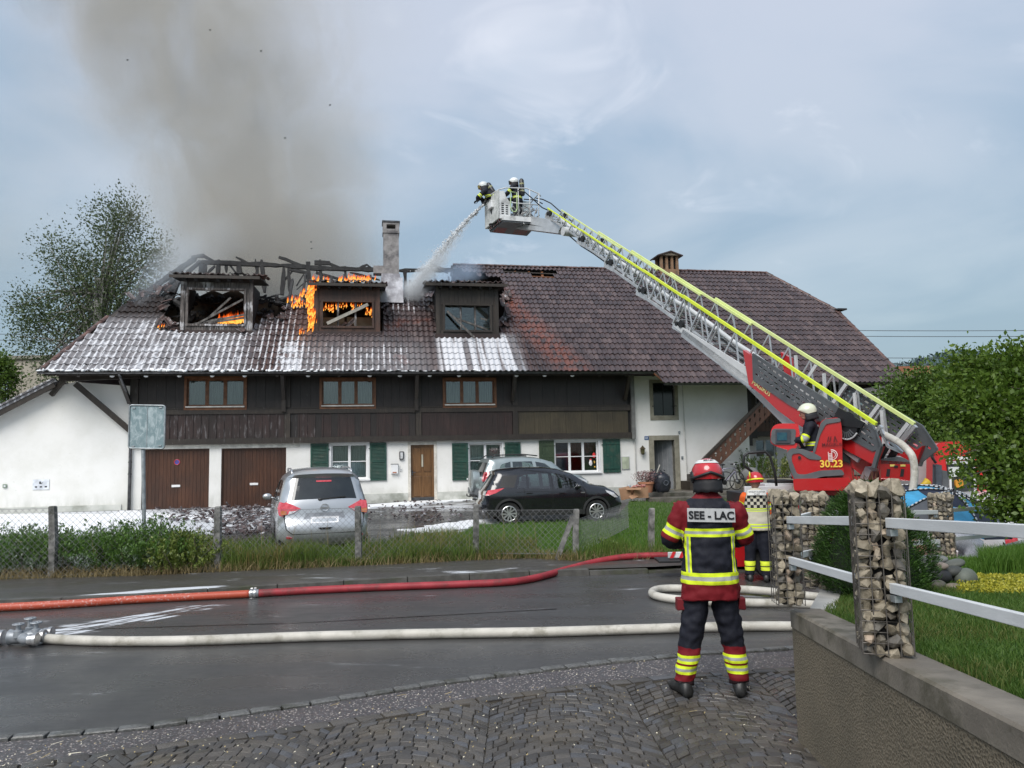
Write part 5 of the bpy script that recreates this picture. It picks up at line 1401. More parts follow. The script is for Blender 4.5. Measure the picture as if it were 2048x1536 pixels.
for sx in(-1,1):
 for sz in(-1,1):MB().box(cx-SO.x+sx*(w-.09)-.03,cx-SO.x+sx*(w-.09)+.03,-.066,-.05,cz-SO.z+sz*(h-.05)-.012,cz-SO.z+sz*(h-.05)+.012).build('clip',M_GALV,pan)
 # retaining wall and raised garden
def gard(x,y):return .905+.065*(5.34-y)if y<9.5 else .905+.065*(5.34-9.5)-.02*(y-9.5)
WL=[(1.86,5.36),(1.70,3.65),(1.60,2.4),(1.45,.4),(1.3,-1.5)]
def wallx(y):
 for(x0,y0),(x1,y1)in zip(WL,WL[1:]):
  if y1<=y<=y0:return x1+(x0-x1)*(y-y1)/(y0-y1)
 return WL[-1][0]
rw=thing('retaining_wall','rough rendered retaining wall with smooth capping band, foot of the garden','wall',(1.86,5.36,0));WO=rw.location
M_ROUGH=None
m_,t,b=newmat('roughcast');p=t.pos()
v=t.voro(p,75);g=t.noise(p,110,3,.7)
c=t.mix(v.ss(.1,.6),(.115,.092,.06),(.20,.165,.115));c=t.mix(g.ss(.55,.75),c,(.05,.042,.03));c=t.mix(t.noise(p,1.6,4).ss(.4,.7)*.5,c,(.10,.085,.06))
t.link(c,b.inputs['Base Color']);setin(b,'Roughness',.85);t.link(t.bump(v*.8+g*.5,.9,.012),b.inputs['Normal']);M_ROUGH=m_
M_BAND=mat('smooth_render',(.15,.13,.105),.7,col2=(.235,.205,.165),scale=3,bump=.35,bscale=60,dirt=(.09,.08,.055),dscale=2.5)
ys=[5.36,5.0,4.6,4.2,3.8,3.4,3.0,2.6,2.2,1.6,.8,0,-1.5]
TB=.115
def wring(x0,x1,zf0,zf1,bev=.012):
 rg=[]
 for y in ys:
  w=wallx(y);zt=zf1(y);z0=zf0(y)
  rg.append([Vector((w+x0,y,z0))-WO,Vector((w+x0,y,zt-bev))-WO,Vector((w+x0+bev,y,zt))-WO,Vector((w+x1-bev,y,zt))-WO,Vector((w+x1,y,zt-bev))-WO,Vector((w+x1,y,z0))-WO])
 return rg
top_z=lambda y:.925+.063*(5.36-y)
MB().rings(wring(.008,.21,lambda y:gz(1.8,y)-.2,lambda y:top_z(y)-TB,.0)).build('roughcast_face',M_ROUGH,rw)
MB().rings(wring(0,.215,lambda y:top_z(y)-TB-.0,top_z)).build('capping_band',M_BAND,rw)
BK=[(2.02,5.42),(2.72,6.95),(5.15,9.35),(9,13.0),(14,16.5)]
mb=MB()
for(a,b)in zip(BK,BK[1:]):
 za,zb=gard(*a)+.02,gard(*b)+.02
 mb.add([(a[0]-1.86,a[1]-5.36,-1.2),(b[0]-1.86,b[1]-5.36,-1.2),(b[0]-1.86,b[1]-5.36,zb),(a[0]-1.86,a[1]-5.36,za),(a[0]-1.73,a[1]-5.46,-1.2),(b[0]-1.73,b[1]-5.46,-1.2),(b[0]-1.73,b[1]-5.46,zb),(a[0]-1.73,a[1]-5.46,za)],
 [(0,1,2,3),(3,2,6,7),(7,6,5,4),(0,3,7,4),(1,5,6,2)])
mb.build('garden_edge',mat('pale_edging',(.33,.32,.30),.8,col2=(.45,.44,.41),bump=.3),rw)
gp=[(1.98,5.36)]+[(wallx(y)+.2,y)for y in(5.,4.2,3.4,2.6,1.6,0,-1.5)]+[(20,-1.5),(20,19)]+[(p[0]+.08,p[1]-.08)for p in BK[::-1]]
garden=sheet('garden_lawn',gp,-.02,M_LAWN,.5,zf=gard);tag(garden,'raised garden lawn behind the retaining wall')
def gden(x,y):return rnd.random()<min(1.,(4.5/max(1.,y))**1.6)and x<1.1+y*.78 and abs(proj((x,y,.9))[0]-1800)<330
g2p=[(p[0]+.03,p[1])for p in gp]
blades('grass',scatter([(2.06,5.3),(1.9,3.6),(1.75,1.8),(8,1.8),(12,11),(5.4,9.0),(2.9,6.7)],80000,gden),gard,.018,.05,.004,M_BLADE_G,.9,label='bright green grass of the raised garden lawn',clump=.6)
def rock_mesh(i):
 r_=random.Random(100+i);mb=MB();pts_=[]
 for k in range(14):
  d=Vector((r_.gauss(0,1),r_.gauss(0,1),r_.gauss(0,1))).normalized();pts_.append(d*r_.uniform(.82,1.1))
 import bmesh
 bm=bmesh.new();
 for p in pts_:bm.verts.new((p.x*.5,p.y*.42,p.z*.38))
 res=bmesh.ops.convex_hull(bm,input=bm.verts);
 bmesh.ops.delete(bm,geom=[v for v in bm.verts if not v.link_faces],context='VERTS')
 me=bpy.data.meshes.new('rock');bm.to_mesh(me);bm.free();me.materials.append(M_ROCK);return me
m_,t,b=newmat('limestone');oi=t.new('ObjectInfo');r_=E(t.nt,oi.outputs['Random']);p=t.pos()
c=t.mix(r_,(.21,.18,.13),(.44,.38,.285));c=t.mix(r_.ss(.86,.95)*.6,c,(.34,.24,.18));c=t.mix((r_*7.3).frac().ss(.72,.8),c,(.13,.12,.105));c=t.mix(t.noise(p,28,4,.65).ss(.4,.65)*.55,c,(.11,.09,.06))
t.link(c,b.inputs['Base Color']);setin(b,'Roughness',.75);t.link(t.bump(t.noise(p,60,4,.7),.6,.006),b.inputs['Normal']);M_ROCK=m_
rocks=[rock_mesh(i)for i in range(9)]
M_CAGE=mat('rusty_cage_wire',(.09,.08,.07),.6,.5,col2=(.17,.155,.14),scale=20)
def gabion(label,x,y,z0,h,w,rz_,cell=.05,sz=.068,lod=1):
 g=thing('gabion_post',label,'gabion post',(x,y,z0),rz_,'gabion posts of the garden fence');k=w/2
 layer=sz*.72;nz=int((h-.01)/layer);nn=max(3,int(w/(sz*.68)))
 for iz in range(nz+1):
  for ix in range(nn):
   for iy in range(nn):
    if 0<ix<nn-1 and 0<iy<nn-1 and iz<nz:continue
    if iy==nn-1 and iz<nz:continue
    px=-k+sz*.36+(w-sz*.72)*ix/(nn-1);py=-k+sz*.36+(w-sz*.72)*iy/(nn-1)
    s=sz*rnd.uniform(1.0,1.5)*(1.3 if iz==nz else 1)
    o=inst('rock',rnd.choice(rocks),g,(px+rnd.uniform(-.008,.008),py+rnd.uniform(-.008,.008),.02+iz*layer+rnd.uniform(-.012,.012)),(rnd.uniform(0,6),rnd.uniform(0,6),rnd.uniform(0,6)),scale=(s,s,s*rnd.uniform(.75,1)))
 MB().box(-k*.55,k*.55,-k*.55,k*.55,0,h-.03).build('core',M_DARK,g)
 mb=MB();wr_=.0027;kk=k+.006;n=round(w/cell)
 for j in range(int(h/cell)+1):
  z=.004+j*cell
  if z>h:break
  mb.tube([(-kk,-kk,z),(kk,-kk,z),(kk,kk,z),(-kk,kk,z)],wr_*1.15,5,closed=True)
 for i in range(n+1):
  a=-kk+2*kk*i/n
  for(px,py)in((a,-kk-.002),(a,kk+.002),(-kk-.002,a),(kk+.002,a)):mb.cyl((px,py,0),(px,py,h),wr_,5)
 mb.build('wire_cage',M_CAGE,g);return g
gab=[]
def gab_at(label,px,pyb,pyt,d,w,rz_,lod=1):
 c=on_y(px,pyb,d);t_=on_y(px,pyt,d);gab.append((c.x,c.y,c.z,t_.z-c.z));return gabion(label,c.x,c.y,c.z,t_.z-c.z,w,rz_,lod=lod)
gab_at('largest stone filled wire post, standing halfway along the wall',1770,1300,984,3.78,.205,R(-17))
gab_at('stone filled wire post on the corner of the retaining wall',1577,1207,988,5.22,.155,R(-4))
gab_at('stone filled wire post left of the round conifer, with loose stones at its foot',1638,1172,992,6.75,.20,R(-30))
gab_at('farthest stone filled wire post, behind the boulders and the tall grass',1888,1116,988,9.1,.235,R(-30))
M_RAIL=mat('grey_white_rail',(.58,.59,.59),.55,col2=(.68,.69,.69),scale=2.5,stretch=(1,1,6),bump=.15,bscale=60)
def rail(label,a,b,h=.047,w=.03):
 a=Vector(a);b=Vector(b);o=thing('fence_rail',label,'fence rail',a,0,'white rails of the garden fence')
 MB().bar((0,0,0),b-a,w,h).build('board',M_RAIL,o,bevel=.003)
 d=(b-a).normalized()
 for e in(Vector((0,0,0)),b-a):
  s=1 if e.length==0 else-1;MB().bar(e+d*s*.01-Vector((0,0,h*.95)),e+d*s*.055-Vector((0,0,h*.95)),.034,.03).build('bracket',M_GALV,o)
N_,C_,B2_,B3_=[(g[0],g[1])for g in gab]
def pz(px,py,d):return on_y(px,py,d)
e=.105
a1,b1=pz(1577,1040,5.13),Vector((N_[0],N_[1]+e,0))
def R2(p,q,zp,zq,lab):rail(lab,(p[0],p[1],zp),(q[0],q[1],zq))
zc,zc2=pz(1577,1040,5.13).z,pz(1577,1121,5.13).z
zn,zn2=pz(1770,1046,3.66).z,pz(1770,1177,3.66).z
R2((C_[0],C_[1]-.085),(N_[0]-.01,N_[1]+e),zc,zn-.01,'upper white rail between the corner post and the largest post')
R2((C_[0],C_[1]-.085),(N_[0]-.01,N_[1]+e),zc2,zn2-.01,'lower white rail between the corner post and the largest post')
d_=(Vector(N_)-Vector(C_)).normalized();q_=Vector(N_)+d_*1.9
R2((N_[0]+.0,N_[1]-e-.01),q_,zn,zn+.105,'upper white rail running right from the largest post over the lawn')
R2((N_[0]+.0,N_[1]-e-.01),q_,zn2,zn2+.105,'lower white rail running right from the largest post over the lawn')
z_a,z_b,z_c,z_d=pz(1620,1031,6.6).z,pz(1638,1106,6.6).z,pz(1888,1024,9.).z,pz(1888,1083,9.).z
R2((C_[0]+.06,C_[1]+.07),(B2_[0]-.08,B2_[1]-.09),zc-.02,z_a,'upper white rail from the corner post back to the post beside the conifer')
R2((C_[0]+.06,C_[1]+.07),(B2_[0]-.08,B2_[1]-.09),zc2+.0,z_b,'lower white rail from the corner post back to the post beside the conifer')
R2((B2_[0]+.09,B2_[1]+.09),(B3_[0]-.1,B3_[1]-.1),z_a,z_c,'upper white rail passing behind the conifer')
R2((B2_[0]+.09,B2_[1]+.09),(B3_[0]-.1,B3_[1]-.1),z_b,z_d,'lower white rail passing behind the conifer')
e_=pz(2025,1010,11.);R2((B3_[0]+.1,B3_[1]+.1),(e_.x,e_.y),z_c,pz(2000,1012,11.).z,'upper white rail right of the farthest stone post')
R2((B3_[0]+.1,B3_[1]+.1),(e_.x,e_.y),z_d,pz(2025,1067,11.).z,'lower white rail right of the farthest stone post')
sp=thing('small_stones','little heap of flat pale stones at the foot of a wire post','stones',(gab[2][0]+.02,gab[2][1]-.2,gard(2.8,6.6)+.02))
for i in range(26):s=rnd.uniform(.05,.09);inst('stone',rnd.choice(rocks),sp,(rnd.gauss(0,.08),rnd.gauss(0,.06),rnd.uniform(.0,.06)),(rnd.uniform(-.4,.4),rnd.uniform(-.4,.4),rnd.uniform(0,6)),scale=(s,s,s*.5))
cc=on_y(1748,1193,6.25);cz0=gard(cc.x,6.25);ct=on_y(1748,962,6.25).z
con=thing('dwarf_conifer','dense round topped dwarf conifer behind the largest stone post','conifer',(cc.x,6.25,cz0))
n=5200;hh=ct-cz0;t_=NR.uniform(0,1,n)**.85;prof=np.where(t_<.16,.62+.38*t_/.16,(1-((t_-.16)/.84)**1.9)**.62)*.40
an=NR.uniform(0,6.28,n);bump_=1+.13*np.sin(an*5+t_*9)+.07*np.sin(an*11-t_*17)
P_=np.stack([np.cos(an)*prof*bump_,np.sin(an)*prof*bump_,t_*hh*.97],1);D_=np.stack([np.cos(an),np.sin(an),np.full(n,.55)],1)
Q,DD=clumped(P_,D_,5,.018);leaf_mesh('foliage',Q,.038,M_NEEDLE,con,.2,'stuff',asp=.16,dirs=DD,tone=np.clip(np.repeat(NR.uniform(0,1,n),5),0,1))
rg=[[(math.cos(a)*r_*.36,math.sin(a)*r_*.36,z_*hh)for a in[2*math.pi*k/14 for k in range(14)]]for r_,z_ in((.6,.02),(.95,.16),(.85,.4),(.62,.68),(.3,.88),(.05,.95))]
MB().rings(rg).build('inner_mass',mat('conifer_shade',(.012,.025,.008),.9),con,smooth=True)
MB().tube([(0,0,-.05),(0,0,.2)],.03,8).build('trunk',M_BARK,con)
mb=MB()
for i in range(26):x=rnd.uniform(-.13,.08);mb.tube([(x,rnd.uniform(-.1,.1),hh*.9),(x+rnd.uniform(-.05,.05),0,hh*1.04+rnd.uniform(0,.07))],[.003,.0015],4)
mb.build('dead_twigs',mat('dead_twig',(.11,.045,.025),.8),con,kind='stuff')
M_BLD=mat('boulder',(.055,.057,.055),.55,col2=(.12,.122,.115),scale=5,bump=.35,bscale=40,dirt=(.08,.085,.05),dscale=3)
def boulder_mat(n,c):return mat('boulder_'+n,c,.6,spec=.3,col2=tuple(x*1.5 for x in c),scale=6,bump=.3,bscale=40)
BL=[('dark',1868,1166,26,16,'largest almost black boulder at the front of the heap',(.03,.03,.032),.1),('grey',1870,1136,28,11,'flat grey boulder on top of the heap at left',(.10,.105,.10),.25),('pink',1878,1132,0,0,'',(0,0,0),0)]
BL=[(1873,1150,24,15,(.022,.023,.025),'nearly black oval boulder at the middle of the heap',10,0),(1857,1125,20,13,(.085,.09,.085),'grey boulder at the left of the heap beside the conifer',0,.12),
 (1876,1119,18,8,(.12,.125,.12),'flat pale grey boulder topmost of the heap',-5,.16),(1877,1133,16,7,(.17,.14,.12),'small pinkish brown boulder in the middle of the heap',-6,.0),
 (1908,1128,19,8,(.075,.08,.07),'long flat olive grey boulder at the upper right of the heap',-14,.1),(1906,1143,17,10,(.045,.048,.045),'dark green grey boulder right of the black one',-10,.03),
 (1932,1157,20,19,(.085,.095,.08),'squat grey green boulder at the right end of the heap',0,.0),(1897,1156,12,8,(.05,.05,.05),'small dark boulder wedged behind the black one',-20,.05),
 (1878,1176,14,11,(.075,.07,.055),'small mossy boulder at the front left of the heap',0,-.12),(1906,1180,16,8,(.14,.115,.09),'low brown boulder half sunk in the ground at the front',0,-.15)]
for i,(px,py,rx,ry,c,lab,tilt,dd)in enumerate(BL):
 d=6.75+dd*1.6;s=d/FPX;p=on_y(px,py,d)
 p.z=max(p.z,gard(p.x,d)+ry*s*.4)
 mb=MB();mb.ell((0,0,0),rx*s*1.1,rx*s*.9,ry*s*1.12,16,10,Matrix.Rotation(R(tilt),3,'Y'))
 mb.v=[tuple(Vector(q)*(1+.16*mnoise.noise(Vector(q)*7+Vector((i*3.1,0,0)))))for q in mb.v]
 o=mb.build('boulder',boulder_mat(str(i),c),smooth=True,loc=p);tag(o,lab,'boulder','heap of garden boulders')
tg=[(on_y(x,1120,d).x,d)for x,d in[(rnd.uniform(1888,2090),rnd.uniform(7.6,8.8))for _ in range(9000)]]
blades('tall_grass',[p for p in tg if p[0]>on_y(1965,1100,p[1]).x],gard,.12,.27,.008,M_BLADE,.5,label='thick tall grass growing behind the boulders',clump=.5)
M_YEL=leaf_mat('yellow_flowers',(.30,.30,.03),(.5,.45,.05),(.10,.18,.03))
yp=[]
while len(yp)<5200:
 px,py=rnd.uniform(1915,2070),rnd.uniform(1158,1192);p=on_plane(px,py,Vector((0,5.34,.905)),Vector((0,.065,1)).normalized())
 if mnoise.noise(Vector((p.x*3,p.y*3,0)))+(1965<px)*.35>rnd.uniform(-.3,.5):yp.append((p.x,p.y,gard(p.x,p.y)+rnd.uniform(.01,.05)))
o=leaf_mesh('ground_cover',yp,.022,M_YEL,None,.4,'stuff',asp=.9);o['label']='yellow flowering ground cover in front of the tall grass'
blades('tall_grass',[p for p in tg if p[0]<=on_y(1965,1100,p[1]).x],gard,.05,.13,.007,M_BLADE,.5,label='shorter grass growing right behind the boulders')
def tree(name,label,cat,base,trunk,blobs,nleaf,size,m,per=6,rad=.12,asp=.6,shell=.5,mb_=M_BARK,grp=None,branch=16,up=0.,inner=None,fold=.3,droop=0.):
 T_=thing(name,label,cat,base,0,grp);B0=Vector(base)
 mb=MB();mb.tube([Vector((0,0,-.2)),Vector((rnd.uniform(-.05,.05),0,trunk*.5)),Vector((0,0,trunk))],[trunk*.035+.03,trunk*.028+.02,trunk*.018+.012],8)
 mb.build('trunk',mb_,T_,smooth=True);mb=MB()
 for i in range(branch):
  c,rx,ry,rz_=blobs[i%len(blobs)];d=Vector((rnd.gauss(0,1),rnd.gauss(0,1),rnd.gauss(.2,1))).normalized()
  e=Vector(c)+Vector((d.x*rx,d.y*ry,d.z*rz_))*.85;s=Vector((0,0,trunk*rnd.uniform(.35,.98)));mid=s.lerp(e,.5)+Vector((0,0,.12*(e-s).length-droop))
  mb.tube([s,mid,e],[.012+trunk*.006,.009+trunk*.003,.004],5)
 mb.build('branches',mb_,T_,smooth=True,kind='stuff')
 P,D=crown_points(blobs,nleaf//per,shell);Q,DD=clumped(P,D,per,rad)
 tn=np.clip(np.repeat(NR.uniform(0,1,len(P)),per)*.5+NR.uniform(0,.5,len(Q)),0,1)
 leaf_mesh('crown',Q,size,m,T_,up,'stuff',asp=asp,dirs=DD*.6,tone=tn,fold=fold);return T_
def B_(px,py,d,rx,ry,rz_=None,base=None):
 p=on_y(px,py,d)-Vector(base);s=d/FPX;return(p,rx*s,(rz_ or(rx+ry)/2)*s,ry*s)
bs=(7.6,9.6,-.3)
bl=[B_(2040,800,9.6,105,100,80,bs),B_(2070,930,9.3,95,90,80,bs),B_(1985,830,9.4,62,66,55,bs),B_(1925,790,10.,46,55,46,bs),B_(1990,745,9.8,50,34,40,bs),B_(2034,712,9.6,13,34,13,bs),B_(2040,740,9.6,22,20,20,bs),B_(1925,728,10,16,30,14,bs),B_(1958,735,10,10,24,10,bs),B_(2066,1015,8.8,42,35,40,bs),B_(1998,912,9.1,38,45,36,bs),
 B_(2030,985,8.9,32,34,30,bs),B_(1900,815,9.6,24,24,26,bs),B_(2008,1020,8.9,34,14,14,bs)]
bl2=[B_(1925,893,9.1,34,10,14,bs),B_(1950,930,9.1,34,14,12,bs),B_(1975,968,9.,34,14,14,bs),B_(1905,912,9.,20,8,10,bs),B_(1960,1000,8.9,34,9,12,bs),B_(1928,950,9.,26,9,12,bs)]
tree('hornbeam','large bright green hornbeam hanging in front of the fire engine cab','tree',bs,3.4,bl,33000,.066,M_LEAF_H,7,.085,.62,.12,branch=40)
P_,D_=crown_points(bl2,130,.1);Q,DD=clumped(P_,D_,6,.045);leaf_mesh('hanging_sprays',Q,.055,M_LEAF_H,bpy.data.objects['hornbeam'],0,'stuff',asp=.62,dirs=DD*.5)
mb=MB()
for c,rx,ry,rz_ in bl2:mb.tube([c+Vector((rx*2.4,0,rz_*1.4)),c+Vector((rx,0,rz_*.3)),c-Vector((rx,0,rz_*.8))],[.009,.006,.003],5)
mb.build('twigs',M_BARK,bpy.data.objects['hornbeam'],kind='stuff')
bs2=(10.,19.,-.4)
bl=[B_(1830,850,19,70,85,60,bs2),B_(1900,830,19,85,95,70,bs2),B_(1800,815,19,36,55,45,bs2),B_(1870,775,19,60,38,45,bs2),B_(1980,830,19,80,80,60,bs2),B_(1855,910,18.5,90,50,60,bs2),B_(1835,775,19,30,25,30,bs2),B_(1790,880,18.5,30,60,40,bs2)]
tree('hedge_tree','dark green trimmed hedge tree behind the foot of the ladder','tree',bs2,4.2,bl,30000,.10,M_LEAF_HD,6,.16,.6,.4,branch=24)
bq=on_z(190,1015,.4);bq=Vector((on_y(190,900,36).x,36,.3));bb=tuple(bq)
bl=[B_(225,470,36,60,75,60,bb),B_(245,430,36,45,42,40,bb),B_(180,560,36,90,75,70,bb),B_(270,560,36,70,70,60,bb),B_(120,520,36,40,60,40,bb),B_(70,620,36,55,45,45,bb),B_(140,650,36,80,70,60,bb),B_(225,640,36,70,60,60,bb),B_(60,680,36,35,50,30,bb),B_(110,740,36,40,45,40,bb),B_(315,510,36,35,40,30,bb),B_(40,620,36,25,20,20,bb)]
tree('birch','loose tall birch standing behind the left end of the burning roof','tree',bb,10.5,bl,24000,.14,M_LEAF_B,16,.34,.5,.10,M_BARKB,branch=70,droop=.2)
bb=tuple(Vector((on_y(10,900,31).x,31,.3)))
tree('bush','dense bright green bush at the extreme edge behind the annex roof','bush',bb,2.6,[B_(5,760,31,26,52,30,bb),B_(-15,740,31,34,34,30,bb)],5200,.13,M_LEAF_HD,6,.12,.6,.5,branch=8)
fb=thing('flat_building','low flat roofed concrete building behind the birch','building',(on_y(50,900,52).x,52,.3));o_=fb.location
a=on_y(18,712,52)-o_;c=on_y(100,712,52)-o_
M_CONC=mat('pale_concrete',(.30,.275,.225),.8,col2=(.38,.35,.29),scale=1)
MB().box(a.x,c.x+6,0,8,0,a.z-.25).build('wall',M_CONC,fb);MB().box(a.x-.15,c.x+6.1,-.15,8.1,a.z-.249,a.z).build('roof_edge',mat('dark_edge',(.2,.19,.16),.7),fb)
for i in range(6):xx=a.x+.9+i*1.3;MB().box(xx,xx+.04,-.02,0.01,0,a.z-.26).build('joint',mat('dark_edge',(.2,.19,.16),.7),fb)
hill=MB();n=60;ys_=520
pts_=[]
for i in range(n+1):
 px=1560+i*12;py=752-26*math.exp(-((px-1900)/120)**2)-8*math.sin(px*.02)*.4-14*sstep(1700,1900,px)
 pts_.append(on_y(px,py+rnd.uniform(-1,1),ys_))
for i,p in enumerate(pts_):hill.v+=[(p.x,ys_-130,0),(p.x,ys_-50,(p.z)*.6),(p.x,ys_,p.z),(p.x,ys_+150,0)]
for i in range(n):
 for j in range(3):hill.face([i*4+j,(i+1)*4+j,(i+1)*4+j+1,i*4+j+1])
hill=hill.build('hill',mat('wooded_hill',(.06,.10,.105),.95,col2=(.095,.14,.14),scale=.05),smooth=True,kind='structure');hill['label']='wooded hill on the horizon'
hw=[];
for i in range(8000):
 k=rnd.randrange(n);p=pts_[k].lerp(pts_[k+1],rnd.random());f=rnd.random()**1.5;hw.append((p.x,ys_-130*f,p.z*(1-f*.55)+rnd.uniform(-2,2.5)))
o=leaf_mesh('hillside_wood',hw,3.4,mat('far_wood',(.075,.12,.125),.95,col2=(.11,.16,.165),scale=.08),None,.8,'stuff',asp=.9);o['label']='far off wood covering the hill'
fh=thing('far_house','tiled roof of a far house just showing over the hedge','house',on_y(1828,742,75));
MB().box(-2.5,3,0,6,-5,-.6).build('wall',mat('far_wall',(.4,.37,.33),.8),fh);MB().prism([(-3,-.8),(3.5,-.8),(2.4,.45),(-1.9,.45)],lambda a,b:(a,-.3+b*0,b),lambda a,b:(a,6,b)).build('roof',mat('far_roof',(.25,.10,.05),.8,col2=(.33,.16,.09),scale=2),fh)
cw=thing('chimney_cowl','dark round chimney cowl just above the hornbeam','chimney',on_y(1966,725,40));MB().cyl((0,0,-3),(0,0,-.2),.35,12).build('stack',M_DARK,cw);MB().tube([(0,0,-.2),(0,0,0),(0,0,.15)],[.6,.62,.3],12).build('cap',M_DARK,cw)
def cable(label,p0,p1,y,sag,r_=.035):
 a=on_y(*p0,y);b=on_y(*p1,y);P=[a.lerp(b,i/24)-Vector((0,0,sag*4*(i/24)*(1-i/24)))for i in range(25)]
 o=MB().tube(P,r_,5).build('power_line',M_CABLE,smooth=True);tag(o,label,'cable','overhead power lines')
M_CABLE=mat('cable',(.05,.05,.055),.6)
for i,(y0,y1,lab)in enumerate(((657,658,'topmost overhead cable right of the roof'),(668,670,'second overhead cable from the top'),(711,713,'second overhead cable from the bottom'),(722,725,'lowest overhead cable, close above the hill'),)):
 cable(lab,(1400,y0),(2300,y1),90,.25)
cable('upper of two faint cables left of the birch',(-200,666),(330,668),90,.1);cable('lower of two faint cables left of the birch',(-200,678),(330,680),90,.1)
# cars
def paint(name,col,rough=.28,metal=.5,coat=.8,flake=.0):
 m,t,b=newmat(name);p=t.pos()
 n=t.noise(p,2.5,3);c=t.mix(n,tuple(k*.9 for k in col),tuple(min(1,k*1.08)for k in col))
 d=t.noise(p,90,2).ss(.63,.7);c=t.mix(d*.35,c,tuple(min(1,k*.6+.12)for k in col))
 t.link(c,b.inputs['Base Color']);t.link(n*.1+rough,b.inputs['Roughness']);setin(b,'Metallic',metal);setin(b,'Coat Weight',coat);setin(b,'Coat Roughness',.06)
 return m
M_SILVER=paint('silver_paint',(.50,.52,.54),.3,.6)
M_BLACKP=paint('black_paint',(.006,.006,.009),.18,.0,1.)
M_SILVG=paint('grey_green_silver_paint',(.36,.41,.41),.32,.6)
M_PLAST=mat('black_plastic',(.018,.018,.019),.55,col2=(.03,.03,.031))
M_TYRE=mat('tyre_rubber',(.014,.014,.014),.75,col2=(.025,.025,.025),scale=20)
M_ALLOY=mat('alloy',(.55,.55,.56),.3,.8,col2=(.65,.65,.66))
M_CGLASS=None
m_,t,b=newmat('car_glass');nt=t.nt;gl=t.new('BsdfGlossy');gl.inputs['Roughness'].default_value=.03;tr=t.new('BsdfTransparent');tr.inputs[0].default_value=(.42,.52,.50,1)
fr=t.new('Fresnel');fr.inputs[0].default_value=1.5;mx=t.new('MixShader');t.link((E(nt,fr.outputs[0])*1.8+.08).clamp(),mx.inputs[0]);t.link(tr.outputs[0],mx.inputs[1]);t.link(gl.outputs[0],mx.inputs[2]);t.link(mx.outputs[0],nt.nodes['Material Output'].inputs[0]);M_CGLASS=m_
M_DGLASS=mat('tinted_glass',(.012,.014,.016),.06,col2=(.03,.035,.036),scale=1.5,spec=.8)
M_RED=mat('tail_lamp_red',(.55,.03,.05),.12,col2=(.7,.10,.12),scale=14,coat=1.)
M_CLEAR=mat('lamp_clear',(.6,.58,.58),.15,.3,col2=(.8,.78,.78),scale=20,coat=1.)
M_AMBER=mat('lamp_amber',(.5,.16,.06),.2,col2=(.6,.22,.1))
M_SEAT=mat('car_seat',(.03,.032,.035),.8)
def arch(cx,r,z0,n=12,rev=False):
 a0=math.acos(min(1,0));s=math.sqrt(max(0,r*r));
 th=math.asin(max(-1,min(1,(z0-.33)/r)));P=[(cx+r*math.cos(math.pi-th-(math.pi-2*th)*i/n),.33+r*math.sin(math.pi-th-(math.pi-2*th)*i/n))for i in range(n+1)]
 return P
def wheel(par,x,y,side,r=.34,w=.22,spokes=5,nm='wheel',swirl=.25):
 mb=MB();n=28;prof=[(r*.66,-.42),(r*.9,-.5),(r,-.38),(r,.38),(r*.9,.5),(r*.66,.42)]
 rg=[[(x+rr*math.cos(2*math.pi*k/n),y+ww*w,.33*r/.34+rr*math.sin(2*math.pi*k/n))for k in range(n)]for rr,ww in prof]
 mb.rings(rg,cap=False);T=mb.build(nm,M_TYRE,par,smooth=40)
 yo=y+side*w*.44;zc=.33*r/.34;mb=MB()
 mb.tube([(x+r*.64*math.cos(a),yo,zc+r*.64*math.sin(a))for a in[2*math.pi*k/n for k in range(n)]],r*.045,6,closed=True)
 for s in range(spokes):
  for q in(-.16,.16):
   a=2*math.pi*s/spokes+q;a2=a+q*.9+swirl
   p0=Vector((x+r*.12*math.cos(a),yo,zc+r*.12*math.sin(a)));p1=Vector((x+r*.63*math.cos(a2),yo+side*.005,zc+r*.63*math.sin(a2)))
   mb.bar(p0,p1,r*.10,.03,up=(0,1,0),w2=r*.15)
 mb.cyl((x,yo-side*.01,zc),(x,yo+side*.02,zc),r*.16,14)
 mb.build('rim',M_ALLOY,T,smooth=30)
 MB().cyl((x,y+side*w*.15,zc),(x,y+side*w*.22,zc),r*.62,20).build('brake_disc',M_DARK,T)
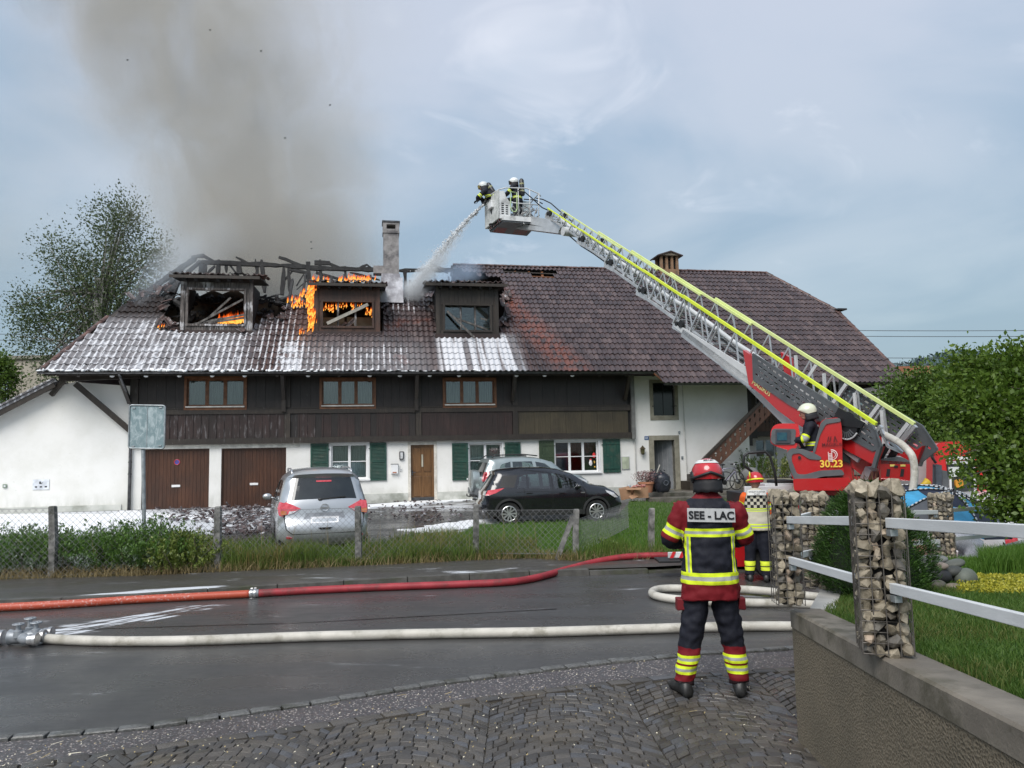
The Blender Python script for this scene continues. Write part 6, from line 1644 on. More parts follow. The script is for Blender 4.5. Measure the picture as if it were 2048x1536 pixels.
def car(name,label,sp,loc,rz_,scale=1.):
 """side outline filled and bulged to a body; windows, doors and lamps are cut out of the same skin"""
 C_=thing(name,label,'car',loc,rz_);C_.scale=(scale,)*3
 Lc=sp['L'];w0=sp['w']/2;belt=sp['belt'];zt_=sp['H']
 top=sp['top'];z0=sp.get('z0',.24);wr,wf=sp['axles'];ra=sp.get('ra',.375)
 low=[(p[0],p[1])for p in arch(wf,ra,z0)[::-1]]+[(p[0],p[1])for p in arch(wr,ra,z0)[::-1]]
 out=top+low
 out=[Vector(p)for p in out];dens=[];segtop=[]
 for i in range(len(out)):
  a,b=out[i],out[(i+1)%len(out)];k=max(1,int((b-a).length/.09))
  for j in range(k):dens.append(a.lerp(b,j/k));segtop.append(i<len(top)-1)
 topP=[p for p,s in zip(dens,segtop)if s]+[Vector(top[-1])]
 poly=[(p.x,p.y)for p in dens]
 def edge_d(x,z):return min((Vector((x,z))-q).length for q in topP)
 rd=sp.get('round',.13)
 def W(x,z):
  w=w0*(1-.05*max(0,(.45-z)/.3)**2)
  if z>belt:w-=(z-belt)*sp.get('tumble',.30)+.012
  ex=max(0,(.9-x)/.9);fx=max(0,(x-Lc+1.2)/1.2)
  w-=.085*ex**2+.15*fx**2
  w+=.018*math.exp(-((z-belt+.22)/.07)**2)
  d=edge_d(x,z);w-=rd*.75*max(0,1-d/rd)**2
  return w
 regs=sp['regions']
 pts_=list(dens);nb=len(dens);edges=[(i,(i+1)%nb)for i in range(nb)]
 for rg in regs:
  P=[Vector(p)for p in rg[1]];dn=[]
  for i in range(len(P)):
   a,b=P[i],P[(i+1)%len(P)];k=max(1,int((b-a).length/.12))
   for j in range(k):dn.append(a.lerp(b,j/k))
  o=len(pts_);pts_+=dn;edges+=[(o+i,o+(i+1)%len(dn))for i in range(len(dn))]
 x=0
 while x<Lc:
  z=.2
  while z<zt_:
   if inpoly(x,z,poly):pts_.append(Vector((x,z)))
   z+=.1
  x+=.12
 vo,_,fo,*_r=delaunay_2d_cdt(pts_,edges,[],0,1e-4)
 cls={}
 for f in fo:
  cx=sum(vo[i].x for i in f)/len(f);cz=sum(vo[i].y for i in f)/len(f)
  if not inpoly(cx,cz,poly):continue
  k=-1
  for i,rg in enumerate(regs):
   if inpoly(cx,cz,rg[1]):k=i
  cls.setdefault(k,[]).append(f)
 body=MB();MATS=[sp['paint'],M_PLAST]
 zc=sp.get('clad',.42)
 def addf(mb,fs,off=0.,ylist=(1,-1),shell=True):
  for sgn in ylist:
   mp={}
   for f in fs:
    idx=[]
    for i in f:
     if i not in mp:
      mp[i]=len(mb.v);v=vo[i];mb.v.append((v.x,sgn*(W(v.x,v.y)-off),v.y))
     idx.append(mp[i])
    cz=sum(vo[i].y for i in f)/len(f)
    mb.m=1 if(mb is body and cz<zc)else 0
    mb.face(idx if sgn<0 else idx[::-1])
 addf(body,cls.get(-1,[]))
 NS=22
 def across(a,s,y01):return None
 bul=sp.get('bulge',.05)
 def strip_pt(p,nrm,t_):
  w=W(p.x,p.y);y=w*(1-2*t_);k=1-(2*t_-1)**2;q=p+nrm*(bul*min(1,k*1.0)**.7 if nrm.length else 0)
  return(q.x,y,q.y)
 seq=topP
 def nrm_at(i):
  a=seq[max(0,i-1)];b=seq[min(len(seq)-1,i+1)];d=(b-a).normalized();return Vector((-d.y,d.x))
 glassr=sp.get('top_glass',[])
 o=len(body.v);K=len(seq)
 for i,p in enumerate(seq):
  for j in range(NS+1):body.v.append(strip_pt(p,nrm_at(i),j/NS))
 tops={'windscreen':[],'rear_window':[]}
 for i in range(K-1):
  m_=(seq[i]+seq[i+1])/2
  for j in range(NS):
   f=(o+i*(NS+1)+j,o+(i+1)*(NS+1)+j,o+(i+1)*(NS+1)+j+1,o+i*(NS+1)+j+1)
   tgt=None
   for nm,(xa,xb,za,zb)in sp['tops'].items():
    if xa<=m_.x<=xb and za<=m_.y<=zb and 0<j<NS-1:tgt=nm
   if tgt:tops[tgt].append(f)
   else:body.m=1 if m_.y<zc else 0;body.face(f)
 body.m=1;body.box(.15,Lc-.15,-w0+.12,w0-.12,z0,z0+.06)
 B=body.build('body',MATS,C_,smooth=38)
 for nm,fs in tops.items():
  if not fs:continue
  g=MB()
  for f in fs:g.add([body.v[i]for i in f],[(0,1,2,3)])
  g.build(nm,sp.get('rglass',M_CGLASS)if nm=='rear_window' else M_CGLASS,C_,smooth=True)
 for i,rg in enumerate(regs):
  if i not in cls:continue
  for sgn,sfx in((1,''),(-1,'')):
   g=MB();addf(g,cls[i],rg[3],(sgn,));g.build(rg[0],rg[2],C_,smooth=38)
 ln=MB()
 for pl in sp.get('lines',[]):
  for sgn in(1,-1):
   q=[]
   for a,b in zip(pl,pl[1:]):
    k=max(1,int((Vector(b)-Vector(a)).length/.08))
    for j in range(k):q.append(Vector(a).lerp(Vector(b),j/k))
   q.append(Vector(pl[-1]));ln.tube([(p.x,sgn*(W(p.x,p.y)+.0005),p.y)for p in q],.0045,4)
 if ln.v:ln.build('shut_lines',M_DARK,C_,kind='stuff')
 for ax in(wr,wf):
  for sgn in(1,-1):
   P=arch(ax,ra+.0,z0)
   mb=MB();rg=[]
   for(px,pz)in P:
    d=Vector((px-ax,pz-.33)).normalized();w=W(px+d.x*.03,max(.26,pz+d.y*.03))
    rg.append([(px-d.x*.01,sgn*(w+.014),pz-d.y*.01),(px+d.x*.055,sgn*(w+.012),pz+d.y*.055),(px+d.x*.06,sgn*(w-.03),pz+d.y*.06),(px-d.x*.01,sgn*(w-.12),pz-d.y*.01)])
   mb.rings(rg);mb.build('arch_trim',sp.get('archm',M_PLAST),C_,smooth=40)
   MB().cyl((ax,sgn*(w0-.40),.33),(ax,sgn*(w0-.36),.33),ra-.005,20).build('wheel_well',M_DARK,C_)
   wheel(C_,ax,sgn*(w0-.14),sgn,sp.get('wr',.335),.22,sp.get('spokes',5),swirl=.3*sgn)
 mb=MB()
 for xx in(1.35,2.25):
  for yy in(-.36,.36):mb.box(xx,xx+.14,yy-.24,yy+.24,.55,1.2).box(xx+.02,xx+.12,yy-.12,yy+.12,1.2,1.36).box(xx+.1,xx+.6,yy-.24,yy+.24,.5,.62)
 mb.box(2.95,3.3,-.7,.7,.6,1.0)
 mb.build('seats',M_SEAT,C_,bevel=.03,kind='stuff')
 MB().tube([(2.75+.06*math.sin(a),.36+.17*math.cos(a),1.0+.16*math.sin(a))for a in[i*math.pi/8 for i in range(16)]],.012,5,closed=True).build('steering_wheel',M_SEAT,C_)
 for sgn in(1,-1):
  mx_,mz=sp['mirror'];mb=MB().ell((mx_,sgn*(w0+.10),mz),.07,.11,.075,10,7).bar((mx_,sgn*(w0-.1),mz-.05),(mx_,sgn*(w0+.05),mz-.02),.06,.04);mb.build('door_mirror',sp.get('mirrorm',sp['paint']),C_,smooth=True)
 for(hx_,hz_)in sp['handles']:
  for sgn in(1,-1):w=W(hx_,hz_);MB().bar((hx_-.09,sgn*(w+.015),hz_),(hx_+.09,sgn*(w+.015),hz_+.005),.03,.03).build('door_handle',sp.get('handlem',sp['paint']),C_,bevel=.006)
 return C_,W,seq,strip_pt,nrm_at
def rear_patch(C_,seq,W,nrm_at,strip_pt,name,poly,m,off=.006,front=False,res=.08,label=None,smooth=True):
 """patch lying on the rear (or front) skin: poly in (y, z)"""
 sq=list(enumerate(seq));
 def pt(y,z):
  cand=None
  half=sq[:len(sq)//3]if not front else sq[-len(sq)//3:]
  best=None
  for(i,a),(j,b)in zip(half,half[1:]):
   if min(a.y,b.y)-1e-6<=z<=max(a.y,b.y)+1e-6:best=(i,a,b);break
  if best is None:
   (i,a)=min(half,key=lambda q:abs(q[1].y-z));b=a;k=0
  else:i,a,b=best;k=(z-a.y)/(b.y-a.y)if abs(b.y-a.y)>1e-6 else 0
  p=a.lerp(b,k);w=W(p.x,p.y);t_=max(0,min(1,(1-y/w)/2));n=nrm_at(i);q=strip_pt(p,n,t_)
  dx=-1 if not front else 1
  return(q[0]+dx*off,y,z+(q[2]-p.y)*0)
 P=[Vector(p)for p in poly];pts_=[]
 for i in range(len(P)):
  a,b=P[i],P[(i+1)%len(P)];k=max(1,int((b-a).length/res))
  for j in range(k):pts_.append(a.lerp(b,j/k))
 nb=len(pts_);ed=[(i,(i+1)%nb)for i in range(nb)]
 x=min(p.x for p in P)
 while x<max(p.x for p in P):
  z=min(p.y for p in P)
  while z<max(p.y for p in P):
   if inpoly(x,z,poly):pts_.append(Vector((x,z)))
   z+=res
  x+=res
 vo,_,fo,*_r=delaunay_2d_cdt(pts_,ed,[],1,1e-4)
 mb=MB();mb.v=[pt(v.x,v.y)for v in vo];o=len(mb.v);mb.v+=[(x+(.02 if not front else-.02),y,z)for x,y,z in mb.v]
 be=set()
 for f in fo:
  mb.face(f);
  for i in range(len(f)):be.add((f[i],f[(i+1)%len(f)]))
 for(a,b)in be:
  if(b,a)not in be:mb.face((b,a,o+a,o+b))
 ob=mb.build(name,m,C_,smooth=40)
 if label:ob['label']=label
 return ob,pt
spA=dict(L=4.62,w=1.84,H=1.7,belt=1.02,axles=(.98,3.68),paint=M_SILVER,ra=.385,wr=.355,clad=.36,bulge=.06,tumble=.30,round=.15,top=[(.14,.3),(.02,.42),(.0,.62),(.06,.72),(.10,.78),(.14,1.05),(.30,1.42),(.36,1.58),(.30,1.64),(.5,1.69),(1.0,1.72),(1.7,1.73),(2.3,1.70),(2.8,1.60),(3.45,1.16),(4.0,1.06),(4.4,.9),(4.58,.7),(4.62,.45),(4.5,.26)],
 tops={'windscreen':(2.85,3.42,1.1,1.65),'rear_window':(.15,.36,1.12,1.56)},rglass=M_DGLASS,regions=[('side_window',[(.62,1.12),(.72,1.45),(1.05,1.52),(1.55,1.54),(1.55,1.1)],M_DGLASS,.006),('side_window',[(1.62,1.1),(1.62,1.54),(2.3,1.52),(2.3,1.08)],M_DGLASS,.006),('side_window',[(2.37,1.08),(2.37,1.52),(2.72,1.44),(3.2,1.12),(3.2,1.07)],M_DGLASS,.006),
 ('tail_light',[(.02,.82),(.06,1.1),(.40,1.12),(.36,1.0),(.2,.86)],M_RED,-.004),('headlight',[(3.95,.84),(4.0,.96),(4.4,.82),(4.35,.74)],M_CLEAR,-.002)],
 lines=[[(1.58,.4),(1.58,1.1)],[(2.33,.36),(2.33,1.5)],[(3.28,.42),(3.3,1.1)]],mirror=(3.05,1.12),handles=[(1.75,.95),(2.55,.95)])
rA=on_y(650,1000,15.75);hA=R(19)
zA=gz(rA.x,rA.y)+.02
cA,WA,sA,spt,nrA=car('silver_suv','silver suv parked with its rear to the road, foam behind its wheels',spA,(rA.x,rA.y,zA),R(90)+hA,1.02)
def rp(nm,poly,m,off=.008,**k):return rear_patch(cA,sA,WA,nrA,spt,nm,poly,m,off,**k)[0]
rp('number_plate',[(-.27,.70),(.27,.70),(.27,.82),(-.27,.82)],mat('blank_plate',(.78,.78,.80),.4),.014)
rp('plate_recess',[(-.46,.66),(.46,.66),(.36,.90),(-.36,.90)],mat('recess_silver',(.30,.31,.33),.4,.5),.003)
for s in(1,-1):
 def q(L):return[(s*a,b)for a,b in(L if s>0 else L[::-1])]
 t_=rp('tail_light',q([(.84,.86),(.84,1.10),(.72,1.12),(.46,.99),(.60,.90)]),M_RED,.012)
 rear_patch(cA,sA,WA,nrA,spt,'reversing_lamp',q([(.70,.875),(.60,.91),(.50,.975),(.56,.95),(.68,.94)]),M_CLEAR,.018)
 rear_patch(cA,sA,WA,nrA,spt,'indicator',q([(.84,.87),(.84,.96),(.73,.95),(.73,.88)]),M_AMBER,.018)
 rear_patch(cA,sA,WA,nrA,spt,'reflector',q([(.74,.42),(.62,.40),(.62,.44),(.74,.46)]),M_RED,.012)
ln=MB();P_=[(-.78,.88),(-.74,.60),(-.62,.50),(.62,.50),(.74,.60),(.78,.88)]
_,ptf=rear_patch(cA,sA,WA,nrA,spt,'lower_trim',[(-.5,.30),(.5,.30),(.46,.37),(-.46,.37)],M_PLAST,.012)
pp=[]
for a,b in zip(P_,P_[1:]):
 for k in range(8):q_=Vector(a).lerp(Vector(b),k/8);v=ptf(q_.x,q_.y);pp.append((v[0]+.008,v[1],v[2]))
MB().tube(pp,.007,5).build('tailgate_line',M_DARK,cA)
v=ptf(0,.995)
MB().tube([(v[0]-.012,.075*math.cos(a),.995+.07*math.sin(a))for a in[i*math.pi/10 for i in range(20)]],.009,5,closed=True).box(v[0]-.02,v[0]-.008,-.09,.09,.98,1.01).build('round_emblem',M_ALLOY,cA)
rp('handle_recess',[(-.09,.575),(.09,.575),(.14,.615),(-.14,.615)],M_DARK,.010)
rp('high_brake_light',[(-.15,1.5),(.15,1.5),(.15,1.53),(-.15,1.53)],M_RED,.016)
v=ptf(.1,1.17);MB().bar((v[0]-.02,.08,1.16),(v[0]+.0,-.42,1.20),.02,.02).ell((v[0]-.01,.08,1.155),.03,.05,.03,8,5).build('wiper',M_PLAST,cA)
for s in(1,-1):MB().tube([(.62,s*.60,1.66),(.75,s*.60,1.74),(1.2,s*.605,1.77),(2.2,s*.60,1.76),(2.55,s*.59,1.70)],.018,8).build('roof_rail',M_ALLOY,cA,smooth=True)
spB=dict(L=4.2,w=1.78,H=1.59,belt=.98,axles=(.78,3.38),paint=M_BLACKP,ra=.375,wr=.33,clad=.38,bulge=.05,tumble=.30,round=.12,z0=.25,top=[(.12,.3),(.0,.46),(-.0,.62),(.07,.72),(.09,.92),(.22,1.12),(.42,1.44),(.40,1.52),(.7,1.57),(1.2,1.60),(1.9,1.59),(2.3,1.53),(2.7,1.40),(3.22,1.08),(3.7,1.0),(3.95,.88),(4.12,.72),(4.2,.5),(4.1,.28)],
 tops={'windscreen':(2.35,3.1,1.05,1.56),'rear_window':(.2,.42,1.1,1.5)},rglass=M_DGLASS,regions=[('side_window',[(1.02,1.05),(1.12,1.36),(1.30,1.43),(1.30,1.04)],M_CGLASS,.005),('side_window',[(1.38,1.03),(1.36,1.44),(1.95,1.46),(2.02,1.01)],M_CGLASS,.005),
 ('side_window',[(2.14,1.01),(2.06,1.46),(2.42,1.41),(2.86,1.12),(2.86,1.02)],M_CGLASS,.005),('quarter_panel',[(.5,1.08),(.62,1.40),(1.06,1.42),(.94,1.06)],M_PLAST,-.001),
 ('tail_light',[(.10,.86),(.18,1.0),(.66,1.06),(.40,.92),(.2,.86)],M_RED,-.006),('headlight',[(3.7,.86),(3.66,.93),(3.92,.84),(4.06,.70),(3.95,.70)],M_CLEAR,-.004)],
 lines=[[(1.2,.46),(1.24,1.02)],[(2.06,.42),(2.08,1.0),(2.04,1.5)],[(3.0,.44),(3.06,.9),(2.96,1.06)],[(.98,.92),(1.3,.94),(3.0,.88)]],mirror=(2.82,1.06),mirrorm=M_BLACKP,handles=[(1.38,.89),(2.34,.87)],archm=M_PLAST)
wpt=on_y(1018,1000,22.45);hB=R(9)
f_=Vector((math.cos(hB),math.sin(hB),0));n_=Vector((-math.sin(hB),math.cos(hB),0));oB=Vector((wpt.x,wpt.y,0))-f_*.78+n_*.85
cB,WB,sB,sptB,nrB=car('black_crossover','shiny black crossover parked side on at the edge of the lawn',spB,(oB.x,oB.y,gz(oB.x+2,oB.y)+.01),hB)
rear_patch(cB,sB,WB,nrB,sptB,'number_plate',[(-.27,.74),(.27,.74),(.27,.86),(-.27,.86)],mat('blank_plate',(.78,.78,.80),.4),.012)
for s in(1,-1):rear_patch(cB,sB,WB,nrB,sptB,'tail_light',[(s*a,b)for a,b in([(.8,.86),(.8,.99),(.5,.97),(.55,.88)][::s])],M_CLEAR,.012)
MB().box(2.9,3.02,-.915,-.905,.86,.89).build('badge',M_ALLOY,cB)
MB().cyl((1.6,0,1.6),(1.52,0,1.72),.008,5).build('aerial',M_PLAST,cB)
spC=dict(L=4.0,w=1.76,H=1.68,belt=1.05,axles=(.75,3.2),paint=M_SILVG,ra=.385,wr=.345,clad=.40,bulge=.04,tumble=.26,round=.12,top=[(.14,.34),(.04,.48),(.04,.68),(.12,.74),(.16,1.05),(.36,1.52),(.42,1.62),(.9,1.68),(1.6,1.69),(2.1,1.64),(2.6,1.5),(3.05,1.12),(3.6,1.02),(3.9,.82),(4.0,.5),(3.9,.3)],
 tops={'windscreen':(2.2,3.0,1.1,1.62),'rear_window':(.16,.4,1.08,1.56)},rglass=M_DGLASS,regions=[('side_window',[(.62,1.14),(.78,1.46),(1.1,1.54),(1.1,1.12)],M_CGLASS,.006),('side_window',[(1.17,1.12),(1.17,1.54),(1.85,1.54),(1.95,1.1)],M_CGLASS,.006),('side_window',[(2.05,1.1),(1.97,1.53),(2.3,1.46),(2.75,1.12)],M_CGLASS,.006),
 ('tail_light',[(.14,.90),(.20,1.22),(.36,1.22),(.34,.92)],M_RED,-.006),('headlight',[(3.5,.86),(3.5,.96),(3.85,.84),(3.8,.74)],M_CLEAR,-.003)],lines=[[(1.14,.5),(1.14,1.1)],[(2.0,.5),(2.0,1.1)]],mirror=(2.65,1.14),handles=[(1.3,.98),(2.15,.98)])
oC=on_y(945,1000,25.6);hC=R(17)
cC,WC,sC,sptC,nrC=car('silver_offroader','grey silver offroader with a covered spare wheel, half hidden behind the black car',spC,(oC.x,oC.y+.6,gz(oC.x,oC.y)+.02),hC)
mb=MB();n=24
mb.rings([[(xx,rr*math.cos(2*math.pi*k/n)-.1,.93+rr*math.sin(2*math.pi*k/n))for k in range(n)]for rr,xx in((.345,.14),(.37,.0),(.36,-.10),(.30,-.135),(.1,-.15))])
mb.build('spare_wheel_cover',M_SILVG,cC,smooth=40)
for s in(1,-1):
 MB().tube([(.5,s*.62,1.68),(.62,s*.62,1.76),(1.6,s*.62,1.78),(2.1,s*.6,1.72)],.02,7).build('roof_rail',M_PLAST,cC,smooth=True)
 rear_patch(cC,sC,WC,nrC,sptC,'tail_light',[(s*a,b)for a,b in([(.84,.92),(.84,1.22),(.68,1.22),(.70,.92)][::s])],M_RED,.012)
MB().tube([(.1,.1,.42),(-.12,.1,.40),(-.2,.1,.42),(-.2,.1,.49)],.022,7).box(-.02,.1,-.35,.5,.38,.46).build('tow_bar',M_PLAST,cC)
rear_patch(cC,sC,WC,nrC,sptC,'bumper',[(-.86,.46),(.86,.46),(.86,.68),(-.86,.68)],mat('grey_bumper',(.12,.13,.14),.5),.02)
spD=dict(spC);spD['paint']=paint('white_car_paint',(.62,.62,.63),.3,0.)
oD=on_y(2050,1100,13.2)
cD,*_=car('white_car','white car at the right edge, mostly hidden by the garden grass',spD,(oD.x-.9,13.6,gz(oD.x,13.2)),R(20))
# turntable ladder fire engine
M_FRED=paint('fire_red',(.44,.012,.014),.25,.0,.9)
M_FRED2=paint('fire_red_light',(.58,.02,.025),.25,.0,.9)
M_GRAY=mat('dark_grey_paint',(.085,.092,.098),.45,.2,col2=(.12,.128,.135),scale=3)
M_ALU=mat('ladder_aluminium',(.46,.47,.48),.38,.6,col2=(.60,.61,.62),scale=3)
M_ALUW=mat('pale_grey_paint',(.52,.53,.54),.4,.1,col2=(.62,.63,.63),scale=2)
M_YEL2=mat('fluorescent_yellow',(.60,.72,.03),.5,col2=(.68,.78,.06),scale=2)
M_YELP=mat('pale_yellow_grip',(.60,.68,.25),.5,col2=(.66,.74,.32),scale=2)
M_BLK=mat('black_rubber',(.012,.012,.013),.5)
M_WHT=mat('white_panel',(.66,.67,.68),.4,col2=(.74,.75,.75),scale=2,dirt=(.4,.4,.4),dscale=3)
P1=on_y(1757,851,12.5);P2_=on_y(1090,409,22.6)
LA=(P2_-P1).normalized();LL=(P2_-P1).length
LS=Vector((LA.y,-LA.x,0)).normalized()
LN=LS.cross(LA).normalized()
if LN.z<0:LN=-LN
truck=thing('ladder_fire_engine','red turntable ladder fire engine with its ladder raised to the burning roof','fire engine',(P1.x,P1.y,gz(P1.x,P1.y)))
TO=truck.location.copy()
def lad(a,s,n):return P1+LA*a+LS*s+LN*n-TO
NPL=LS.copy()
def onlad(px,py,s=0.):
 """pixel on the near side plane of the ladder -> (a, n)"""
 p=on_plane(px,py,P1+LS*s,LS)-P1;return p.dot(LA),p.dot(LN)
SECW=.92
ladder=MB().bar(lad(.1,SECW/2,-.95),lad(4.2,SECW/2,-.95),.3,.1).build('ladder',M_ALU,truck,label='five section aluminium ladder')
ends=[onlad(1350,640)[0],onlad(1271,580)[0],onlad(1202,530)[0],onlad(1143,488)[0],LL+.2]
H0=-onlad(1512,768)[1]
st_=0.
for k,e in enumerate(ends):
 h=H0*(1,.86,.74,.63,.54)[k];ins=.055*k;a0=max(0.,(ends[k-1]-1.4)if k else .05)
 top=-.035*k;bot=-h-.02*(k==0);rr=.05-.005*k
 s0,s1=ins,SECW-ins
 sec=MB()
 for s in(s0,s1):
  sec.bar(lad(a0,s,bot),lad(e,s,bot),rr*.9,rr*1.5,up=LN)
  if k==0:sec.bar(lad(onlad(1512,760)[0],s,bot-.03),lad(e-.4,s,bot-.02),.06,.17,up=LN)
 S_=sec.build('bottom_rails',M_ALU,ladder,kind='stuff')
 for s,m_ in((s0,M_YEL2),(s1,M_YELP)):
  MB().bar(lad(a0,s,top),lad(e,s,top),rr*.95,rr*1.15,up=LN).build('handrail',m_,ladder)
 tr=MB();step=.62-.05*k;n=max(1,round((e-a0-.1)/step));step=(e-a0-.1)/n
 for i in range(n+1):
  a=a0+.03+i*step
  for s in(s0+.01,s1-.01):
   tr.bar(lad(a+.12,s,bot),lad(a,s,top-.03),.03,.035,up=LA)
   if i<n:tr.bar(lad(a+.14,s,bot+.02),lad(a+step*.98,s,top-.05),.024,.026,up=LA)
 tr.build('truss_bars',M_ALU,ladder,kind='stuff')
 rg=MB();a=a0+.1
 while a<e:
  rg.bar(lad(a,s0,bot+.02),lad(a,s1,bot+.02),.035,.03,up=LN);a+=.32
 rg.build('rungs',M_ALU,ladder,kind='stuff')
 rl=MB()
 for s in(s0-.02,s1+.02):rl.cyl(lad(e-.28,s-.03,bot+.14),lad(e-.28,s+.03,bot+.14),.085,14).cyl(lad(e-.12,s-.02,bot+.08),lad(e-.12,s+.02,bot+.08),.05,12)
 rl.build('rollers',M_BLK,ladder,smooth=40,kind='stuff')
 MB().bar(lad(e-.5,s0-.012,bot+.02),lad(e,s0-.012,bot-.02),.02,.12,up=LN).build('end_plate',M_ALU,ladder)
for(s,n,r_,m_,a1)in((.42,-.42,.055,M_ALUW,LL-.5),(.3,-.62,.018,M_BLK,LL-1),(.55,-.60,.014,M_BLK,LL-1.5),(.62,-.5,.02,M_BLK,LL-4),(.25,-.50,.012,M_BLK,LL-3)):
 P_=[lad(a1*i/16+.3,s+.03*math.sin(i*1.3),n+.10*(i/16)+.02*math.sin(i*2.1))for i in range(17)]
 MB().tube(P_,r_,8).build('supply_pipe' if r_>.05 else 'cable',m_,ladder,smooth=True)
a_,b_=onlad(1352,655),onlad(1500,768)
pl=[onlad(1348,652),onlad(1362,652),onlad(1500,738),onlad(1502,769),onlad(1470,750)]
MB().prism(pl,lambda a,n:lad(a,-.03,n),lambda a,n:lad(a,-.0,n)).build('side_channel',M_ALUW,ladder)
def plate(L,s,t_,m,nm,par):return MB().prism([onlad(x,y)for x,y in L],lambda a,n:lad(a,s,n),lambda a,n:lad(a,s+t_,n)).build(nm,m,par)
beamL=[(1491,700),(1510,712),(1514,762),(1590,811),(1662,850),(1690,868),(1755,903),(1768,893),(1754,930),(1684,893),(1640,868),(1598,848),(1560,820),(1529,790),(1503,770)]
beam=plate(beamL,-.07,.1,M_FRED,'ladder_cradle',truck)
beamL2=[(x,y)for x,y in beamL]
MB().prism([onlad(x,y)for x,y in beamL2],lambda a,n:lad(a,SECW+.0,n),lambda a,n:lad(a,SECW+.08,n)).build('ladder_cradle',M_FRED,truck)
lo=[(1592,846),(1640,868),(1662,872),(1668,900),(1640,893)]
def guard(s,poly,nm='perforated_guard'):
 P=[onlad(x,y)for x,y in poly];a0=min(p[0]for p in P);a1=max(p[0]for p in P);n0=min(p[1]for p in P);n1=max(p[1]for p in P)
 mb=MB();ca,cn=.15,.085;i=0;n=n0
 row=0
 while n<n1:
  a=a0-(row%2)*ca*.5
  while a<a1:
   cs=[(a,n),(a+ca,n),(a+ca,n+cn),(a,n+cn)]
   if all(inpoly(x,y,P)for x,y in cs):
    h=[(a+ca*.16,n+cn*.3),(a+ca*.84,n+cn*.3),(a+ca*.84,n+cn*.68),(a+ca*.16,n+cn*.68)]
    o=len(mb.v);mb.v+=[tuple(lad(x,s,y))for x,y in cs+h]
    for q in range(4):mb.face([o+q,o+(q+1)%4,o+4+(q+1)%4,o+4+q])
   else:
    cx,cy=a+ca/2,n+cn/2
    sub=3
    for u in range(sub):
     for v in range(sub):
      x,y=a+ca*u/sub,n+cn*v/sub;x2,y2=x+ca/sub,y+cn/sub
      if inpoly((x+x2)/2,(y+y2)/2,P):mb.add([lad(x,s,y),lad(x2,s,y),lad(x2,s,y2),lad(x,s,y2)],[(0,1,2,3)])
   a+=ca
  n+=cn;row+=1
 o=mb.build(nm,M_GRAY,truck);md=o.modifiers.new('s','SOLIDIFY');md.thickness=.012
 fr=MB()
 for a,b in zip(P,P[1:]+P[:1]):fr.bar(lad(a[0],s,a[1]),lad(b[0],s,b[1]),.03,.03,up=LS)
 fr.build('guard_frame',M_GRAY,o);return o
gpoly=[(1512,708),(1640,787),(1693,822),(1758,862),(1766,894),(1753,901),(1688,866),(1662,848),(1588,810),(1514,760)]
guard(-.075,gpoly)
guard(SECW+.09,[(1600,752),(1640,776),(1693,812),(1760,852),(1790,900),(1760,925),(1690,876),(1662,858),(1600,815)])
for s in(-.09,SECW+.08):
 plate([(1742,846),(1752,850),(1770,892),(1757,936),(1750,934),(1762,893)],s,.05,M_GRAY,'guard_end',truck)
for a,b in(((1755,851),(1772,893)),((1772,893),(1800,905)),((1762,868),(1800,905))):
 pa,pb=onlad(*a),onlad(*b);MB().bar(lad(*[pa[0],.05,pa[1]]),lad(*[pb[0],.05,pb[1]]),.04,.04).build('stay',M_ALU,truck)
for s in(.05,SECW-.05):MB().bar(lad(-.02,s,0),lad(.15,s,-H0),.06,.06,up=LA).build('stay',M_ALU,truck)
for a in(.15,.8,1.6,2.4):
 MB().bar(lad(a,SECW,-.05),lad(a+.15,SECW,-.75),.05,.07,up=LA).build('stay',M_ALUW,truck)
 MB().bar(lad(a+.55,SECW-.02,-.1),lad(a+.15,SECW-.02,-.72),.045,.05,up=LA).build('stay',M_ALUW,truck)
for s in(.35,.62):MB().bar(lad(-.05,s,-.35),lad(.0,s,-1.0),.12,.06,up=LA).build('hose_guide',M_BLK,truck)
MB().bar(lad(-.04,.3,-.35),lad(-.04,.7,-.35),.05,.05).build('hose_guide',M_BLK,truck)
MB().bar(lad(-.1,.1,-1.02),lad(-.1,SECW,-1.02),.5,.14,up=LA).build('step_plate',M_ALU,truck)
c=onlad(1705,852);rcx=[lad(c[0],q,c[1]+.02)for q in(-.16,-.06)]
MB().cyl(rcx[0],rcx[1],.225,28).build('cable_reel',M_BLK,truck,smooth=40)
MB().tube([lad(c[0]+.24*math.cos(t_),-.15,c[1]+.02+.24*math.sin(t_))for t_ in[math.pi*(1.02+.85*i/14)for i in range(15)]],.014,6).build('reel_hoop',M_ALUW,truck)
plate([(1681,838),(1692,815),(1744,846),(1738,856),(1684,850)],-.18,.03,M_BLK,'reel_cover',truck)
r_=MB()
for i in range(12):
 t_=math.pi*(1.05+.9*i/11);r_.bar(lad(c[0]+.10*math.cos(t_),-.165,c[1]+.10*math.sin(t_)),lad(c[0]+.21*math.cos(t_),-.165,c[1]+.21*math.sin(t_)),.018,.01,up=LS)
r_.build('reel_spokes',M_GRAY,truck,kind='stuff')
SPP=on_y(1690,950,12.9);SPD=Vector((-.93,.37,0)).normalized();SPN=Vector((.37,.93,0)).normalized()
def sp2(px,py,off=0.):p=on_plane(px,py,SPP+SPN*off,SPN)-SPP;return p.dot(SPD),p.z
def splate(L,o0,o1,m,nm,par=None,bev=0.,lab=None):
 P=[sp2(x,y,o0)for x,y in L];f=lambda o:(lambda a,z:SPP+SPD*a+SPN*o+Vector((0,0,z))-TO)
 return MB().prism(P,f(o0),f(o1)).build(nm,m,par or truck,bevel=bev,label=lab)
